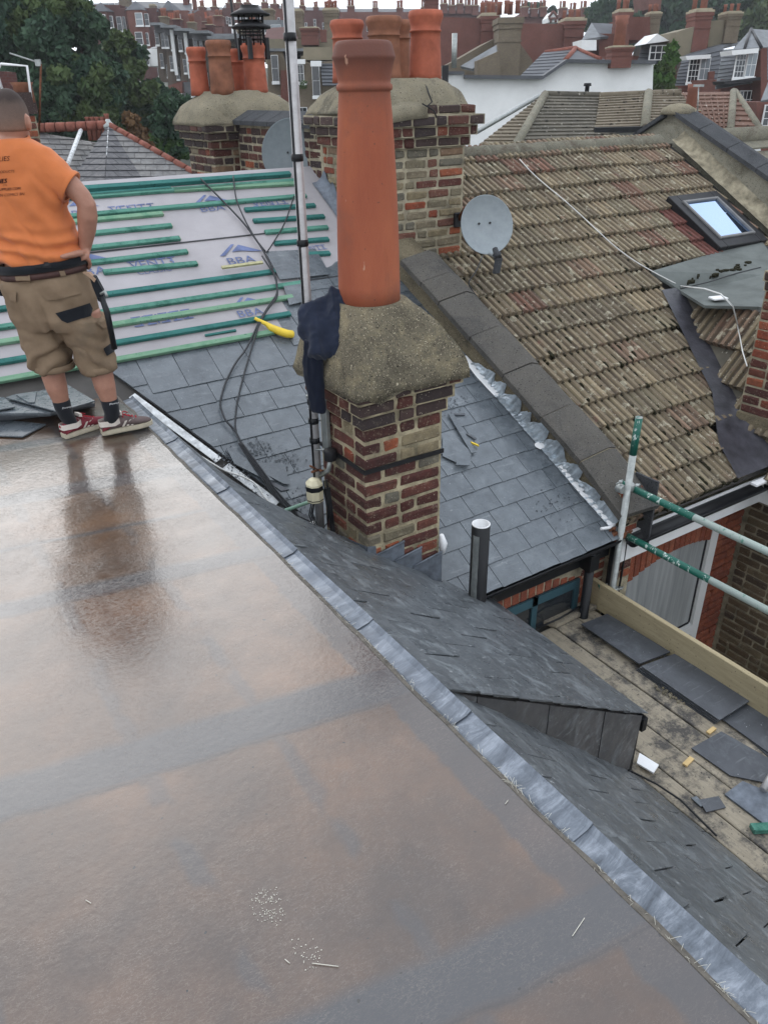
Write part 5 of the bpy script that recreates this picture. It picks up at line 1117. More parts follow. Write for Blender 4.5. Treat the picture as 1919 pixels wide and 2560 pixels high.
brick_wall(nh, (5.50, 3.28, 0), (1, 0, 0), (0, -1, 0), 0.34, -4.2, 36, 0.078, BRICKA, 23, 0.014, 0.11)
m_ = MB(); m_.box((4.0, 3.31, -4.2), (5.50, 3.325, -1.55)); w_ = obj('window', m_, CURT, nh)
m_ = MB()
for (a, b, c, d) in ((5.40, 5.50, -4.2, -1.60), (4.02, 5.40, -2.72, -2.62), (4.66, 4.70, -4.2, -2.72)): m_.box((a, 3.27, c), (b, 3.309, d))
obj('window_frame', m_, WFRAME, w_)
m_ = MB(); m_.box((4.02, 3.295, -4.2), (5.40, 3.3095, -2.73)); obj('lower_pane', m_, GLASSD, w_)
m_ = MB()
for (a, b, c, d) in ((5.385, 5.40, -2.60, -1.64), (4.02, 5.385, -2.615, -2.60)): m_.box((a, 3.30, c), (b, 3.3092, d))
obj('glazing_bead', m_, BLACKM, w_)
m_ = MB(); m_.lathe([(0.04, -4.0), (0.04, -1.2)], (3.98, 3.12, 0), 12); obj('downpipe', m_, BLACKP, nh)
m_ = MB(); m_.tube([(4.06, 3.10, -1.16), (4.075, 3.11, -1.5), (4.05, 3.11, -2.0), (4.06, 3.12, -2.6)], 0.008, 5); obj('loose_cable', m_, BLACKP, nh)
m_ = MB(); m_.tube([(5.62, 2.6, -1.20), (5.72, 2.62, -1.42), (5.80, 2.65, -1.60)], 0.02, 6); obj('bracket', m_, BLACKP, nh)
yw = thing('yard_side_wall', 'brown stock brick side wall of the back addition across the yard', 'wall')
m_ = MB(); m_.box((5.86, -0.5, -7), (6.2, 3.30, -1.37)); obj('mortar_core', m_, MORTARG, yw)
brick_wall(yw, (5.85, 3.26, 0), (0, -1, 0), (-1, 0, 0), 1.75, -3.4, 26, 0.078, BRICKG, 29, 0.013, 0.10)
m_ = MB(); m_.box((5.835, 1.55, -3.4), (5.845, 2.25, -2.2)); yw2 = obj('dark_window', m_, GLASSD, yw)
m_ = MB(); m_.box((2.7, -3, -7.05), (7, 3.4, -7.0)); struct(obj('yard', m_, YARD))
m_ = MB(); m_.box((-5, -2.5, -7), (2.76, 3.2, -1.75)); obj('outrigger_wall', m_, MORTARG, house)
# ---- next party wall, its roof beyond
p2 = thing('party_wall', 'stained rendered gable parapet with dark slab copings at the far end of the ribbed roof', 'wall')
m_ = MB(); G = [(5.1, 0.0), (5.1, 0.62), (6.92, 1.44), (7.08, 1.44), (9.0, 0.40), (9.0, 0.0)]; rows = []
m_.prism([(8.75, y, z) for y, z in G], (0.28, 0, 0)); obj('wall', m_, RENDER, p2)
for k in range(5):
    a, b = 0.02 + k * 0.46, 0.02 + (k + 1) * 0.46 - 0.012; f = lambda s_: (6.95 - s_ * math.cos(0.425), 1.46 - s_ * math.sin(0.425)); (ya, za), (yb, zb) = f(a), f(b)
    m_ = MB(); m_.ring([[(8.68, y, z - 0.05), (8.68, y, z), (8.90, y, z + 0.05), (9.10, y, z), (9.10, y, z - 0.05)] for y, z in ((ya, za), (yb, zb))], True, False); obj('coping_slab', m_, CONCD, p2)
for k in range(4):
    f = lambda s_: (7.05 + s_ * math.cos(0.5), 1.44 - s_ * math.sin(0.5)); (ya, za), (yb, zb) = f(0.02 + k * 0.46), f((k + 1) * 0.46)
    m_ = MB(); m_.ring([[(8.68, y, z - 0.05), (8.68, y, z), (8.90, y, z + 0.05), (9.10, y, z), (9.10, y, z - 0.05)] for y, z in ((ya, za), (yb, zb))], True, False); obj('coping_slab', m_, CONCD, p2)
m_ = MB(); m_.lathe([(0.22, -0.06), (0.20, 0.0), (0.10, 0.05), (0.02, 0.06)], (8.86, 7.0, 1.47), 12); obj('mortar_lump', m_, FLAUNCH2, p2)
m_ = MB(); rows = []
for i in range(24):
    v = lerp(0.0, 2.2, i / 23); b = 0.02 * mnoise.noise(Vector((i * 0.8, 1, 4))); rows.append([mpt(8.60 + b, v, 0.05), mpt(8.68 + b, v, 0.07), mpt(8.745, v, 0.16 + b)])
m_.ring(rows, False, True, closed=False); obj('mortar_fillet', m_, MORTARG, p2)
fr = thing('far_tiled_roof', 'pale grey tiled slope just beyond the dark coped gable at the right edge', 'roof')
for k in range(9):
    m_ = MB(); m_.prism([mpt(9.03, 2.15 - 0.26 * k, 0.0), mpt(14, 2.15 - 0.26 * k, 0.0), mpt(14, 2.15 - 0.26 * (k + 1), 0.05), mpt(9.03, 2.15 - 0.26 * (k + 1), 0.05)], MN * 0.02); obj('tile_course', m_, RIDGET, fr)
m_ = MB(); m_.tube([mpt(9.03, 2.2, 0.02), mpt(14, 2.2, 0.02)], 0.12, 12); obj('ridge', m_, RIDGET, fr)
# white cable across the tiles, dark cable by the dish
def cab(px, off=0.078, seed=1, sub=6):
    P = []
    for (a, b) in zip(px, px[1:]):
        for k in range(sub): P.append(at_m(lerp(a[0], b[0], k / sub), lerp(a[1], b[1], k / sub), off))
    P.append(at_m(*px[-1], off)); Q = []
    for i in range(len(P)): Q.append(sum((P[max(0, min(len(P) - 1, i + d_))] for d_ in (-3, -2, -1, 0, 1, 2, 3)), Vector()) / 7)
    Q[0], Q[-1] = P[0], P[-1]; return Q
m_ = MB(); P = cab([(1298, 398), (1340, 445), (1420, 508), (1490, 575), (1560, 638), (1640, 685), (1700, 715)]); P += [fat(1760, 722, 0.02), fat(1800, 735, 0.02), fat(1830, 765, 0.02)] + [at_x(1842, 810, 6.15), at_x(1855, 880, 5.75), at_x(1866, 915, 5.55)]
m_.tube(P, 0.0052, 6); tag(obj('white_cable', m_, CABLEW), 'long white cable trailing diagonally over the ribbed tiles to the right chimney', 'cable')
m_ = MB(); m_.tube(cab([(1205, 640), (1190, 680), (1168, 705), (1175, 720), (1215, 775), (1265, 840), (1300, 880)], 0.08), 0.006, 5); tag(obj('black_cable', m_, BLACKP), 'black cable dropping from the round dish along the party wall', 'cable')
m_ = MB(); p = at_m(1178, 752, 0.08); m_.cbox(p, MV * 0.06, (0.018, 0, 0), MN * 0.012, 0.004); tag(obj('white_tag', m_, WHITEP), 'small white plastic tube beside the copings under the round dish', 'tube')
# ================================================================== scaffold
ZB = -1.72
boards = [(2.86, 3.00), (3.005, 3.205), (3.215, 3.43), (3.44, 3.645), (3.655, 3.83)]
for k, (a, b) in enumerate(boards):
    m_ = MB(); m_.cbox(((a + b) / 2, 0.95, ZB - 0.019 + 0.004 * (k % 2)), ((b - a) / 2, 0, 0), (0, 2.25 - 0.03 * (k % 3), 0), (0, 0, 0.019), 0.004)
    tag(obj('scaffold_board', m_, BOARD), ['dusty scaffold board nearest the slated eaves', 'scaffold board second from the slated eaves', 'worn middle scaffold board of the platform', 'scaffold board second from the upright toe board, slates on it', 'scaffold board against the foot of the upright toe board'][k], 'scaffold board', 'scaffold platform boards')
m_ = MB(); m_.cbox((3.868, 1.15, -1.605), (0.019, 0, 0), (0, 2.10, 0), (0, 0, 0.115), 0.004); tag(obj('toe_board', m_, TOE), 'pale plank set on edge as toe board along the scaffold', 'toe board')
for k, z in enumerate((-0.72, -1.09)):
    r = thing('guard_rail', ['upper worn green and white scaffold guard rail', 'lower dark green scaffold guard rail fading to white'][k], 'guard rail', group='scaffold guard rails'); ys_ = 3.16 if k == 0 else 3.15; sw = 2.55 if k == 0 else 2.35
    m_ = MB(); m_.tube([(3.975, ys_, z), (3.975, sw, z + 0.003)], 0.0242, 16); obj('green_end', m_, TUBEG, r)
    m_ = MB(); m_.tube([(3.975, sw, z + 0.003), (3.975, -1.2, z + 0.03)], 0.0242, 16); obj('worn_length', m_, TUBEW, r)
st = thing('scaffold_standard', 'upright galvanised scaffold tube with green painted top by the toe board', 'scaffold tube')
m_ = MB(); m_.tube([(3.925, 3.06, -4), (3.925, 3.055, -0.43)], 0.0242, 16); obj('tube', m_, GALV, st)
m_ = MB(); m_.tube([(3.925, 3.055, -0.45), (3.925, 3.052, -0.185)], [0.0246, 0.0246], 16); obj('painted_top', m_, TUBEG, st)
m_ = MB(); m_.lathe([(0.0246, 0), (0.0246, 0.003), (0.020, 0.003), (0.020, -0.05)], (3.925, 3.052, -0.185), 16); obj('rim', m_, GALV, st)
for k, z in enumerate((-0.70, -1.07, -1.55)):
    c = thing('scaffold_coupler', ['galvanised coupler clamping the upper guard rail', 'rusty coupler clamping the lower guard rail', 'lowest coupler by the end of the toe board'][k], 'coupler', group='scaffold couplers'); mt = (GALV, RUST, GALV)[k]; p = Vector((3.925, 3.07, z))
    m_ = MB(); m_.lathe([(0.030, -0.026), (0.033, -0.02), (0.033, 0.02), (0.030, 0.026)], p + Vector((0.02, -0.012, 0)), 12); m_.lathe([(0.030, -0.026), (0.033, -0.02), (0.033, 0.02), (0.030, 0.026)], p + Vector((-0.03, 0.02, -0.01)), 12, True, (0, 1, 0)); obj('saddle', m_, mt, c)
    m_ = MB(); m_.tube([p + Vector((0.05, -0.03, 0.0)), p + Vector((0.10, -0.03, 0.006))], 0.007, 6); m_.tube([p + Vector((-0.07, 0.03, 0.03)), p + Vector((-0.02, 0.02, 0.05))], 0.007, 6); m_.lathe([(0.014, 0), (0.014, 0.016)], p + Vector((0.075, -0.03, -0.004)), 6); m_.lathe([(0.014, 0), (0.014, 0.016)], p + Vector((-0.04, 0.02, 0.035)), 6); obj('bolt', m_, mt, c)
m_ = MB(); m_.prism([(3.84, 3.12, -1.50), (3.92, 3.04, -1.54), (3.86, 3.10, -1.60)], (0.01, 0.012, 0)); m_.tube([(3.87, 3.14, -1.53), (3.93, 3.07, -1.555)], 0.012, 6); obj('wing_bolt', m_, TUBEG, c)
# slates stacked and strewn on the boards
def loose_slate(name, label, px, z, mat=SLATE_D, thick=0.007, n=1, group=None, tilt=0.0):
    P = [at_z(x, y, z) for x, y in px]; m_ = MB(); c = sum(P, Vector()) / len(P)
    P = [p + Vector((0, 0, tilt * (p - c).y)) for p in P]
    m_.prism([p - Vector((0, 0, thick)) for p in P][::-1], (0, 0, thick)); o = obj(name, m_, mat); return tag(o, label, 'slate', group)
g = 'slates lying on the scaffold'; zt = ZB + 0.004
st1 = [(1452, 1560), (1517, 1534), (1672, 1628), (1595, 1658)]
for k in range(4): loose_slate('loose_slate', ['bottom slate of the far stack by the toe board', 'second slate up in the far stack by the toe board', 'third slate up in the far stack by the toe board', 'top slate of the far stack by the toe board'][k], [(x + (k % 2) * 2, y + (k % 2)) for x, y in st1], zt + 0.008 + 0.016 * k, group=g, thick=0.009)
st2 = [(1602, 1665), (1685, 1634), (1875, 1750), (1797, 1800)]
for k in range(4): loose_slate('loose_slate', ['lowest slate of the middle stack, sticking out towards the eaves', 'second slate of the middle stack', 'third slate of the middle stack, set askew', 'broad top slate of the middle stack'][k], [(x - 12 + 4 * k, y + 9 - 3 * k) if i in (0, 3) else (x, y) for i, (x, y) in enumerate(st2)], zt + 0.008 + 0.015 * k, group=g, thick=0.008)
loose_slate('loose_slate', 'slate running off the right edge behind the middle stack', [(1802, 1796), (1872, 1755), (1990, 1830), (1925, 1885)], zt + 0.02, group=g); loose_slate('loose_slate', 'slate tucked below the one at the right edge', [(1830, 1810), (1872, 1770), (1990, 1850), (1930, 1900)], zt + 0.009, group=g)
loose_slate('loose_slate', 'slate with a clipped corner lying alone in the middle of the boards', [(1727, 1870), (1802, 1828), (1990, 1935), (1930, 1960), (1823, 1938)], zt + 0.012, group=g)
loose_slate('loose_slate', 'small broken slate offcut near the bottom right gutter', [(1746, 1999), (1795, 1990), (1813, 2018), (1764, 2030)], zt + 0.010, group=g)
loose_slate('loose_slate', 'tiny pale slate chip beside the small broken offcut', [(1726, 1994), (1740, 1990), (1760, 2012), (1750, 2016)], zt + 0.009, SLATE, group=g)
loose_slate('lead_scrap', 'greyish crumpled lead sheet lying on the near boards', [(1810, 1985), (1855, 1952), (1990, 2010), (1990, 2080), (1930, 2075)], zt + 0.016, LEADD, 0.012); bpy.data.objects['lead_scrap']['category'] = 'scrap'
m_ = MB(); p = at_z(1905, 1975, zt + 0.04); m_.tube([p, p + Vector((0.10, 0.02, 0.03)), p + Vector((0.16, 0.03, 0.02))], 0.02, 10); tag(obj('steel_tool', m_, ALU), 'shiny rounded steel tool end on the crumpled lead sheet', 'tool')
m_ = MB(); p = at_z(1910, 2070, zt + 0.02); m_.cbox(p, (0.06, -0.035, 0), (0.012, 0.022, 0), (0, 0, 0.015), 0.003); tag(obj('batten_offcut', m_, BATG), 'teal batten offcut at the right edge of the boards', 'offcut')
for k, (a, b) in enumerate((((1768, 1833), (1785, 1820)), ((1710, 1913), (1728, 1895)))):
    pa, pb = at_z(*a, zt + 0.012), at_z(*b, zt + 0.012); m_ = MB(); d = (pb - pa) / 2; m_.obox((pa + pb) / 2, d, d.cross(Vector((0, 0, 1))) * 0.35, (0, 0, 0.006)); tag(obj('wood_chip', m_, plain('fresh_wood_%d' % k, (0.58, 0.42, 0.2), 0.8)), ['fresh wood chip between the clipped slate and the stack', 'fresh wood chip on the board joint by the white scrap'][k], 'wood chip')
m_ = MB(); P = [at_z(x, y, zt + 0.02) for x, y in ((1597, 1885), (1645, 1915), (1632, 1935), (1590, 1910))]; m_.prism(P[::-1], (0, 0, 0.01)); tag(obj('white_offcut', m_, WHITEP), 'white plastic offcut beside the slated cheek', 'offcut')
m_ = MB(); rnd = random.Random(6)
for k in range(22):
    p = at_z(1640 + 3 * k + rnd.uniform(-4, 4), 1715 + 1.9 * k + rnd.uniform(-4, 4), zt + 0.012); r_ = rnd.uniform(0.006, 0.014); m_.lathe([(r_ * 0.6, -0.012), (r_, -0.004), (r_ * 0.4, 0.004)], p + Vector((rnd.uniform(-0.02, 0.02), rnd.uniform(-0.02, 0.02), 0)), 6, False)
stuff(obj('mortar_crumbs', m_, FLAUNCH2)); o = bpy.data.objects['mortar_crumbs']; o['label'] = 'pale mortar crumbs along the middle slate stack'; o['category'] = 'rubble'
m_ = MB(); P = [at_z(x, y, zt + 0.01) for x, y in ((1340, 1555), (1452, 1510), (1490, 1522), (1390, 1570))]; m_.prism(P, (0, 0, 0.03)); tag(obj('cross_board', m_, BOARD), 'short grey board end laid across under the dark window', 'board')
m_ = MB(); m_.tube([at_z(1345, 1570, zt + 0.06), at_z(1400, 1545, zt + 0.08), at_z(1455, 1512, zt + 0.08)], 0.008, 5); tag(obj('black_cable', m_, BLACKP), 'black cable end lying over the short cross board', 'cable')
m_ = MB(); m_.tube([at_z(1570, 1925, -1.55), at_z(1640, 1960, zt + 0.05), at_z(1700, 2000, zt + 0.05), at_z(1790, 2090, zt + 0.04)], 0.006, 5); tag(obj('black_cable', m_, BLACKP), 'black wire trailing from under the cheek along the gutter', 'cable')
# ================================================================== the town behind
GZ = lambda w: -7 + 13 * smoothstep(30, 150, w)
m_ = MB(); rows = []
for i in range(26):
    w = -60 + 3.0 * i if i < 12 else -24 + (i - 11) ** 2.05 * 4.2
    rows.append([uwz(lerp(-1, 1, j / 20) * (160 + abs(w) * 2.5), w, GZ(w) - 0.4) for j in range(21)])
m_.ring(rows, False, True, closed=False); struct(obj('ground', m_, GROUND))
def slab(parent, name, px, d, depth, mat):               # upright wall from photograph corners at distance d, pushed back
    P = [at_d(x, y, d) for x, y in px]; m_ = MB(); m_.prism(P, FH * depth); return obj(name, m_, mat, parent)
def rectw(x0, y0, x1, y1, d):
    c = at_d((x0 + x1) / 2, (y0 + y1) / 2, d); k = d / (2191.0 / 1.0) * 1.0
    hu = (at_d(x1, (y0 + y1) / 2, d) - at_d(x0, (y0 + y1) / 2, d)).dot(RH) / 2; hz = abs(at_d((x0 + x1) / 2, y0, d).z - at_d((x0 + x1) / 2, y1, d).z) / 2
    return c, hu, hz
def window(parent, x0, y0, x1, y1, d, bars=(1, 1), glass_=None, frame=WFRAME, fw_=0.12, sill=True):
    c, hu, hz = rectw(x0, y0, x1, y1, d); c = c - FH * 0.06
    m_ = MB(); m_.obox(c, RH * hu, FH * 0.05, (0, 0, hz)); w_ = obj('window', m_, frame, parent)
    m_ = MB(); bx, by = bars; t_ = fw_ * min(hu, hz) * 0.9
    for i in range(bx + 1):
        for j in range(by + 1):
            a0, a1 = lerp(-hu, hu, i / (bx + 1)) + t_ * (1 if i == 0 else 0.45), lerp(-hu, hu, (i + 1) / (bx + 1)) - t_ * (1 if i == bx else 0.45); b0, b1 = lerp(-hz, hz, j / (by + 1)) + t_ * (1 if j == 0 else 0.45), lerp(-hz, hz, (j + 1) / (by + 1)) - t_ * (1 if j == by else 0.45)
            m_.obox(c + RH * (a0 + a1) / 2 + Vector((0, 0, (b0 + b1) / 2)) - FH * 0.052, RH * (a1 - a0) / 2, FH * 0.004, (0, 0, (b1 - b0) / 2))
    obj('pane', m_, glass_ or GLASSD, w_)
    if sill: m_ = MB(); m_.obox(c - FH * 0.06 + Vector((0, 0, -hz - 0.05)), RH * (hu * 1.15), FH * 0.08, (0, 0, 0.05)); obj('sill', m_, frame, w_)
    return w_
def stackp(parent, x0, y0, x1, y1, d, mat, pots=0, potc=POTFAR, depth=None, cap=True, poth=None, name='chimney_stack'):
    """far chimney as a part: shaft, oversailing head, cap and pots"""
    c, hu, hz = rectw(x0, y0, x1, y1, d); dep = (depth or hu * 1.6); m_ = MB(); c = c + FH * dep
    m_.obox(c, RH * hu * 0.9, FH * dep * 0.9, (0, 0, hz)); m_.obox(c + Vector((0, 0, hz * 0.90)), RH * hu * 1.04, FH * dep * 1.02, (0, 0, hz * 0.10)); m_.obox(c + Vector((0, 0, hz * 0.72)), RH * hu * 0.97, FH * dep * 0.96, (0, 0, hz * 0.10)); m_.obox(c + Vector((0, 0, hz * 0.2)), RH * hu * 0.95, FH * dep * 0.95, (0, 0, hz * 0.03))
    s_ = obj(name, m_, mat, parent)
    if cap: m_ = MB(); m_.obox(c + Vector((0, 0, hz * 1.05)), RH * hu * 1.06, FH * dep * 1.04, (0, 0, hz * 0.055)); m_.obox(c + Vector((0, 0, hz * 1.14)), RH * hu * 0.85, FH * dep * 0.85, (0, 0, hz * 0.05)); obj('cap', m_, FCREAM, s_)
    for k in range(pots):
        f = (k + 0.5) / pots * 2 - 1; r = min(hu / pots * 0.85, 0.20); h = poth or r * 4.2; m_ = MB()
        m_.lathe([(r, 0), (r * 0.88, h * 0.7), (r * 1.05, h * 0.75), (r * 1.0, h * 0.85), (r * 1.12, h), (r * 0.8, h)], c + RH * f * hu * 0.88 + FH * (0.3 * dep * (-1) ** k) + Vector((0, 0, hz * 1.16)), 8); obj('pot', m_, potc, s_)
    return s_
def roofpoly(parent, name, pts, mat, th=0.12):           # sloping face from (px, py, distance) corners
    P = [at_d(x, y, d) for x, y, d in pts]; m_ = MB(); n_ = (P[1] - P[0]).cross(P[2] - P[0]).normalized(); n_ = n_ if n_.z > 0 else -n_
    m_.prism(P, n_ * -th); return obj(name, m_, mat, parent)
def coursed(parent, name, tl, tr, bl, br, n, mat, th=0.03, mat2=None, uneven=0.0):
    """roof face laid in lapped courses between (px,py,d) corners; the courses are one part each"""
    TL, TR, BL, BR = [at_d(*q) for q in (tl, tr, bl, br)]; nrm = (TR - TL).cross(BL - TL).normalized(); nrm = nrm if nrm.z > 0 else -nrm
    for k in range(n):
        a, b = k / n, (k + 1) / n + 0.25 / n; m_ = MB(); P = [TL.lerp(BL, a), TR.lerp(BR, a), TR.lerp(BR, min(1.02, b)) + nrm * th, TL.lerp(BL, min(1.02, b)) + nrm * th]
        m_.prism([p - nrm * th * 0.9 for p in P], nrm * th * 0.9); obj(name, m_, mat, parent)
def slate_field(parent, TL, TR, BL, BR, rows, w, mat, seed, th=0.012, clip=None):
    """single slates over the quad (corners in space, top edge may be a point)"""
    rnd = random.Random(seed); nrm = (BR - BL).cross(TL - BL).normalized(); nrm = nrm if nrm.z > 0 else -nrm; U = (BR - BL).normalized(); V = nrm.cross(U); V = V if V.z > 0 else -V
    f = lambda p: ((p - BL).dot(U), (p - BL).dot(V)); quad = [f(BL), f(BR), f(TR), f(TL)]
    if (TR - TL).length < 0.01: quad = quad[:3]
    L = poly_lines(quad); H = max(q[1] for q in quad); g = H / rows; cache_ = {}
    xmin, xmax = min(q[0] for q in quad), max(q[0] for q in quad)
    for k in range(rows):
        v = g * k; x = xmin - (w / 2 if k % 2 else 0) - rnd.uniform(0, 0.1) * w
        while x < xmax:
            ww = w * rnd.uniform(0.92, 1.08); pc = clip_poly([(x, v), (x + ww - w * 0.03, v), (x + ww - w * 0.03, v + g * 1.15), (x, v + g * 1.15)], L)
            if len(pc) >= 3:
                top = [BL + U * a + V * b + nrm * (th * (1.6 - (b - v) / g)) for a, b in pc]; m_ = MB(); m_.prism([p - nrm * th for p in top], nrm * th); obj('slate', m_, mat, parent)
            x += ww
# ---- hipped slate roof just beyond our ridge
hr = thing('hipped_slate_roof', 'old slate roof with a turret hip and red ridge tiles behind the battens', 'roof'); D = 13.0
Ap = at_d(272, 313, D + 1.2); RL = at_d(60, 322, D + 1.2); FLb = at_d(165, 475, D - 0.6); FRb = at_d(372, 475, D - 0.6); LB = at_d(40, 475, D - 0.9); RB = at_d(520, 432, D + 0.6); RB2 = at_d(560, 475, D - 0.4); FC = at_d(262, 478, D - 1.1)
RL2 = at_d(40, 322, D + 1.2)
slate_field(hr, RL2, Ap, LB, FLb, 11, 0.17, SLATE_O, 1); slate_field(hr, Ap, Ap, FLb, FC, 11, 0.22, SLATE_B, 2); slate_field(hr, Ap, Ap, FC, FRb, 11, 0.22, SLATE_B, 4); slate_field(hr, Ap, Ap, FRb, RB2, 11, 0.18, SLATE_O, 3)
m_ = MB(); dn = Vector((0, 0, 0.25)); m_.poly([RL2 - dn, LB - dn, FLb - dn, Ap - dn]); m_.poly([FLb, FC, Ap - Vector((0, 0, 0.02))]); m_.poly([FC, FRb, Ap - Vector((0, 0, 0.02))]); m_.poly([FRb, RB2, Ap - Vector((0, 0, 0.02))]); obj('boarding', m_, UNDER, hr)
def ridge_run(parent, a, b, n, r, mat):
    for k in range(n):
        p, q = a.lerp(b, k / n), a.lerp(b, (k + 1) / n - 0.012); m_ = MB(); m_.tube([p, q], [r, r * 0.94], 10); obj('ridge_tile', m_, mat, parent)
ridge_run(hr, RL2, Ap, 9, 0.075, RIDGER); ridge_run(hr, Ap + Vector((0, 0, 0.0)), RB2, 10, 0.06, RIDGER)
m_ = MB(); m_.tube([Ap, Ap.lerp(FC, 0.5)], 0.012, 5); m_.tube([at_d(203, 326, D + 1.1), at_d(170, 412, D - 0.1)], 0.035, 5); obj('lead_hip', m_, WHITEV, hr)
m_ = MB(); m_.lathe([(0.09, -0.06), (0.10, 0.0), (0.05, 0.05), (0.03, 0.09)], Ap, 10); obj('finial_cap', m_, GALV, hr)
pr = thing('small_pots_row', 'row of small red pots peeking over the turret roof apex', 'chimney pots')
for k, x in enumerate((221, 233, 245, 258, 270)):
    m_ = MB(); p = at_d(x, 311, D + 5); m_.lathe([(0.05, -0.3), (0.045, 0.1 + 0.04 * (k == 4)), (0.055, 0.14 + 0.06 * (k == 4))], p, 8); obj('pot', m_, RIDGER, pr)
# ---- brown chimney and aerials behind the man
bc = thing('brick_chimney', 'narrow brown chimney half hidden behind the man, aerials on it', 'chimney'); D = 10.5
c, hu, hz = rectw(42, 280, 108, 470, D); stack_core(bc, c.x - hu * 0.8, c.y - hu * 0.8, c.x + hu * 0.8, c.y + hu, c.z - hz - 1, c.z + hz - 0.05, MORTARG)
stack_courses(bc, c.x - hu * 0.8, c.y - hu * 0.8, c.x + hu * 0.8, c.y + hu, c.z + hz - 0.04 - 0.08 * 13, 13, 0.08, lambda r, k, p: BRICK if r.random() < 0.6 else BRICKR, 19, 0.014)
m_ = MB(); m_.obox(c + Vector((0, 0, hz + 0.03)), (hu * 0.95, 0, 0), (0, hu * 0.95, 0), (0, 0, 0.06)); m_.obox(c + Vector((0, 0, hz + 0.14)), (hu * 0.8, 0, 0), (0, hu * 0.8, 0), (0, 0, 0.06)); obj('cap', m_, BRICKK, bc)
m_ = MB(); m_.lathe([(0.12, 0), (0.11, 0.28), (0.13, 0.32)], at_d(70, 280, D + 0.2), 12); obj('pot', m_, POTB, bc)
an = thing('tv_aerial', 'bent white tv aerial rods against the tree above the man', 'aerial'); D = 10.6
m_ = MB(); m_.tube([at_d(3, 160, D), at_d(68, 165, D), at_d(83, 280, D)], 0.016, 6); m_.tube([at_d(2, 160, D), at_d(-8, 180, D), at_d(12, 240, D)], 0.016, 6); obj('rods', m_, WHITEP, an)
m_ = MB(); m_.tube([at_d(103, 160, D), at_d(98, 350, D)], 0.012, 6); obj('mast', m_, RUST, an)
m_ = MB(); m_.tube([at_d(25, 133, D), at_d(95, 156, D)], 0.010, 5); m_.obox(at_d(96, 157, D), RH * 0.03, FH * 0.02, (0, 0, 0.035)); obj('boom', m_, GALV, an)
m_ = MB(); m_.prism([at_d(0, 290, 12), at_d(52, 290, 12), at_d(50, 240, 12), at_d(22, 205, 12), at_d(18, 180, 12), at_d(0, 178, 12)], FH * 0.3); tag(obj('dark_gable', m_, FBDARK), 'dark shaped gable top behind the aerial at the left edge', 'gable')
# ---- rows of houses. Each is a thing: walls, windows, roofs, chimneys
def house_(name, label, walls, d, depth=6, group=None):
    h = thing(name, label, 'house', group=group)
    for px, mat in walls: slab(h, 'wall', px, d, depth, mat)
    return h
def R4(x0, y0, x1, y1): return [(x0, y0), (x1, y0), (x1, y1), (x0, y1)]
def bay(h, x0, y0, x1, y1, apx, apy, d, mat, ox=0):
    """octagonal bay with a pointed slate roof"""
    c, hu, hz = rectw(x0, y0, x1, y1, d); m_ = MB(); ring = [(-1, 0.3), (-0.55, -0.62), (0.55, -0.62), (1, 0.3), (1, 1.2), (-1, 1.2)]
    m_.ring([[c + RH * (a * hu) + FH * (b * hu) + Vector((0, 0, z)) for a, b in ring] for z in (-hz, hz)], True, False); w_ = obj('bay', m_, mat, h)
    ap = at_d(apx, apy, d); m_ = MB(); cc = Vector((0, 0, hz)); m_.ring([[c + RH * (a * hu * 1.12) + FH * (b * hu * 1.12) + cc for a, b in ring], [Vector((c.x, c.y, 0)) + RH * (a * 0.02) + FH * (b * 0.02 + hu * 0.2) + Vector((0, 0, ap.z)) for a, b in ring]], True, False); obj('bay_roof', m_, FSLATE, w_); return d - hu * 0.62 - 0.03
D = 78
hA = house_('terraced_house', 'dark red terrace house with pointed bay above the big tree', [(R4(205, 12, 300, 250), FBDARK)], D); dd = bay(hA, 228, 31, 296, 130, 252, 5, D, FBDARK)
window(hA, 245, 36, 266, 68, dd, (0, 1)); window(hA, 271, 40, 284, 69, dd + 0.35, (0, 1)); window(hA, 233, 46, 241, 69, dd + 0.4, (0, 1)); window(hA, 294, 42, 306, 78, D - 0.1, (0, 1)); roofpoly(hA, 'roof', [(196, 28, D), (306, 28, D), (306, 6, D + 5), (196, 10, D + 5)], FSLATE); window(hA, 259, 8, 289, 20, D + 0.5, (1, 0), GLASSL)
hB = house_('terraced_house', 'red brick bay with six sash windows over two floors', [(R4(300, 20, 392, 200), FBDARK)], D); dd = bay(hB, 317, 27, 378, 128, 345, 2, D, FBRED)
for y0, y1 in ((34, 64), (82, 112)): window(hB, 325, y0, 335, y1, dd + 0.3, (0, 1)); window(hB, 340, y0 - 2, 358, y1, dd, (0, 1), GLASSL if y0 < 50 else GLASSD); window(hB, 363, y0, 373, y1, dd + 0.3, (0, 1))
window(hB, 309, 42, 316, 78, D - 0.1, (0, 0)); window(hB, 316, 94, 321, 125, D - 0.1, (0, 0)); roofpoly(hB, 'roof', [(300, 26, D), (396, 26, D), (396, 4, D + 5), (300, 4, D + 5)], FSLATE); stackp(hB, 296, -10, 322, 30, D + 2, FBSTOCK, 2); stackp(hB, 376, 14, 390, 60, D + 1, FBSTOCK, 0)
hC = house_('terraced_house', 'red brick house with third pointed slate bay and white sashes', [(R4(392, 26, 470, 120), FBRED)], D + 2); dd = bay(hC, 398, 28, 452, 70, 424, 0, D + 2, FBRED)
window(hC, 404, 35, 413, 50, dd + 0.2, (0, 1)); window(hC, 443, 35, 452, 51, dd + 0.2, (0, 1)); roofpoly(hC, 'roof', [(386, 30, D + 2), (480, 34, D + 2), (480, 8, D + 7), (386, 6, D + 7)], FSLATE); stackp(hC, 458, -4, 472, 32, D + 6, FBRED, 1); stackp(hC, 480, -10, 490, 24, D + 6, FBRED, 1)
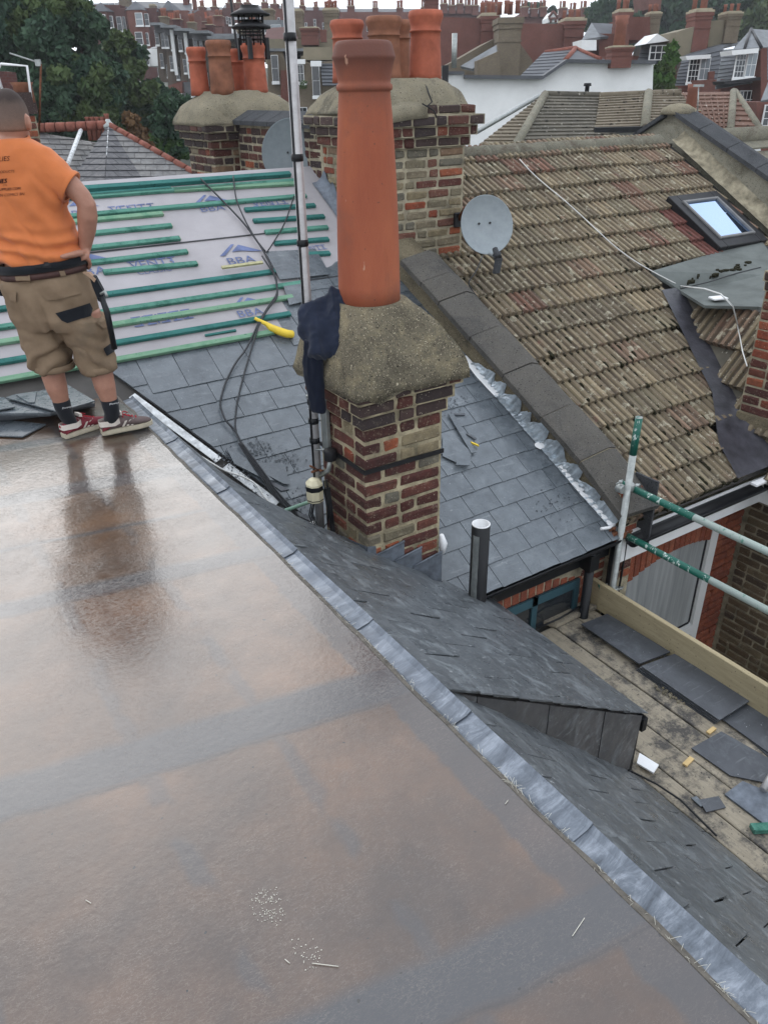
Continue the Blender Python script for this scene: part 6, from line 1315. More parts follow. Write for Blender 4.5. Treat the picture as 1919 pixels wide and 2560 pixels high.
window(hC, 420, 30, 440, 50, dd - 0.1, (3, 0), POTF, FBRED, 0.2, False)
# skyline of red brick gables and stacks, furthest away
D = 105; rnd = random.Random(14)
sky_l = ['far red gable at the skyline above the pale dormers', 'far red block with a row of small pots left of the mast', 'far dark red block at the skyline right of the mast', 'far red block at the skyline behind the big pots', 'far brick block with slate turret left of the big pot']
for k, (x0, x1, y0, st_) in enumerate(((478, 560, 26, 2), (556, 640, 20, 3), (640, 735, 22, 3), (730, 850, 26, 3), (840, 1100, 30, 4))):
    h = house_('skyline_house', sky_l[k], [(R4(x0, y0, x1, 150), (FBRED, FBDARK)[k % 2])], D, 8, 'red brick skyline houses')
    for q in range(st_):
        xx = lerp(x0 + 8, x1 - 10, (q + 0.5) / st_); stackp(h, xx - 6 - rnd.random() * 5, y0 - 12 + rnd.uniform(-4, 6), xx + 6 + rnd.random() * 5, y0 + 10, D + 1.5, FBRED, rnd.choice((1, 2, 2, 3)), POTFAR, 0.8, True, rnd.uniform(0.5, 1.0))
    for q in range(int((x1 - x0) / 22)):
        xx = x0 + 10 + q * 22; window(h, xx, y0 + 22 + 9 * (q % 2), xx + 6, y0 + 40 + 9 * (q % 2), D - 0.05, (0, 1), fw_=0.2, sill=False)
    roofpoly(h, 'roof', [(x0 - 2, y0 + 4, D), (x1 + 2, y0 + 4, D), (x1 - 4, y0 - 8, D + 6), (x0 + 6, y0 - 8, D + 6)], FSLATE)
h = house_('skyline_house', 'far red gabled house left of the thin dark mast', [([(470, 40), (490, 26), (520, 26), (530, 60), (530, 140), (470, 140)], FBRED)], 92, 6); roofpoly(h, 'roof', [(465, 44, 92), (492, 24, 92), (520, 30, 95), (490, 50, 95)], FSLATE2); stackp(h, 496, 54, 520, 70, 90, FBRED, 0); stackp(h, 534, 40, 556, 66, 90, FBRED, 3); window(h, 478, 60, 484, 76, 91.9, (0, 0)); window(h, 512, 30, 518, 46, 91.9, (0, 0), POTF, FBRED)
# ---- the row of pale back additions with dormers
D = 58; labs = ['narrow brown back addition with grey dormer, leftmost of the stepped row', 'second brown back addition with two white windows', 'brown back addition with tall white panel strip', 'grey brown back addition with wide flat dormer', 'back addition with pale tiled dormer beside the domed chimney']
specs = ((384, 412, 62, 205), (408, 446, 68, 245), (442, 482, 76, 262), (480, 528, 82, 275), (524, 606, 96, 280))
for k, (x0, x1, y0, y1) in enumerate(specs):
    d = D - 1.2 * k; h = house_('back_addition', labs[k], [([(x0 + 6, y0 + 14), (x1, y0 + 14), (x1 + 8, y1), (x0 + 14, y1)], FBBROWN)], d, 6, 'stepped row of back additions')
    slab(h, 'dormer', [(x0, y0), (x1, y0 + 2), (x1 + 2, y0 + 20), (x0 + 4, y0 + 20)], d - 0.35, 4, FROOF); m_ = MB(); a, b = at_d(x0, y0, d - 0.6), at_d(x1, y0, d - 0.6); m_.obox((a + b) / 2, (b - a) / 2, FH * 0.8, (0, 0, 0.07)); obj('flat_roof_edge', m_, FSLATE2, h)
    window(h, x0 + 5, y0 + 14, x0 + 14, y0 + 50, d - 0.1, (0, 1)); window(h, x0 + 20, y0 + 20, x0 + 28, y0 + 56, d - 0.1, (0, 1))
    if k in (1, 2): slab(h, 'white_panel', [(x0 + 16, y0 + 6), (x0 + 24, y0 + 6), (x0 + 38, y0 + 120), (x0 + 30, y0 + 120)], d - 0.5, 0.3, WFRAME)
    if k < 4: window(h, x0 + 18, y0 + 72, x0 + 26, y0 + 106, d - 0.1, (0, 1)); window(h, x0 + 34, y0 + 100, x0 + 42, y0 + 130, d - 0.1, (0, 1))
    stackp(h, x1 - 14, y0 - 20, x1 + 6, y0 + 4, d + 4, FBDARK if k % 2 else FBSTOCK, 2)
h = bpy.data.objects['back_addition.004'] if 'back_addition.004' in bpy.data.objects else h
coursed(h, 'dormer_tiles', (552, 96, 53), (594, 98, 53), (552, 114, 52.6), (594, 116, 52.6), 4, FTILE, 0.04); window(h, 541, 100, 552, 118, 52.5, (0, 1)); slab(h, 'dormer_top', R4(528, 84, 600, 95), 52.9, 3, FSLATE2)
h = house_('white_cottage', 'small white rendered cottage wall beside the big tree', [(R4(360, 122, 405, 165), WHITEWALL)], 62, 4); window(h, 362, 138, 374, 162, 61.9, (0, 1)); roofpoly(h, 'roof', [(374, 122, 62), (406, 120, 62), (406, 112, 64), (380, 118, 64)], FSLATE2); window(h, 396, 170, 404, 190, 61.9, (0, 0))
h = house_('low_brick_wall', 'low red brick wall and grey shed below the back additions', [([(420, 214), (458, 202), (462, 232), (430, 240)], FBRED), (R4(456, 205, 480, 240), FROOF), (R4(440, 232, 480, 262), WHITEWALL)], 50, 1)
m_ = MB(); m_.prism([at_d(471, 160, 52), at_d(500, 152, 52), at_d(504, 178, 52), at_d(474, 190, 52)], FH * 0.1); tag(obj('netting', m_, NETG), 'green debris netting between the back additions and the chimney pots', 'netting')
# ---- brown brick houses right of the cowl
D = 34
h1 = house_('back_addition', 'stock brick back addition with one tall white sash right of the cowl', [([(668, 132), (706, 126), (722, 190), (722, 330), (672, 330)], FBSTOCK)], D, 6); window(h1, 680, 138, 697, 204, D - 0.05, (0, 1)); window(h1, 684, 238, 702, 254, D - 0.05, (1, 0)); roofpoly(h1, 'roof', [(704, 124, D), (754, 122, D + 2), (748, 176, D + 0.5), (722, 188, D)], FSLATE); slab(h1, 'parapet', R4(664, 121, 760, 128), D - 0.1, 4, FSLATE2); slab(h1, 'red_return', R4(702, 176, 722, 330), D - 0.4, 2, FBRED)
h2 = house_('back_addition', 'stock brick house with two tall white sashes and slate mansard', [([(742, 160), (850, 150), (850, 330), (742, 330)], FBSTOCK)], D - 2, 6)
window(h2, 743, 162, 760, 206, D - 2.05, (1, 1)); window(h2, 781, 164, 800, 240, D - 2.05, (0, 1)); window(h2, 746, 268, 768, 290, D - 2.05, (1, 1)); slab(h2, 'lintel', R4(776, 152, 803, 166), D - 2.2, 0.3, WFRAME); slab(h2, 'lintel', R4(740, 148, 762, 160), D - 2.2, 0.3, WFRAME); slab(h2, 'parapet', R4(758, 118, 850, 150), D - 1.6, 5, FREND); coursed(h2, 'slate_course', (800, 153, D - 1.9), (850, 153, D - 1.9), (806, 214, D - 2.5), (850, 214, D - 2.5), 7, FSLATE, 0.05); slab(h2, 'cill', R4(742, 204, 766, 212), D - 2.3, 0.4, WFRAME)
m_ = MB(); rnd = random.Random(2)
for k in range(60):
    p = at_d(rnd.uniform(742, 766), rnd.uniform(204, 222), D - 2.6); s_ = 0.09; m_.poly([p, p + Vector((rnd.uniform(-s_, s_), rnd.uniform(-s_, s_), s_)), p + Vector((rnd.uniform(-s_, s_), 0, rnd.uniform(-s_, s_)))])
obj('window_box_plants', m_, LEAFM, h2)
h3 = house_('stepped_house', 'rendered parapet house with red brick stack behind the two stock brick houses', [(R4(664, 97, 860, 160), FREND)], 42, 6); stackp(h3, 750, 70, 796, 112, 41, FBRED, 0); stackp(h3, 728, 28, 758, 96, 46, FBSTOCK, 0); stackp(h3, 808, 26, 846, 100, 46, FBSTOCK, 4); stackp(h3, 800, 74, 816, 105, 40, FBRED, 0, cap=False); roofpoly(h3, 'roof', [(660, 98, 42), (745, 98, 42), (735, 66, 46), (668, 70, 46)], FBDARK)
h4 = house_('dormer_house', 'house with white attic dormer window above the cowl', [(R4(652, 52, 708, 100), FBSTOCK)], 52, 6); slab(h4, 'dormer', R4(654, 50, 708, 82), 51.5, 3, FSLATE2); window(h4, 678, 62, 702, 76, 51.3, (0, 0), GLASSL); window(h4, 662, 64, 672, 82, 51.3, (1, 0)); stackp(h4, 652, 24, 684, 60, 56, FBSTOCK, 0)
h5 = house_('attic_house', 'far house with a dark sloping attic window band', [(R4(570, 50, 654, 110), FBDARK)], 70, 6); roofpoly(h5, 'roof', [(570, 66, 70), (655, 62, 70), (650, 38, 73), (588, 38, 73)], FSLATE); window(h5, 616, 40, 648, 58, 69.8, (1, 0)); window(h5, 572, 44, 579, 62, 69.8, (0, 1)); stackp(h5, 620, 62, 640, 80, 66, FBSTOCK, 2); m_ = MB(); m_.lathe([(0.5, 0), (0.45, 0.1), (0.1, 0.2)], at_d(596, 78, 64), 12, True, -FH); obj('dish', m_, WHITEP, h5)
# ---- middle: red brick flank walls, yellow stack, white wall
D = 52
h6 = house_('flank_wall_house', 'red brick flank wall with capped stack right of the big pots', [([(1095, 42), (1205, 46), (1205, 190), (1095, 190)], FBRED)], D, 8); stackp(h6, 1200, 40, 1244, 130, D - 0.5, FBRED, 3, POTFAR, 0.9); stackp(h6, 1060, -10, 1098, 40, D + 4, FBRED, 3)
h7 = house_('flank_wall_house', 'red brick flank wall between the yellow stack and the white wall chimney', [([(1240, 58), (1412, 60), (1412, 170), (1240, 170)], FBRED)], D - 2, 8); stackp(h7, 1408, 52, 1460, 150, D - 2.5, FBRED, 5, POTFAR, 0.9); roofpoly(h7, 'roof', [(1452, 118, D - 3), (1490, 132, D - 3), (1480, 150, D - 5), (1450, 150, D - 5)], FBDARK)
h8 = house_('stock_brick_house', 'stock brick gable with a broad stack and dark pots on it', [([(1100, 170), (1150, 145), (1235, 96), (1300, 110), (1330, 150), (1330, 230), (1100, 230)], FBSTOCK)], 40, 6)
stackp(h8, 1242, 44, 1304, 190, 38.5, FBSTOCK, 4, POTFAR, 0.9, False); roofpoly(h8, 'roof', [(1150, 165, 38), (1240, 112, 38), (1240, 130, 37.5), (1180, 172, 37.5)], FSLATE2); slab(h8, 'lower_wall', [(1192, 152), (1250, 126), (1250, 200), (1192, 200)], 36, 1, FBSTOCK); m_ = MB(); m_.lathe([(0.11, 0), (0.11, 1.2)], at_d(1134, 170, 36), 10); obj('flue', m_, GALV, h8)
coursed(h8, 'slate_course', (1360, 130, 36), (1438, 122, 36), (1290, 200, 32), (1360, 200, 32), 9, FSLATE, 0.03); roofpoly(h8, 'hip_face', [(1438, 122, 36), (1520, 152, 34), (1412, 156, 33)], FSLATE); m_ = MB(); m_.tube([at_d(1360, 133, 36), at_d(1438, 121, 36)], 0.10, 8); m_.tube([at_d(1438, 121, 36), at_d(1412, 152, 33.5)], 0.10, 8); m_.tube([at_d(1438, 121, 36), at_d(1500, 148, 34)], 0.08, 8); obj('red_ridge', m_, RIDGER, h8)
D = 29
ww = thing('white_wall', 'long white painted flank wall with stepped parapet behind the tiled roofs', 'wall')
slab(ww, 'wall', [(1098, 192), (1158, 179), (1158, 194), (1353, 196), (1412, 154), (1632, 157), (1624, 420), (1098, 420)], D, 0.4, WHITEWALL)
for a, b in (((1158, 192), (1353, 194)), ((1353, 194), (1412, 153)), ((1412, 153), (1632, 156))):
    p, q = at_d(*a, D - 0.05), at_d(*b, D - 0.05); m_ = MB(); m_.obox((p + q) / 2, (q - p) / 2, FH * 0.28, (0, 0, 0.05)); obj('coping', m_, FSLATE, ww)
stackp(ww, 1526, 118, 1582, 170, D - 0.4, FBRED, 1, POTFAR, 0.4); slab(ww, 'stub', R4(1112, 178, 1160, 186), D - 0.1, 0.4, FSLATE); m_ = MB(); m_.obox(at_d(1112, 190, D - 0.3), RH * 0.1, FH * 0.1, (0, 0, 0.3)); obj('dark_box', m_, BLACKM, ww)
m_ = MB(); m_.lathe([(0.05, -0.6), (0.05, 0.1), (0.09, 0.1), (0.08, 0.16)], at_d(1466, 228, 19.5), 10); tag(obj('flue_pipe', m_, BLACKM), 'small black flue pipe standing on the tiled ridge against the white wall', 'flue')
# ---- brown tiled roofs with hips in front of the white wall
tr = thing('tiled_hip_roof', 'brown tiled hipped roof, mossy, in front of the white wall', 'roof')
coursed(tr, 'tile_course', (1356, 238, 18.6), (1364, 238, 18.6), (1150, 400, 15.0), (1272, 400, 15.0), 19, FTILE, 0.03); coursed(tr, 'tile_course', (1366, 238, 18.6), (1498, 241, 18.9), (1272, 400, 15.0), (1560, 392, 15.2), 18, FTILED, 0.03)
m_ = MB(); m_.tube([at_d(1362, 236, 18.6), at_d(1268, 400, 14.9)], 0.085, 8); obj('hip_tiles', m_, RIDGET, tr); m_ = MB(); m_.tube([at_d(1362, 236, 18.6), at_d(1500, 239, 18.9)], 0.07, 8); obj('ridge_tiles', m_, FTILED, tr); m_ = MB(); m_.tube([at_d(1346, 240, 18.8), at_d(1190, 330, 17.0)], 0.05, 6); obj('verge', m_, GALV, tr)
t2 = thing('tiled_hip_roof', 'second brown tiled roof with pale hip ending at the white walls', 'roof')
coursed(t2, 'tile_course', (1498, 241, 18.6), (1618, 234, 18.6), (1485, 326, 16.6), (1612, 322, 16.6), 13, FTILE, 0.03); coursed(t2, 'tile_course', (1624, 234, 18.6), (1700, 233, 18.8), (1616, 322, 16.6), (1760, 322, 16.6), 13, FTILE, 0.03); slab(t2, 'wall', R4(1480, 326, 1780, 420), 17.0, 2, WHITEWALL)
m_ = MB(); m_.tube([at_d(1620, 232, 18.5), at_d(1610, 322, 16.5)], 0.09, 8); obj('hip_tiles', m_, RIDGET, t2); m_ = MB(); m_.tube([at_d(1498, 240, 18.6), at_d(1700, 231, 18.6)], 0.07, 8); obj('ridge_tiles', m_, FTILE, t2); m_ = MB(); a, b = at_d(1484, 326, 16.5), at_d(1612, 323, 16.5); m_.obox((a + b) / 2, (b - a) / 2, FH * 0.06, (0, 0, 0.05)); obj('gutter', m_, BLACKP, t2)
t3 = thing('tiled_hip_roof', 'reddish brown pantiled roof with diagonal hip at the right edge', 'roof')
coursed(t3, 'tile_course', (1640, 232, 20.0), (1830, 229, 20.0), (1740, 327, 17.6), (1826, 327, 17.6), 10, FTILER, 0.035); coursed(t3, 'tile_course', (1832, 229, 20.0), (1836, 229, 20.0), (1826, 327, 17.6), (1902, 330, 17.4), 8, FTILER, 0.04); slab(t3, 'wall', R4(1750, 332, 1900, 420), 17.9, 2, WHITEWALL)
for f in range(9):
    m_ = MB(); m_.tube([at_d(lerp(1690, 1822, f / 8), 232, 19.95), at_d(lerp(1742, 1818, f / 8), 326, 17.5)], 0.022, 5); obj('tile_roll', m_, FTILER, t3)
m_ = MB(); m_.tube([at_d(1832, 229, 20), at_d(1824, 327, 17.5)], 0.08, 8); m_.tube([at_d(1836, 229, 20), at_d(1904, 331, 17.3)], 0.07, 8); obj('hip_tiles', m_, RIDGET, t3); window(t3, 1838, 358, 1852, 372, 17.85, (1, 0)); m_ = MB(); a, b = at_d(1750, 330, 17.5), at_d(1904, 333, 17.4); m_.obox((a + b) / 2, (b - a) / 2, FH * 0.06, (0, 0, 0.05)); obj('gutter', m_, BLACKP, t3)
sc_ = thing('brick_chimney', 'short red chimney with one pot behind the dark coped gable', 'chimney'); stackp(sc_, 1716, 278, 1748, 312, 12.5, BRICKR, 1, POTFAR, 0.14); m_ = MB(); m_.tube([at_d(1742, 290, 12.4), at_d(1745, 218, 12.4)], 0.008, 5); m_.obox(at_d(1745, 214, 12.4), RH * 0.07, FH * 0.02, (0, 0, 0.015)); obj('aerial', m_, GALV, sc_)
# ---- right: mansard houses with white bays
D = 44
m1_ = house_('mansard_house', 'slate mansard house with pedimented white dormer beside the climbing shrub', [(R4(1500, 140, 1690, 330), FBRED)], D + 1, 8)
coursed(m1_, 'slate_course', (1612, 96, D + 1), (1690, 92, D + 1), (1592, 152, D), (1690, 152, D), 6, FSLATE, 0.05); window(m1_, 1620, 113, 1664, 168, D - 0.6, (2, 2)); p = [at_d(x, y, D - 1.0) for x, y in ((1613, 110), (1672, 102), (1642, 84))]; m_ = MB(); m_.prism(p, FH * 2); obj('pediment', m_, WFRAME, m1_)
stackp(m1_, 1541, 30, 1577, 120, D + 2, FBRED, 3); slab(m1_, 'flank', R4(1572, 42, 1624, 100), D + 3, 4, FBRED); stackp(m1_, 1621, 34, 1650, 96, D + 3, FBSTOCK, 3); slab(m1_, 'white_gable', R4(1452, 100, 1490, 126), D + 2, 2, WHITEWALL); roofpoly(m1_, 'turret', [(1453, 100, D + 2), (1478, 56, D + 4), (1500, 92, D + 2)], FSLATE2); roofpoly(m1_, 'roof', [(1478, 57, D + 4), (1542, 60, D + 5), (1545, 90, D + 3), (1498, 92, D + 2)], FSLATE); slab(m1_, 'side', R4(1496, 84, 1546, 150), D + 2.5, 3, FBRED)
D = 40
m2_ = house_('mansard_house', 'slate mansard with double white sash dormer and rendered chimney flank', [(R4(1675, 210, 1812, 330), FBRED)], D, 6)
coursed(m2_, 'slate_course', (1706, 142, D + 1.2), (1808, 112, D + 1.2), (1684, 216, D - 0.1), (1800, 216, D - 0.1), 9, FSLATE, 0.04); window(m2_, 1718, 146, 1744, 206, D - 0.5, (2, 3)); window(m2_, 1746, 144, 1770, 200, D - 0.5, (1, 1), GLASSL); slab(m2_, 'bay_top', [(1713, 140), (1776, 136), (1774, 146), (1716, 150)], D - 0.9, 1, WFRAME)
slab(m2_, 'rendered_flank', [(1690, 80), (1736, 66), (1736, 135), (1690, 150)], D + 2, 3, FREND); stackp(m2_, 1732, 30, 1776, 130, D + 1.9, FBRED, 3); slab(m2_, 'rendered_flank', [(1768, 52), (1816, 50), (1816, 112), (1768, 118)], D + 2.5, 3, FREND); stackp(m2_, 1812, 34, 1850, 108, D + 2.2, FBSTOCK, 4); roofpoly(m2_, 'roof', [(1700, 142, D + 1.2), (1800, 114, D + 1.2), (1850, 104, D + 4), (1790, 108, D + 4)], FSLATE); slab(m2_, 'red_pilaster', [(1772, 180), (1786, 178), (1780, 230), (1768, 230)], D - 0.8, 1, FBRED); slab(m2_, 'arch', R4(1690, 214, 1745, 232), D - 0.3, 1, FBRED)
D = 36
m3_ = house_('mansard_house', 'red brick house with turret roof and tall white bay at the right edge', [(R4(1800, 198, 1925, 360), FBRED)], D, 6)
coursed(m3_, 'slate_course', (1806, 124, D + 1), (1925, 116, D + 1), (1786, 222, D - 0.2), (1925, 198, D - 0.2), 10, FSLATE2, 0.04); window(m3_, 1834, 136, 1858, 194, D - 0.9, (2, 3)); window(m3_, 1862, 132, 1886, 192, D - 0.9, (1, 1), GLASSL); slab(m3_, 'bay_top', [(1828, 126), (1896, 120), (1894, 132), (1830, 138)], D - 1.3, 1.2, WFRAME); slab(m3_, 'bay_foot', [(1808, 204), (1900, 192), (1900, 200), (1810, 212)], D - 1.2, 1.2, BLACKM)
roofpoly(m3_, 'turret', [(1830, 124, D - 1), (1876, 72, D + 1), (1902, 118, D - 1)], FSLATE2); roofpoly(m3_, 'turret', [(1902, 118, D - 1), (1876, 72, D + 1), (1935, 76, D + 2), (1930, 118, D)], FSLATE2); m_ = MB(); m_.tube([at_d(1876, 72, D + 1), at_d(1860, 122, D - 1.1)], 0.06, 5); m_.tube([at_d(1876, 72, D + 1), at_d(1902, 118, D - 1.1)], 0.06, 5); obj('turret_hips', m_, BLACKM, m3_); window(m3_, 1842, 226, 1880, 272, D - 0.1, (3, 1)); slab(m3_, 'red_corner', R4(1900, 120, 1916, 300), D - 1, 2, FBRED)
m4_ = house_('bay_house', 'white framed bay of the nearest red house at the right edge', [(R4(1890, 255, 1960, 400), FBRED)], 30, 4); window(m4_, 1903, 262, 1930, 330, 29.9, (1, 3)); roofpoly(m4_, 'roof', [(1900, 252, 30), (1960, 240, 30), (1960, 180, 31), (1918, 205, 31)], FSLATE2)
# small skyline things in the middle
D = 120
for k, (x0, x1, y0, n_) in enumerate(((1100, 1180, 26, 4), (1175, 1250, 30, 3), (1300, 1370, 34, 3), (1395, 1500, 36, 4))):
    h = house_('skyline_house', ['far slate roofed row behind the red flank wall', 'far row with small pots above the capped stack', 'far row left of the little timbered gable', 'far row with pots right of the little timbered gable'][k], [(R4(x0, y0, x1, 70), FBRED)], D, 8, 'red brick skyline houses')
    roofpoly(h, 'roof', [(x0, y0 + 2, D), (x1, y0 + 2, D), (x1 - 10, y0 - 14, D + 6), (x0 + 10, y0 - 14, D + 6)], FSLATE)
    for q in range(n_): xx = lerp(x0, x1, (q + 0.5) / n_); stackp(h, xx - 9, y0 - 16 + 4 * (q % 2), xx + 9, y0 + 8, D - 1, FBRED, 3, POTFAR, 0.8, True, 0.75)
h = house_('timbered_gable', 'tiny white timbered gable on the skyline between pots', [([(1370, 56), (1370, 44), (1382, 28), (1394, 44), (1394, 56)], WHITEWALL)], 110, 4); m_ = MB(); 
for a, b in (((1370, 44), (1382, 28)), ((1382, 28), (1394, 44)), ((1370, 46), (1394, 46)), ((1376, 56), (1376, 46)), ((1388, 56), (1388, 46))): m_.tube([at_d(*a, 109.9), at_d(*b, 109.9)], 0.14, 4)
obj('timbers', m_, FBRED, h)
h = house_('brick_tower', 'plain red tower block end among the trees at top right', [([(1617, -20), (1654, -20), (1650, 26), (1622, 22)], FBRED)], 90, 5)
# ---- trees
def tree(label, d, blobs, trunk, mats, leaf, n, seed, squash=0.8, name='tree'):
    """blobs: (px, py, radius px) clumps; leaves are small faces spread through them"""
    rnd = random.Random(seed); t = thing(name, label, 'tree' if name == 'tree' else 'shrub'); tot = sum(b[2] ** 2 for b in blobs); k_ = d / 2191.0
    centres = []
    for mi, mt in enumerate(mats):
        m_ = MB(); 
        for bi, (px, py, r) in enumerate(blobs):
            if bi % len(mats) != mi and rnd.random() > 0.25: continue
            c = at_d(px, py, d + rnd.uniform(-0.5, 0.5) * r * k_ * 1.2); R = r * k_ ; cnt = int(n * r * r / tot)
            sub = [(Vector((rnd.gauss(0, 1), rnd.gauss(0, 1), rnd.gauss(0, 1))).normalized() * R * rnd.uniform(0.45, 0.95), R * rnd.uniform(0.18, 0.38)) for _ in range(26)]
            for _ in range(cnt):
                so_, sr = sub[rnd.randrange(len(sub))]; p = c + so_ + Vector((rnd.gauss(0, 1), rnd.gauss(0, 1), rnd.gauss(0, 0.8))).normalized() * sr * rnd.random() ** 0.4
                p.z = c.z + (p.z - c.z) * squash; s_ = leaf * rnd.uniform(0.6, 1.3); a = Vector((rnd.gauss(0, 1), rnd.gauss(0, 1), rnd.gauss(0, 0.6))).normalized(); b = a.orthogonal().normalized(); b = (b * math.cos(rnd.random() * 6.28) + a.cross(b) * math.sin(rnd.random() * 6.28)); a = a.cross(b)
                m_.add([p - a * s_, p + b * s_ * 0.6, p + a * s_, p - b * s_ * 0.6], [(0, 1, 2, 3)])
        obj('crown', m_, mt, t)
    c0 = at_d(*trunk, d); m_ = MB(); g = GZ(d) - 0.5; m_.tube([Vector((c0.x, c0.y, g)), Vector((c0.x, c0.y, lerp(g, c0.z, 0.5))), c0], [0.4 * d / 30, 0.32 * d / 30, 0.12 * d / 30], 8)
    for px, py, r in blobs[::2]: m_.tube([c0.lerp(Vector((c0.x, c0.y, g)), 0.3), at_d(px, py, d)], [0.14 * d / 30, 0.03], 5)
    obj('trunk', m_, BARK, t); return t
tree('huge dark green tree filling the top left behind the man', 30, [(60, 90, 110), (150, 60, 95), (0, 40, 110), (190, 150, 90), (90, 210, 110), (10, 170, 100), (200, 230, 95), (120, 300, 90), (230, 300, 85), (30, 290, 90), (215, 60, 50), (170, 20, 60), (110, 10, 70), (250, 200, 60), (60, 20, 80)], (110, 250), [LEAF, LEAF, LEAFM], 0.105, 120000, 1)
tree('lighter green tree right of the huge dark one', 36, [(300, 150, 60), (330, 215, 70), (285, 250, 70), (355, 265, 62), (330, 310, 65), (300, 110, 35), (380, 230, 40), (270, 330, 60), (390, 290, 45)], (320, 280), [LEAF, LEAFM], 0.12, 46000, 2)
tree('round green bush below the white cottage beside the domed chimney', 26, [(430, 265, 45), (450, 340, 30), (420, 310, 45), (455, 290, 30), (445, 370, 34), (410, 350, 40)], (430, 330), [LEAF, LEAFL], 0.075, 18000, 3)
tree('rusty leaved sapling in front of the dark trees', 24, [(330, 300, 26), (345, 335, 24), (360, 365, 22)], (345, 340), [LEAFB], 0.07, 1600, 4)
tree('bright green climbing shrub beside the white wall', 31, [(1655, 205, 26), (1660, 175, 24), (1675, 150, 20), (1650, 220, 22), (1682, 120, 14), (1668, 228, 20), (1640, 190, 14)], (1660, 210), [LEAFL, LEAFM], 0.11, 7000, 5, name='shrub')
for k, (px, py, r, d, mt, n_) in enumerate(((1500, 40, 34, 100, [LEAFM, LEAF], 5000), (1560, 30, 55, 100, [LEAF], 9000), (1690, 20, 60, 95, [LEAF], 9000), (1780, 30, 60, 95, [LEAF], 9000), (1860, 40, 55, 90, [LEAF, LEAFM], 9000), (1915, 55, 60, 88, [LEAF, LEAFM], 9000), (1720, 90, 40, 80, [LEAF], 6000), (1600, 80, 40, 90, [LEAF], 5000))):
    tree(['light feathery tree at the left of the hilltop trees', 'dark tree left of the red tower end', 'dark tree right of the red tower end', 'dark hilltop tree above the rendered flank', 'greener hilltop tree above the slate turret', 'big tree at the top right corner', 'dark low tree behind the rendered flank wall', 'dark low tree below the red tower end'][k], d, [(px, py, r), (px - r * 0.5, py + r * 0.4, r * 0.7), (px + r * 0.5, py + r * 0.35, r * 0.7), (px, py - r * 0.6, r * 0.55), (px + r * 0.4, py - r * 0.4, r * 0.4)], (px, py + r * 0.5), mt, 0.40, n_, 20 + k)
for k, (px, py, r) in enumerate(((1318, 22, 14), (1343, 22, 15), (1380, 28, 9))): tree(['left of the two little round skyline trees', 'right of the two little round skyline trees', 'tiny skyline tree above the timbered gable'][k], 130, [(px, py, r), (px - r * 0.5, py + 3, r * 0.7), (px + r * 0.5, py + 4, r * 0.6)], (px, py + r), [LEAF], 0.35, 1500, 40 + k)
# ================================================================== the roofer
MW = 4.09
man = thing('person', 'person seen from behind in orange t-shirt, khaki work shorts and maroon trainers, hand on hip', 'person')
def mp(x, y, dw=0.0): return at_d(x, y, MW + dw)
def ell(mb, c, a, b, n=22): pass
def erings(mb, rows, n=24):
    """rows of (px, py, dw, half width, half depth[, lean])"""
    mb.ring([[mp(x, y, dw) + RH * (hw * math.copysign(abs(math.cos(t)) ** 0.85, math.cos(t))) + FH * (hd * math.copysign(abs(math.sin(t)) ** 0.85, math.sin(t))) for t in [2 * math.pi * k / n for k in range(n)]] for x, y, dw, hw, hd in rows], True, True)
def ellipsoid(mb, c, a, b, c_, n=16, m=10):
    c = Vector(c); rings = []
    for i in range(m + 1):
        th = math.pi * (0.02 + 0.96 * i / m); rings.append([c + a * (math.sin(th) * math.cos(t)) + b * (math.sin(th) * math.sin(t)) - c_ * math.cos(th) for t in [2 * math.pi * k / n for k in range(n)]])
    mb.ring(rings, True, True)
def limb(mb, pts, n=14): mb.tube([mp(x, y, dw) for x, y, dw, r in pts], [r for x, y, dw, r in pts], n)
UPV = Vector((0, 0, 1))
# --- body: one continuous skin
B = MB(); HC = mp(27, 293, 0.02)
ellipsoid(B, HC, RH * 0.078, FH * 0.098, UPV * 0.118 + FH * 0.012, 24, 16); ellipsoid(B, HC + FH * 0.03 - UPV * 0.075, RH * 0.058, FH * 0.062, UPV * 0.055)
ellipsoid(B, HC + FH * 0.115 - UPV * 0.02, RH * 0.014, FH * 0.024, UPV * 0.028); ellipsoid(B, HC + FH * 0.085 + UPV * 0.02, RH * 0.055, FH * 0.022, UPV * 0.016)
for s_ in (-1, 1):
    e = HC + RH * (0.086 * s_) - UPV * 0.024 - FH * 0.012; ellipsoid(B, e, RH * 0.015 - FH * 0.012 * s_ * s_, FH * 0.020, UPV * 0.036, 12, 8); ellipsoid(B, e - FH * 0.010 + RH * 0.006 * s_ + UPV * 0.008, RH * 0.007, FH * 0.012, UPV * 0.024, 10, 7)
limb(B, [(27, 318, 0.02, 0.058), (29, 345, 0.0, 0.060), (32, 372, -0.01, 0.075)])
erings(B, [(105, 668, 0, 0.175, 0.125), (85, 600, 0, 0.17, 0.115), (60, 500, 0, 0.18, 0.11), (42, 420, 0, 0.185, 0.10), (34, 375, 0, 0.14, 0.07)])
limb(B, [(92, 392, 0.0, 0.060), (135, 425, -0.01, 0.056), (178, 465, -0.02, 0.053), (205, 492, -0.025, 0.046), (217, 512, -0.025, 0.046), (219, 540, -0.015, 0.050), (218, 575, 0.0, 0.044), (215, 605, 0.012, 0.034), (212, 625, 0.02, 0.030)])
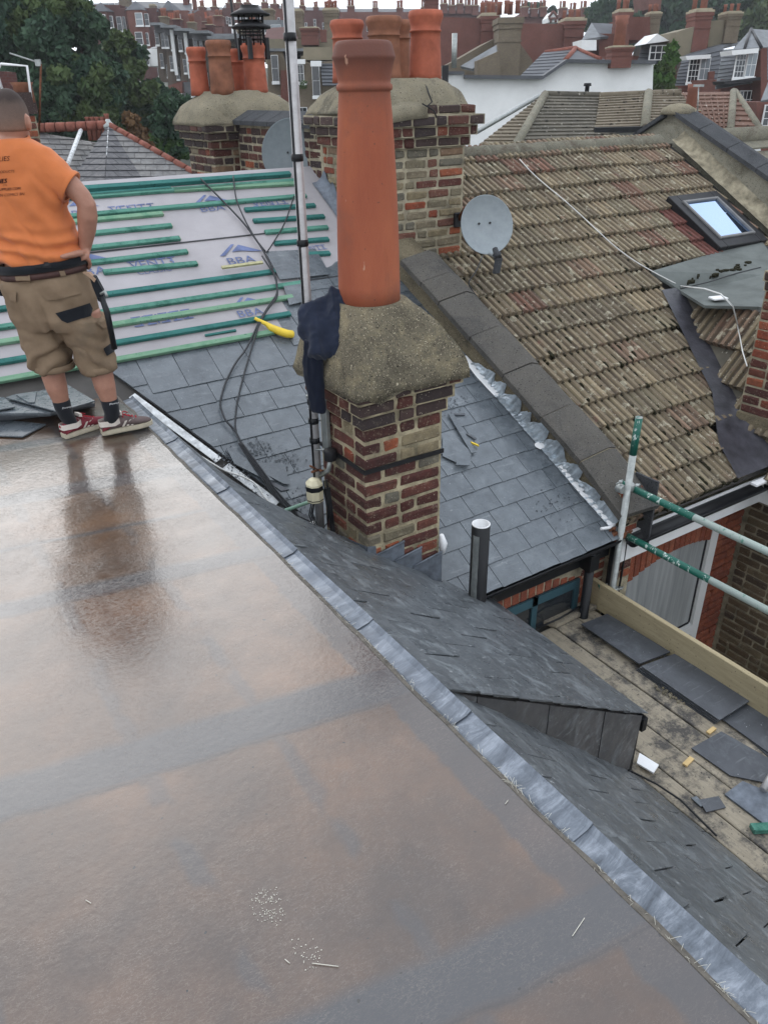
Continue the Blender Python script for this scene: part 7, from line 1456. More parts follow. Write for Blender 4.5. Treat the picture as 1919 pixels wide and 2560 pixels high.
# right hand on the hip: palm, thumb back along the belt, fingers forward and down
pal = [mp(213, 624, 0.0), mp(211, 637, -0.02), mp(206, 647, -0.025)]; B.ring([[p + RH * (w * math.cos(t)) * 0.70 + (FH * 0.8 + UPV * 0.2) * (w * math.sin(t)) for t in [2 * math.pi * k / 14 for k in range(14)]] for p, w in zip(pal, (0.031, 0.044, 0.042))], True, True)
limb(B, [(207, 631, -0.04, 0.017), (192, 634, -0.092, 0.0165), (174, 638, -0.132, 0.014), (160, 641, -0.150, 0.0125), (150, 642, -0.158, 0.009)], 10)
for k in range(4):
    dw = -0.035 + 0.022 * k; L = (1.0, 1.1, 1.05, 0.85)[k]; x0, y0 = 212, 641 + k; limb(B, [(x0, y0, dw, 0.0120), (x0 + 12, y0 + 10 * L, dw + 0.014, 0.0108), (x0 + 14, y0 + 20 * L, dw + 0.028, 0.0098), (x0 + 9, y0 + 29 * L, dw + 0.036, 0.008)], 9)
# left arm, mostly outside the picture
limb(B, [(-30, 392, 0.0, 0.060), (-75, 440, 0.0, 0.055), (-95, 505, 0.02, 0.046), (-80, 550, 0.07, 0.046), (-55, 600, 0.14, 0.036), (-45, 620, 0.17, 0.030)]); 
limb(B, [(-45, 620, 0.17, 0.036), (-38, 638, 0.20, 0.034)], 10)
for k in range(4): limb(B, [(-50 + 7 * k, 640, 0.20, 0.0105), (-46 + 7 * k, 656, 0.22, 0.010), (-40 + 7 * k, 660, 0.19, 0.009)], 8)
limb(B, [(-28, 630, 0.18, 0.013), (-18, 645, 0.17, 0.011), (-14, 655, 0.17, 0.009)], 8)
# legs
erings(B, [(110, 690, 0, 0.175, 0.13), (145, 790, 0, 0.17, 0.12)])
limb(B, [(105, 780, 0, 0.095), (120, 850, 0, 0.082), (128, 905, 0.01, 0.062), (134, 940, 0.0, 0.062), (142, 968, -0.005, 0.058), (154, 1005, 0.0, 0.043), (162, 1032, 0.0, 0.036)], 16)
limb(B, [(205, 780, 0.0, 0.095), (232, 860, 0, 0.078), (250, 908, 0.01, 0.060), (256, 940, 0.0, 0.060), (263, 966, -0.005, 0.057), (274, 1002, 0.0, 0.043), (280, 1030, 0.0, 0.036)], 16)
obj('body', fuse(B, 0.0075, 2), SKIN, man)
# --- hair: cropped, fading out towards the neck
H_ = MB(); H_.ring([[HC + RH * 0.0805 * (math.sin(th) * math.cos(t)) + FH * 0.1005 * (math.sin(th) * math.sin(t)) + (UPV * 0.1212 + FH * 0.012) * math.cos(th) for t in [2 * math.pi * k / 32 for k in range(32)]] for th in [math.pi * (0.66 - 0.645 * i / 16) for i in range(17)]], True, True)
t = Mt('cropped_hair', 0.8, 0.25); v = t.co(False); sp = t.n('ShaderNodeSeparateXYZ'); t.l(v, sp.inputs[0]); zz = t.math('ADD', t.math('MULTIPLY', t.math('SUBTRACT', sp.outputs['Z'], HC.z - 0.07), 5.0), t.math('MULTIPLY', t.math('SUBTRACT', t.noise(v, 30, 4), 0.5), 0.18))
t.color(t.mix(t.ramp(t.noise(v, 380, 2), [(0.35, 0.0), (0.7, 0.35)]), t.ramp(zz, [(0.05, (0.30, 0.175, 0.125)), (0.35, (0.17, 0.115, 0.092)), (0.62, (0.11, 0.076, 0.062)), (0.74, (0.045, 0.032, 0.028))]), (0.03, 0.022, 0.02))); t.bump(t.noise(v, 300, 3), 0.4, 0.004); obj('hair', H_, t.m, man)
for s_ in (-1, 1): 
    m_ = MB(); ellipsoid(m_, HC + RH * 0.032 * s_ + FH * 0.092, RH * 0.013, FH * 0.008, UPV * 0.008, 10, 6); obj('eye', m_, BLACKP, man)
m_ = MB(); ellipsoid(m_, HC + FH * 0.098 - UPV * 0.062, RH * 0.024, FH * 0.006, UPV * 0.006, 10, 6); obj('mouth', m_, TANL, man)
# --- t-shirt
S = MB()
erings(S, [(101, 651, 0, 0.205, 0.149), (98, 641, 0, 0.212, 0.156), (86, 610, 0, 0.208, 0.150), (74, 560, 0, 0.206, 0.142), (62, 505, 0, 0.210, 0.136), (50, 455, 0, 0.218, 0.130), (42, 415, 0, 0.222, 0.122), (37, 390, 0, 0.205, 0.108), (34, 372, -0.005, 0.165, 0.092), (32, 357, -0.005, 0.115, 0.080), (30, 346, 0.0, 0.077, 0.072)], 32)
S.ring([[mp(x, y, dw) + (RH * 0.55 + UPV * 0.83) * (a * math.cos(t)) + FH * (b * math.sin(t)) for t in [2 * math.pi * k / 20 for k in range(20)]] for x, y, dw, a, b in ((75, 395, 0, 0.085, 0.10), (105, 408, -0.005, 0.085, 0.095), (140, 435, -0.01, 0.078, 0.085), (163, 456, -0.015, 0.074, 0.080), (176, 467, -0.018, 0.075, 0.080))], True, True)
S.ring([[mp(x, y, dw) + (RH * -0.55 + UPV * 0.83) * (a * math.cos(t)) + FH * (b * math.sin(t)) for t in [2 * math.pi * k / 20 for k in range(20)]] for x, y, dw, a, b in ((-5, 395, 0, 0.085, 0.10), (-45, 415, 0, 0.08, 0.09), (-78, 450, 0, 0.074, 0.08))], True, True)
O_ = mp(0, 0, 0)
def uvz(p): return p.dot(RH), p.z
uR, zH = uvz(mp(176, 467)); u0, zhem = uvz(mp(100, 646)); uC = u0
uA, zA = uvz(mp(128, 470))
def shirt_fold(p, n):
    u, z = uvz(p); q = Vector((u * 4, z * 4, p.dot(FH) * 4)); w = fbm(q, 3)
    # drag lines falling from the right armpit across the back to the waist
    a = (u - uA) * 0.80 + (z - zA) * 0.60; al = -(u - uA) * 0.60 + (z - zA) * 0.80
    m = smoothstep(0.06, -0.10, z - zA) * smoothstep(-0.50, -0.05, -abs(u - uA) - 0.05)
    f = 0.020 * m * (abs(math.sin(a * 21 + 1.6 * w)) ** 0.8 - 0.6) + 0.007 * m * math.sin(a * 62 + 2.2 * w) - 0.010 * math.exp(-((a - 0.02) / 0.012) ** 2) * smoothstep(0.12, -0.02, al)
    f += 0.010 * smoothstep(0.20, 0.0, abs(z - zhem - 0.03)) * math.sin(z * 95 + u * 9 + 2.6 * w) + 0.012 * smoothstep(0.10, 0.02, z - zhem) 
    f += 0.008 * w + 0.005 * mnoise.noise(q * 4.2) + 0.008 * (abs(mnoise.noise(Vector((u * 9 + z * 5, z * 3, 2)))) - 0.2)
    # armhole seam
    return f
sh = fuse(S, 0.0075, 4, shirt_fold); shirt = obj('t_shirt', sh, ORANGE, man)
bv = BVHTree.FromPolygons([v.co for v in sh.vertices], [tuple(p.vertices) for p in sh.polygons])
def hit(bvh, x, y, off):
    d = ray(x, y).normalized(); h = bvh.ray_cast(CAM, d, 20); 
    return (h[0] + h[1] * off if h[1].dot(d) < 0 else h[0] - h[1] * off) if h[0] is not None else None
def px_text(bvh, s, xr, yb, cap, mat, parent, name, off=0.0025, bold=0.0, rot=-0.06, squash=0.95):
    me = text_mesh(s, 1.0, 'RIGHT'); m_ = MB(); bm = bmesh.new(); bm.from_mesh(me); bmesh.ops.triangulate(bm, faces=bm.faces); bmesh.ops.subdivide_edges(bm, edges=[e for e in bm.edges if e.calc_length() > 0.35], cuts=1); k = cap / 0.70
    reps = [(0, 0)] if not bold else [(0, 0), (bold, 0), (0, bold * 0.6)]
    for dx, dy in reps:
        vs_ = []; ok = True
        for v in bm.verts:
            X, Y = v.co.x * k * squash, v.co.y * k; p = hit(bvh, xr + X + dx + Y * 0.12, yb - Y + rot * X + dy, off); vs_.append(p)
        bm.verts.index_update(); fs = [tuple(v.index for v in f.verts) for f in bm.faces if all(vs_[v.index] is not None for v in f.verts)]
        m_.add([p if p is not None else Vector((0, 0, -9)) for p in vs_], fs)
    bm.free(); bpy.data.meshes.remove(me)
    if m_.f:
        used = sorted({i for f in m_.f for i in f}); mp_ = {i: j for j, i in enumerate(used)}; m_.v = [m_.v[i] for i in used]; m_.f = [tuple(mp_[i] for i in f) for f in m_.f]; obj(name, m_, mat, parent)
for s_, xr, yb, cap, bd in (('LIES', 25, 402, 12, 0), ('PRODUCTS', 37, 431, 6.5, 0), ('NES', 18, 457, 11, 1.2), ('CTS', 18, 465, 4, 0), ('UPPLIES.COM', 52, 474, 6.5, 0.3), ('ON COMICS BN', 62, 488, 7, 0)): px_text(bv, s_, xr, yb, cap, INK, shirt, 'print', bold=bd)
m_ = MB(); m_.ring([[mp(31, 347, 0.0) + RH * (r * math.cos(t) * 1.04) + FH * (r * math.sin(t)) + UPV * (z + 0.010 * math.sin(t)) for t in [2 * math.pi * k / 28 for k in range(28)]] for r, z in ((0.080, -0.014), (0.081, 0.0), (0.074, 0.008), (0.068, 0.004))], False, True); obj('collar', m_, ORANGE, shirt)
m_ = MB(); m_.ring([[mp(177, 468, -0.018) + (RH * 0.55 + UPV * 0.83) * (a * math.cos(t)) + FH * (b * math.sin(t)) + (RH * 0.83 - UPV * 0.55) * h for t in [2 * math.pi * k / 24 for k in range(24)]] for a, b, h in ((0.080, 0.084, -0.018), (0.082, 0.086, 0.002), (0.080, 0.084, 0.006), (0.068, 0.072, 0.003))], False, True); obj('sleeve_hem', m_, ORANGE, shirt)
# --- shorts
S = MB()
erings(S, [(110, 672, 0, 0.208, 0.155), (116, 700, 0, 0.222, 0.17), (126, 745, 0, 0.228, 0.178), (140, 785, 0, 0.225, 0.172), (152, 815, 0, 0.21, 0.15)], 30)
erings(S, [(112, 790, 0, 0.132, 0.140), (113, 830, 0, 0.126, 0.132), (119, 870, 0, 0.115, 0.122), (130, 905, 0, 0.104, 0.112), (137, 921, 0, 0.101, 0.108)], 24)
erings(S, [(207, 790, 0, 0.130, 0.140), (216, 830, 0, 0.122, 0.130), (230, 870, 0, 0.106, 0.115), (243, 905, 0, 0.092, 0.103), (249, 924, 0, 0.088, 0.100)], 24)
uc, zc = uvz(mp(165, 850)); ub, zb_ = uvz(mp(150, 800))
def short_fold(p, n):
    u, z = uvz(p); q = Vector((u * 4, z * 4, p.dot(FH) * 4)); w = fbm(q, 3); side_ = 1 if u > uc else -1
    a = (u - uc) * 0.55 * side_ + (z - zc) * 0.84; m = smoothstep(0.10, -0.06, z - zc)
    f = 0.020 * m * (abs(math.sin(a * 24 + 2.0 * w)) ** 0.8 - 0.6) + 0.006 * m * math.sin(a * 70 + 2.4 * w) + 0.006 * smoothstep(0.0, 0.12, z - zc) * math.sin((z * 0.8 + u * 0.5) * 40 + 2 * w)
    f -= 0.022 * math.exp(-((u - ub + (z - zb_) * 0.15) / 0.018) ** 2) * smoothstep(0.22, 0.05, z - zb_) * (1 if n.dot(FH) < 0 else 0)
    return f + 0.006 * w + 0.004 * mnoise.noise(q * 4)
so_ = fuse(S, 0.0085, 3, short_fold); shorts = obj('shorts', so_, KHAKI, man); bs = BVHTree.FromPolygons([v.co for v in so_.vertices], [tuple(p.vertices) for p in so_.polygons])
def patch(bvh, poly, mat, parent, name, off=0.004, step=5.0):
    """flat piece sewn on: follows the surface under the outline"""
    if sum((poly[i][0] * poly[(i + 1) % len(poly)][1] - poly[(i + 1) % len(poly)][0] * poly[i][1]) for i in range(len(poly))) < 0: poly = poly[::-1]
    L = poly_lines(poly); x0, x1 = min(p[0] for p in poly), max(p[0] for p in poly); y0, y1 = min(p[1] for p in poly), max(p[1] for p in poly); m_ = MB()
    i = x0
    while i < x1:
        j = y0
        while j < y1:
            c = clip_poly([(i, j), (i + step, j), (i + step, j + step), (i, j + step)], L)
            if len(c) >= 3:
                P = [hit(bvh, x, y, off) for x, y in c]
                if all(p is not None for p in P): m_.poly(P[::-1])
            j += step
        i += step
    if m_.f:
        me = m_.mesh(name); bm = bmesh.new(); bm.from_mesh(me); bmesh.ops.remove_doubles(bm, verts=bm.verts, dist=0.0006); bm.verts.ensure_lookup_table(); r = bmesh.ops.extrude_face_region(bm, geom=bm.faces[:]); bm.verts.ensure_lookup_table(); d = (CAM - bm.verts[0].co).normalized()
        for g_ in r['geom']:
            if isinstance(g_, bmesh.types.BMVert): g_.co -= d * (off + 0.004)
        bmesh.ops.recalc_face_normals(bm, faces=bm.faces); bm.to_mesh(me); bm.free(); me.polygons.foreach_set('use_smooth', [False] * len(me.polygons)); return obj(name, me, mat, parent)
c6 = lambda L: [(x * 0.2413, 640 + y * 0.2413) for x, y in L]
patch(bs, c6([(578, 592), (925, 487), (955, 545), (935, 620), (700, 693), (640, 668)]), CLOTHK, shorts, 'seat_patch', 0.005)
patch(bs, c6([(1066, 958), (1165, 890), (1180, 985), (1102, 1036)]), CLOTHK, shorts, 'knee_patch', 0.006)
patch(bs, c6([(436, 385), (640, 375), (830, 345), (835, 392), (600, 445), (500, 460)]), KHAKI, shorts, 'pocket_flap', 0.010)
patch(bs, c6([(88, 362), (186, 372), (182, 470), (112, 452)]), KHAKI, shorts, 'pocket_flap', 0.010)
patch(bs, c6([(985, 690), (1100, 640), (1135, 720), (1060, 755)]), KHAKI, shorts, 'pocket_flap', 0.012)
for lx, ly, hw, dp in ((138, 921, 0.103, 0.110), (249.5, 924, 0.090, 0.102)):
    m_ = MB(); c = mp(lx, ly); m_.ring([[c + RH * ((hw + o) * math.cos(t)) + FH * ((dp + o) * math.sin(t)) + UPV * z for t in [2 * math.pi * k / 26 for k in range(26)]] for o, z in ((-0.004, 0.034), (0.004, 0.030), (0.005, 0.002), (-0.012, -0.006))], False, True); obj('hem', m_, KHAKI, shorts)
# belts
def beltring(name, y0, y1, off, mat, parent=man, cx=None):
    m_ = MB(); rr = []
    for y, o in ((y0, -0.006), (y0, off), (y1, off), (y1, -0.006)):
        x = 106 + (y - 655) * 0.16; rr.append([mp(x, y) + RH * ((0.221 + o) * math.cos(t)) + FH * ((0.168 + o) * math.sin(t)) + UPV * 0.018 * math.cos(t) for t in [2 * math.pi * k / 40 for k in range(40)]])
    m_.ring(rr, False, True); return obj(name, m_, mat, parent)
belt = beltring('tool_belt', 648, 668, 0.012, CLOTHK); lbelt = beltring('leather_belt', 669, 684, 0.006, LEATHER)
bbt = BVHTree.FromPolygons([v.co for v in belt.data.vertices], [tuple(p.vertices) for p in belt.data.polygons])
for x0, x1 in ((88, 104), (106, 128)):
    patch(bbt, [(x0, 650), (x1, 649), (x1 + 1, 668), (x0 + 1, 669)], BLACKP, belt, 'buckle', 0.007)
bbl = BVHTree.FromPolygons([v.co for v in lbelt.data.vertices] + [v.co for v in so_.vertices], [tuple(p.vertices) for p in lbelt.data.polygons] + [tuple(i + len(lbelt.data.vertices) for i in p.vertices) for p in so_.polygons])
patch(bbl, c6([(152, 148), (305, 155), (328, 285), (180, 275)]), KHAKI, shorts, 'belt_loop', 0.006); patch(bbl, c6([(598, 120), (650, 112), (685, 200), (630, 208)]), KHAKI, shorts, 'belt_loop', 0.006)
# --- socks and trainers
SHOES = (((160, 1096), (252, 1064), 0.0, False), ((256, 1091), (374, 1066), 0.010, True))
for leg, txt, shoe in ((((153, 1001, 0, 0.0475), (158, 1018, 0, 0.0455), (165, 1036, 0, 0.042)), (178, 1018), SHOES[0]), (((273, 998, 0, 0.0475), (277, 1016, 0, 0.0455), (281, 1034, 0, 0.042)), (296, 1008), SHOES[1])):
    hp = at_z(*shoe[0]); X = (at_z(*shoe[1]) - hp).normalized(); P = [mp(x, y, dw) for x, y, dw, r in leg] + [hp + X * 0.060 + UPV * 0.085, hp + X * 0.068 + UPV * 0.055]
    m_ = MB(); m_.tube(P, [r for x, y, dw, r in leg] + [0.036, 0.034], 18); me = m_.mesh('sock'); s_ = obj('sock', me, SOCK, man); bb = BVHTree.FromPolygons([v.co for v in me.vertices], [tuple(p.vertices) for p in me.polygons]); px_text(bb, 'Donnay', txt[0], txt[1], 4.5, WHITEP, s_, 'sock_print', 0.003, 0.2, -0.2, 1.1)
def trainer(heel, toe, lift, grey):
    hp, tp = at_z(*heel), at_z(*toe); X = (tp - hp); L = 0.292; X = X.normalized(); Yv = UPV.cross(X); o = hp + UPV * (0.002 + lift); T = lambda x, y, z: o + X * x + Yv * y + UPV * (z + lift * x * 1.2)
    sh_ = obj('trainer', MB(), None, man) if False else None
    prof = [(0.0, 0.024), (0.012, 0.033), (0.05, 0.037), (0.10, 0.036), (0.15, 0.041), (0.20, 0.047), (0.245, 0.043), (0.275, 0.030), (0.292, 0.012)]
    m_ = MB(); out = [(x, w) for x, w in prof] + [(x, -w) for x, w in prof[::-1]]
    m_.ring([[T(x * 1.0, w * k, z) for x, w in out] for z, k in ((0.0, 0.96), (0.008, 1.04), (0.026, 1.04), (0.027, 0.9))], True, False); sole = obj('sole', m_, SOLE, man)
    m_ = MB(); n = 16; rings = []
    for x, w, h in ((0.004, 0.024, 0.070), (0.02, 0.033, 0.082), (0.05, 0.036, 0.080), (0.085, 0.036, 0.074), (0.115, 0.038, 0.094), (0.14, 0.040, 0.092), (0.17, 0.043, 0.078), (0.205, 0.045, 0.062), (0.245, 0.041, 0.052), (0.272, 0.029, 0.044), (0.287, 0.012, 0.034)):
        rings.append([T(x, w * math.cos(t) * (1.0 if math.sin(t) < 0.5 else 0.92), 0.020 + (h - 0.020) * (0.5 + 0.5 * math.sin(t))) for t in [2 * math.pi * k / n for k in range(n)]])
    m_.ring(rings, True, True); up_ = obj('trainer_upper', m_, SHOEG if grey else SHOER, man)
    bb = BVHTree.FromPolygons([Vector(v) for v in m_.v], m_.f)
    def side(x0, x1, z0, z1, mat, name, o_=0.0025, ys=-1):
        q = MB(); P = []
        for x, z in ((x0[0], z0), (x0[1], z0), (x1[1], z1), (x1[0], z1)):
            h = bb.ray_cast(T(x, 0.12 * ys, z), -Yv * ys); P.append((h[0] + Yv * ys * o_) if h[0] is not None else T(x, 0.04 * ys, z))
        q.prism(P, -Yv * ys * 0.002); obj(name, q, mat, up_)
    for ys in (-1, 1):
        for k in range(3): side((0.112 + 0.025 * k, 0.125 + 0.025 * k), (0.132 + 0.025 * k, 0.145 + 0.025 * k), 0.030, 0.066, SHOEW, 'stripe', 0.006, ys)
        side((0.0, 0.03), (0.006, 0.05), 0.028, 0.046, SHOER, 'heel_panel', 0.004, ys)
    q = MB(); q.ring([[T(x, y, z) for x, y, z in ((0.0, 0.026, zz), (-0.004, 0.012, zz), (-0.005, -0.012, zz), (0.0, -0.026, zz), (0.03, -0.036, zz), (0.075, -0.0385, zz - 0.004 if zz < 0.07 else zz - 0.004), (0.105, -0.037, zz + 0.006), (0.105, 0.037, zz + 0.006), (0.075, 0.0385, zz - 0.004), (0.03, 0.036, zz))] for zz in (0.050, 0.066, 0.082)], False, True); obj('heel_tab', q, SHOEW, up_)
    q = MB(); q.prism([T(0.108, -0.022, 0.10), T(0.108, 0.022, 0.10), T(0.128, 0.020, 0.093), T(0.128, -0.020, 0.093)], UPV * 0.02); obj('tongue', q, SHOEW, up_)
    q = MB()
    for k in range(5): x = 0.128 + 0.018 * k; z = 0.094 - 0.0075 * k; q.tube([T(x, -0.026, z - 0.012), T(x + 0.004, 0, z + 0.004), T(x, 0.026, z - 0.012)], 0.0036, 6)
    q.tube([T(0.125, 0.0, 0.102), T(0.145, -0.03, 0.095), T(0.175, -0.034, 0.082)], 0.0035, 5); q.tube([T(0.125, 0.0, 0.102), T(0.15, 0.028, 0.098), T(0.165, 0.01, 0.094)], 0.0035, 5); obj('laces', q, LACE, up_)
    if not grey:
        q = MB(); b = T(-0.0075, 0, 0.066); q.poly([b + Yv * 0.010, b + UPV * 0.012 + Yv * 0.004, b + UPV * 0.016, b + UPV * 0.012 - Yv * 0.004, b - Yv * 0.010, b - UPV * 0.004]); obj('heel_emblem', q, LACE, up_)
for q_ in SHOES: trainer(*q_)
# --- things he carries
m_ = MB(); m_.tube([mp(254, 742, -0.10), mp(268, 780, -0.12), mp(287, 872, -0.10)], [0.014, 0.016, 0.015], 8); th_ = thing('hammer', 'black handled slater hammer hanging from the belt at his right thigh', 'hammer'); obj('handle', m_, BLACKP, th_)
m_ = MB(); m_.tube([mp(252, 735, -0.10), mp(263, 728, -0.10), mp(268, 742, -0.11)], 0.008, 6); obj('head', m_, GALV, th_)
ho = thing('tool_holster', 'black cloth holster on the right of his belt', 'holster'); m_ = MB(); m_.prism([mp(x, y, -0.10) for x, y in ((222, 686), (238, 692), (256, 725), (262, 762), (246, 752), (232, 718))], FH * 0.03); obj('pouch', m_, CLOTHK, ho)
m_ = MB(); m_.prism([mp(x, y, -0.105) for x, y in ((206, 682), (222, 682), (240, 698), (236, 706), (222, 692))], FH * 0.03); obj('strap', m_, TANL, ho)
po = thing('tool_pouch', 'tan leather pouch on his belt at the left edge', 'pouch'); m_ = MB(); m_.cbox(mp(2, 690, -0.06), RH * 0.018, FH * 0.05, UPV * 0.065 + RH * -0.012, 0.012); obj('body', m_, TANL, po); m_ = MB(); m_.cbox(mp(4, 722, -0.06), RH * 0.014, FH * 0.04, UPV * 0.03 + RH * -0.008, 0.008); obj('lower_pocket', m_, CLOTHK, po)
# ================================================================== cables, tools and debris on the slates
def mcab(px, off, r, mat, parent, name='strand', sub=7):
    P = []
    for (a, b) in zip(px, px[1:]):
        for k in range(sub): P.append(at_m(lerp(a[0], b[0], k / sub), lerp(a[1], b[1], k / sub), off))
    P.append(at_m(*px[-1], off)); Q = [sum((P[max(0, min(len(P) - 1, i + d_))] for d_ in (-2, -1, 0, 1, 2)), Vector()) / 5 for i in range(len(P))]; Q[0], Q[-1] = P[0], P[-1]
    m_ = MB(); m_.tube(Q, r, 6); return obj(name, m_, mat, parent)
c8 = lambda L: [(260 + x * 0.3619, 840 + y * 0.3619) for x, y in L]
ck = thing('aerial_cables', 'bundle of dark aerial cables trailing down the slates to the mast foot', 'cable')
low = c8([(1030, 20), (985, 90), (905, 190), (835, 330), (798, 470), (835, 580), (905, 650), (960, 760), (1040, 880), (1120, 1000), (1220, 1130), (1330, 1260), (1420, 1370), (1560, 1470)])
mcab([(502, 447), (560, 505), (612, 560), (655, 620), (690, 690), (694, 735), (672, 765), (650, 800)] + low[1:], 0.045, 0.007, CABLE, ck); mcab([(583, 440), (590, 500), (612, 550), (640, 600), (663, 628)], 0.045, 0.0065, CABLE, ck); mcab([(735, 490), (712, 560), (672, 625), (663, 632)], 0.045, 0.0055, CABLE, ck)
mcab([(655, 640), (688, 690), (696, 740), (668, 775), (648, 810)] + c8([(1018, 90), (960, 290), (915, 480), (905, 620), (920, 690), (985, 790), (1070, 900), (1140, 1010), (1230, 1150), (1345, 1280), (1500, 1430)]), 0.050, 0.0065, CABLE, ck)
for k in range(4): mcab(c8([(930 + 8 * k, 740), (1000 + 12 * k, 850), (1090 + 14 * k, 980), (1150 + 16 * k, 1080), (1270 + 14 * k, 1200), (1380 + 6 * k, 1330), (1500, 1430)]), 0.040 + 0.006 * k, 0.006, CABLE, ck)
wc = thing('white_cable', 'thin white cable along the white valley trough below the slates', 'cable'); mcab(c8([(330, 620), (520, 740), (700, 850), (830, 930), (960, 970), (1050, 1020), (1100, 1100), (1150, 1160), (1230, 1200), (1330, 1240), (1390, 1330)]), 0.040, 0.0055, CABLEW, wc)
# yellow handled tool
c5p = lambda x, y, o: at_m(*c5(x, y), o)
yt = thing('slate_tool', 'yellow handled slating tool lying on the battens beside the cables', 'tool'); m_ = MB(); m_.tube([c5p(1130, 890, 0.05), c5p(1160, 905, 0.05), c5p(1200, 925, 0.05), c5p(1225, 945, 0.045), c5p(1270, 965, 0.045), c5p(1320, 982, 0.045), c5p(1352, 985, 0.045), c5p(1362, 986, 0.045)], [0.012, 0.013, 0.017, 0.026, 0.030, 0.030, 0.029, 0.018], 14); obj('handle', m_, YEL, yt)
# broken slates and offcuts on the slating
def msl(px, off, label, mat=SLATE, group='broken slates on the slating', th=0.007):
    P = [at_m(*p, off) for p in px]; m_ = MB(); m_.prism([p - MN * th for p in P][::-1], MN * th); return tag(obj('broken_slate', m_, mat), label, 'slate', group)
msl(c8([(845, 770), (925, 800), (1180, 1000), (1100, 985), (900, 880)]), 0.035, 'long pale pointed broken slate under the cables near the valley'); msl(c8([(965, 870), (1250, 880), (1280, 1025), (1240, 1020)]), 0.030, 'broad broken slate left of the cream box'); msl(c8([(1060, 960), (1280, 1060), (1225, 1070), (1140, 1010)]), 0.022, 'narrow slate sliver below the broad broken one', SLATE_D); msl(c8([(1330, 1210), (1460, 1260), (1450, 1290), (1340, 1240)]), 0.030, 'small dark sliver by the foot of the mast', SLATE_D)
ca = lambda L: [(1000 + x * 0.386, 640 + y * 0.386) for x, y in L]
msl(ca([(275, 1165), (370, 1185), (462, 1270), (450, 1330), (370, 1340), (275, 1295)]), 0.030, 'clipped pale slate right of the nearest chimney'); msl(ca([(365, 1320), (460, 1318), (448, 1355), (362, 1352)]), 0.050, 'small square slate offcut on the clipped one'); msl(ca([(310, 1020), (345, 1020), (492, 1270), (460, 1275)]), 0.036, 'long thin slate strip leaning past the clipped slate'); msl(ca([(425, 1150), (440, 1148), (495, 1180), (485, 1188)]), 0.024, 'tiny dark slate splinter right of the thin strip', SLATE_D); msl(ca([(350, 1018), (418, 1018), (420, 1030), (352, 1028)]), 0.024, 'tiny dark slate splinter above the thin strip', SLATE_D)
m_ = MB(); p = ca([(458, 1208), (505, 1228)]); a, b = at_m(*p[0], 0.03), at_m(*p[1], 0.03); m_.obox((a + b) / 2, (b - a) / 2, MV * 0.008, MN * 0.006); tag(obj('wood_chip', m_, YEL), 'pale yellow wood chip beside the thin slate strip', 'wood chip')
# slate dust and chippings, uncountable
m_ = MB(); rnd = random.Random(12)
def chips(cx, cy, sx_, sy_, n, s0=0.002, s1=0.006):
    for _ in range(n):
        c = at_m(cx + rnd.gauss(0, sx_), cy + rnd.gauss(0, sy_), 0.020); s_ = rnd.uniform(s0, s1); a = rnd.random() * 6.28; m_.obox(c, Vector((math.cos(a), 0, 0)) * s_ + MV * math.sin(a) * s_, Vector((-math.sin(a), 0, 0)) * s_ * 0.5 + MV * math.cos(a) * s_ * 0.5, MN * s_ * 0.3)
for q in ((1050, 780, 60, 35, 150), (850, 850, 60, 50, 80), (1250, 860, 70, 35, 110), (980, 940, 60, 30, 60), (1380, 1120, 60, 40, 90), (1290, 1260, 70, 45, 260), (1420, 1380, 40, 30, 160), (1010, 1080, 50, 30, 80)): p = c8([(q[0], q[1])])[0]; chips(p[0], p[1], q[2] * 0.36, q[3] * 0.36, q[4])
for q in ((1120, 1010, 25, 14, 90), (1400, 1260, 30, 30, 60)): chips(q[0], q[1], q[2], q[3], q[4])
stuff(obj('slate_chippings', m_, CHIP, mainr))
# the stack of slates beside the man's feet, on the flat roof
def fsl(px, z, label, mat=SLATE, th=0.007):
    P = [at_z(x, y, z) for x, y in px]; m_ = MB(); m_.prism([p - Vector((0, 0, th)) for p in P][::-1], (0, 0, th)); return tag(obj('stacked_slate', m_, mat), label, 'slate', 'slates stacked at the man\'s feet')
cm = lambda L: [(x * 0.2413, 640 + y * 0.2413) for x, y in L]
names = ['bottom', 'second lowest', 'third', 'fourth', 'fifth', 'sixth', 'seventh']
for k in range(7): fsl(cm([(-260 + 14 * (k % 3), 1540 - 2 * k), (300, 1430 - 4 * (k % 2)), (985 - 10 * (k % 2), 1545 - 4 * k), (520, 1640 + 6 * (k % 3) - 3 * k), (40 - 12 * (k % 2), 1700 - 12 * k), (-260, 1720 - 12 * k)]), 0.012 + 0.0125 * k, '%s slate in the low stack behind his feet' % names[k], SLATE_D if k < 5 else SLATE, 0.009)
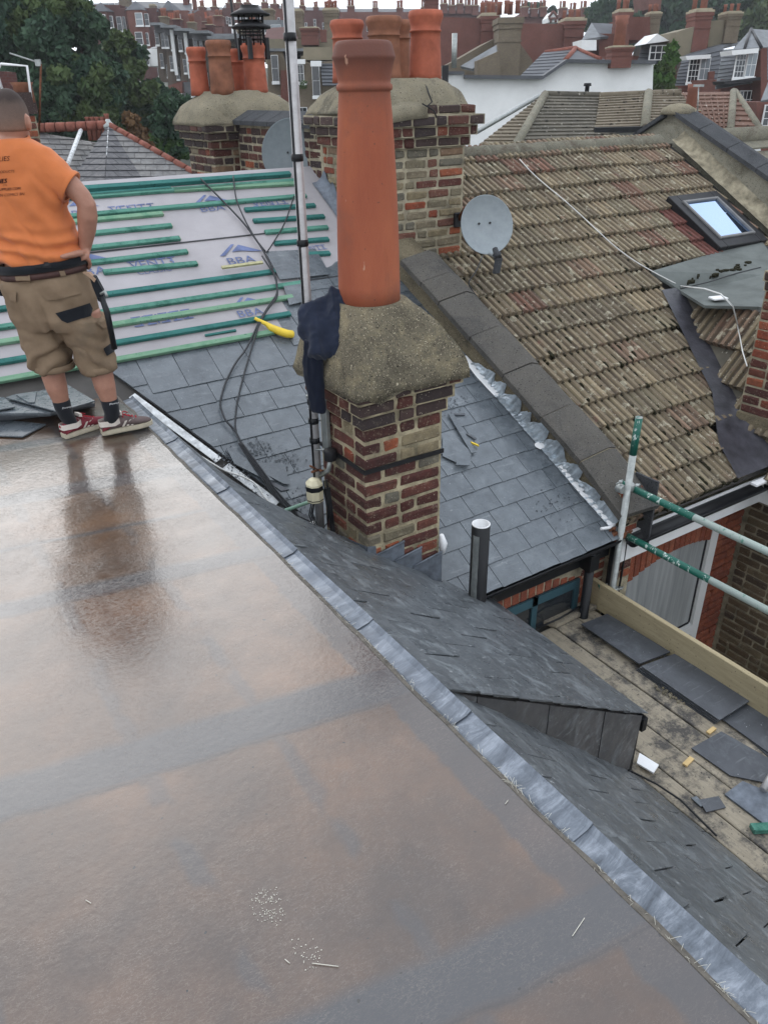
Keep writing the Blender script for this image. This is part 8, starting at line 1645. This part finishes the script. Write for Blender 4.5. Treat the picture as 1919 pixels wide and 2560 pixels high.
fsl(cm([(60, 1465), (165, 1430), (420, 1395), (700, 1330), (985, 1500), (600, 1610)]), 0.108, 'large skewed slate on top of the low stack'); fsl(cm([(-300, 1460), (40, 1462), (160, 1560), (-10, 1590), (-300, 1600)]), 0.104, 'slate at the left edge on top of the low stack'); fsl(cm([(165, 1432), (380, 1400), (360, 1515), (295, 1515)]), 0.116, 'small slate corner lying highest on the low stack')
fsl(cm([(-320, 1790), (0, 1690), (480, 1740), (235, 1868), (-320, 1850)]), 0.014, 'single slate flat on the wet roof in front of the low stack')
# foot marks, a few stray strands and specks on the wet roof
m_ = MB(); rnd = random.Random(31)
for cx, cy, n in ((0.38, 1.14, 140), (0.40, 0.98, 45)):
    for _ in range(n):
        a = rnd.random() * 6.28; r = (0.05 if n > 100 else 0.04) * (0.3 + 0.7 * round(rnd.random() * 3) / 3); x, y = cx + r * math.cos(a) * 0.75 + rnd.gauss(0, 0.004), cy + r * math.sin(a) * 1.1 + rnd.gauss(0, 0.004); s_ = rnd.uniform(0.0004, 0.0011); m_.obox((x, y, 0.0012), (s_, s_ * 0.4, 0), (-s_ * 0.4, s_ * 0.7, 0), (0, 0, 0.0006))
for a, b in (((1430, 2340), (1460, 2295)), ((780, 2408), (846, 2416)), ((712, 2398), (724, 2408)), ((1270, 1000 + 1000), (1262, 2010)), ((215, 2250), (228, 2258))): m_.tube([at_z(*a, 0.003), at_z(*b, 0.003)], 0.0009, 4)
stuff(obj('footprint_grit', m_, FIBRE, flat))
# thin summer haze over the hillside
hz = MB(); hz.box((-420, -420, -9.5), (420, 420, 32)); ho_ = stuff(obj('haze', hz))
hm_ = bpy.data.materials.new('haze'); hm_.use_nodes = True; hn = hm_.node_tree; hn.nodes.clear(); pv = hn.nodes.new('ShaderNodeVolumePrincipled'); pv.inputs['Density'].default_value = 0.0007; pv.inputs['Color'].default_value = (0.92, 0.95, 1.0, 1); mo_ = hn.nodes.new('ShaderNodeOutputMaterial'); hn.links.new(pv.outputs[0], mo_.inputs['Volume']); ho_.data.materials.append(hm_)
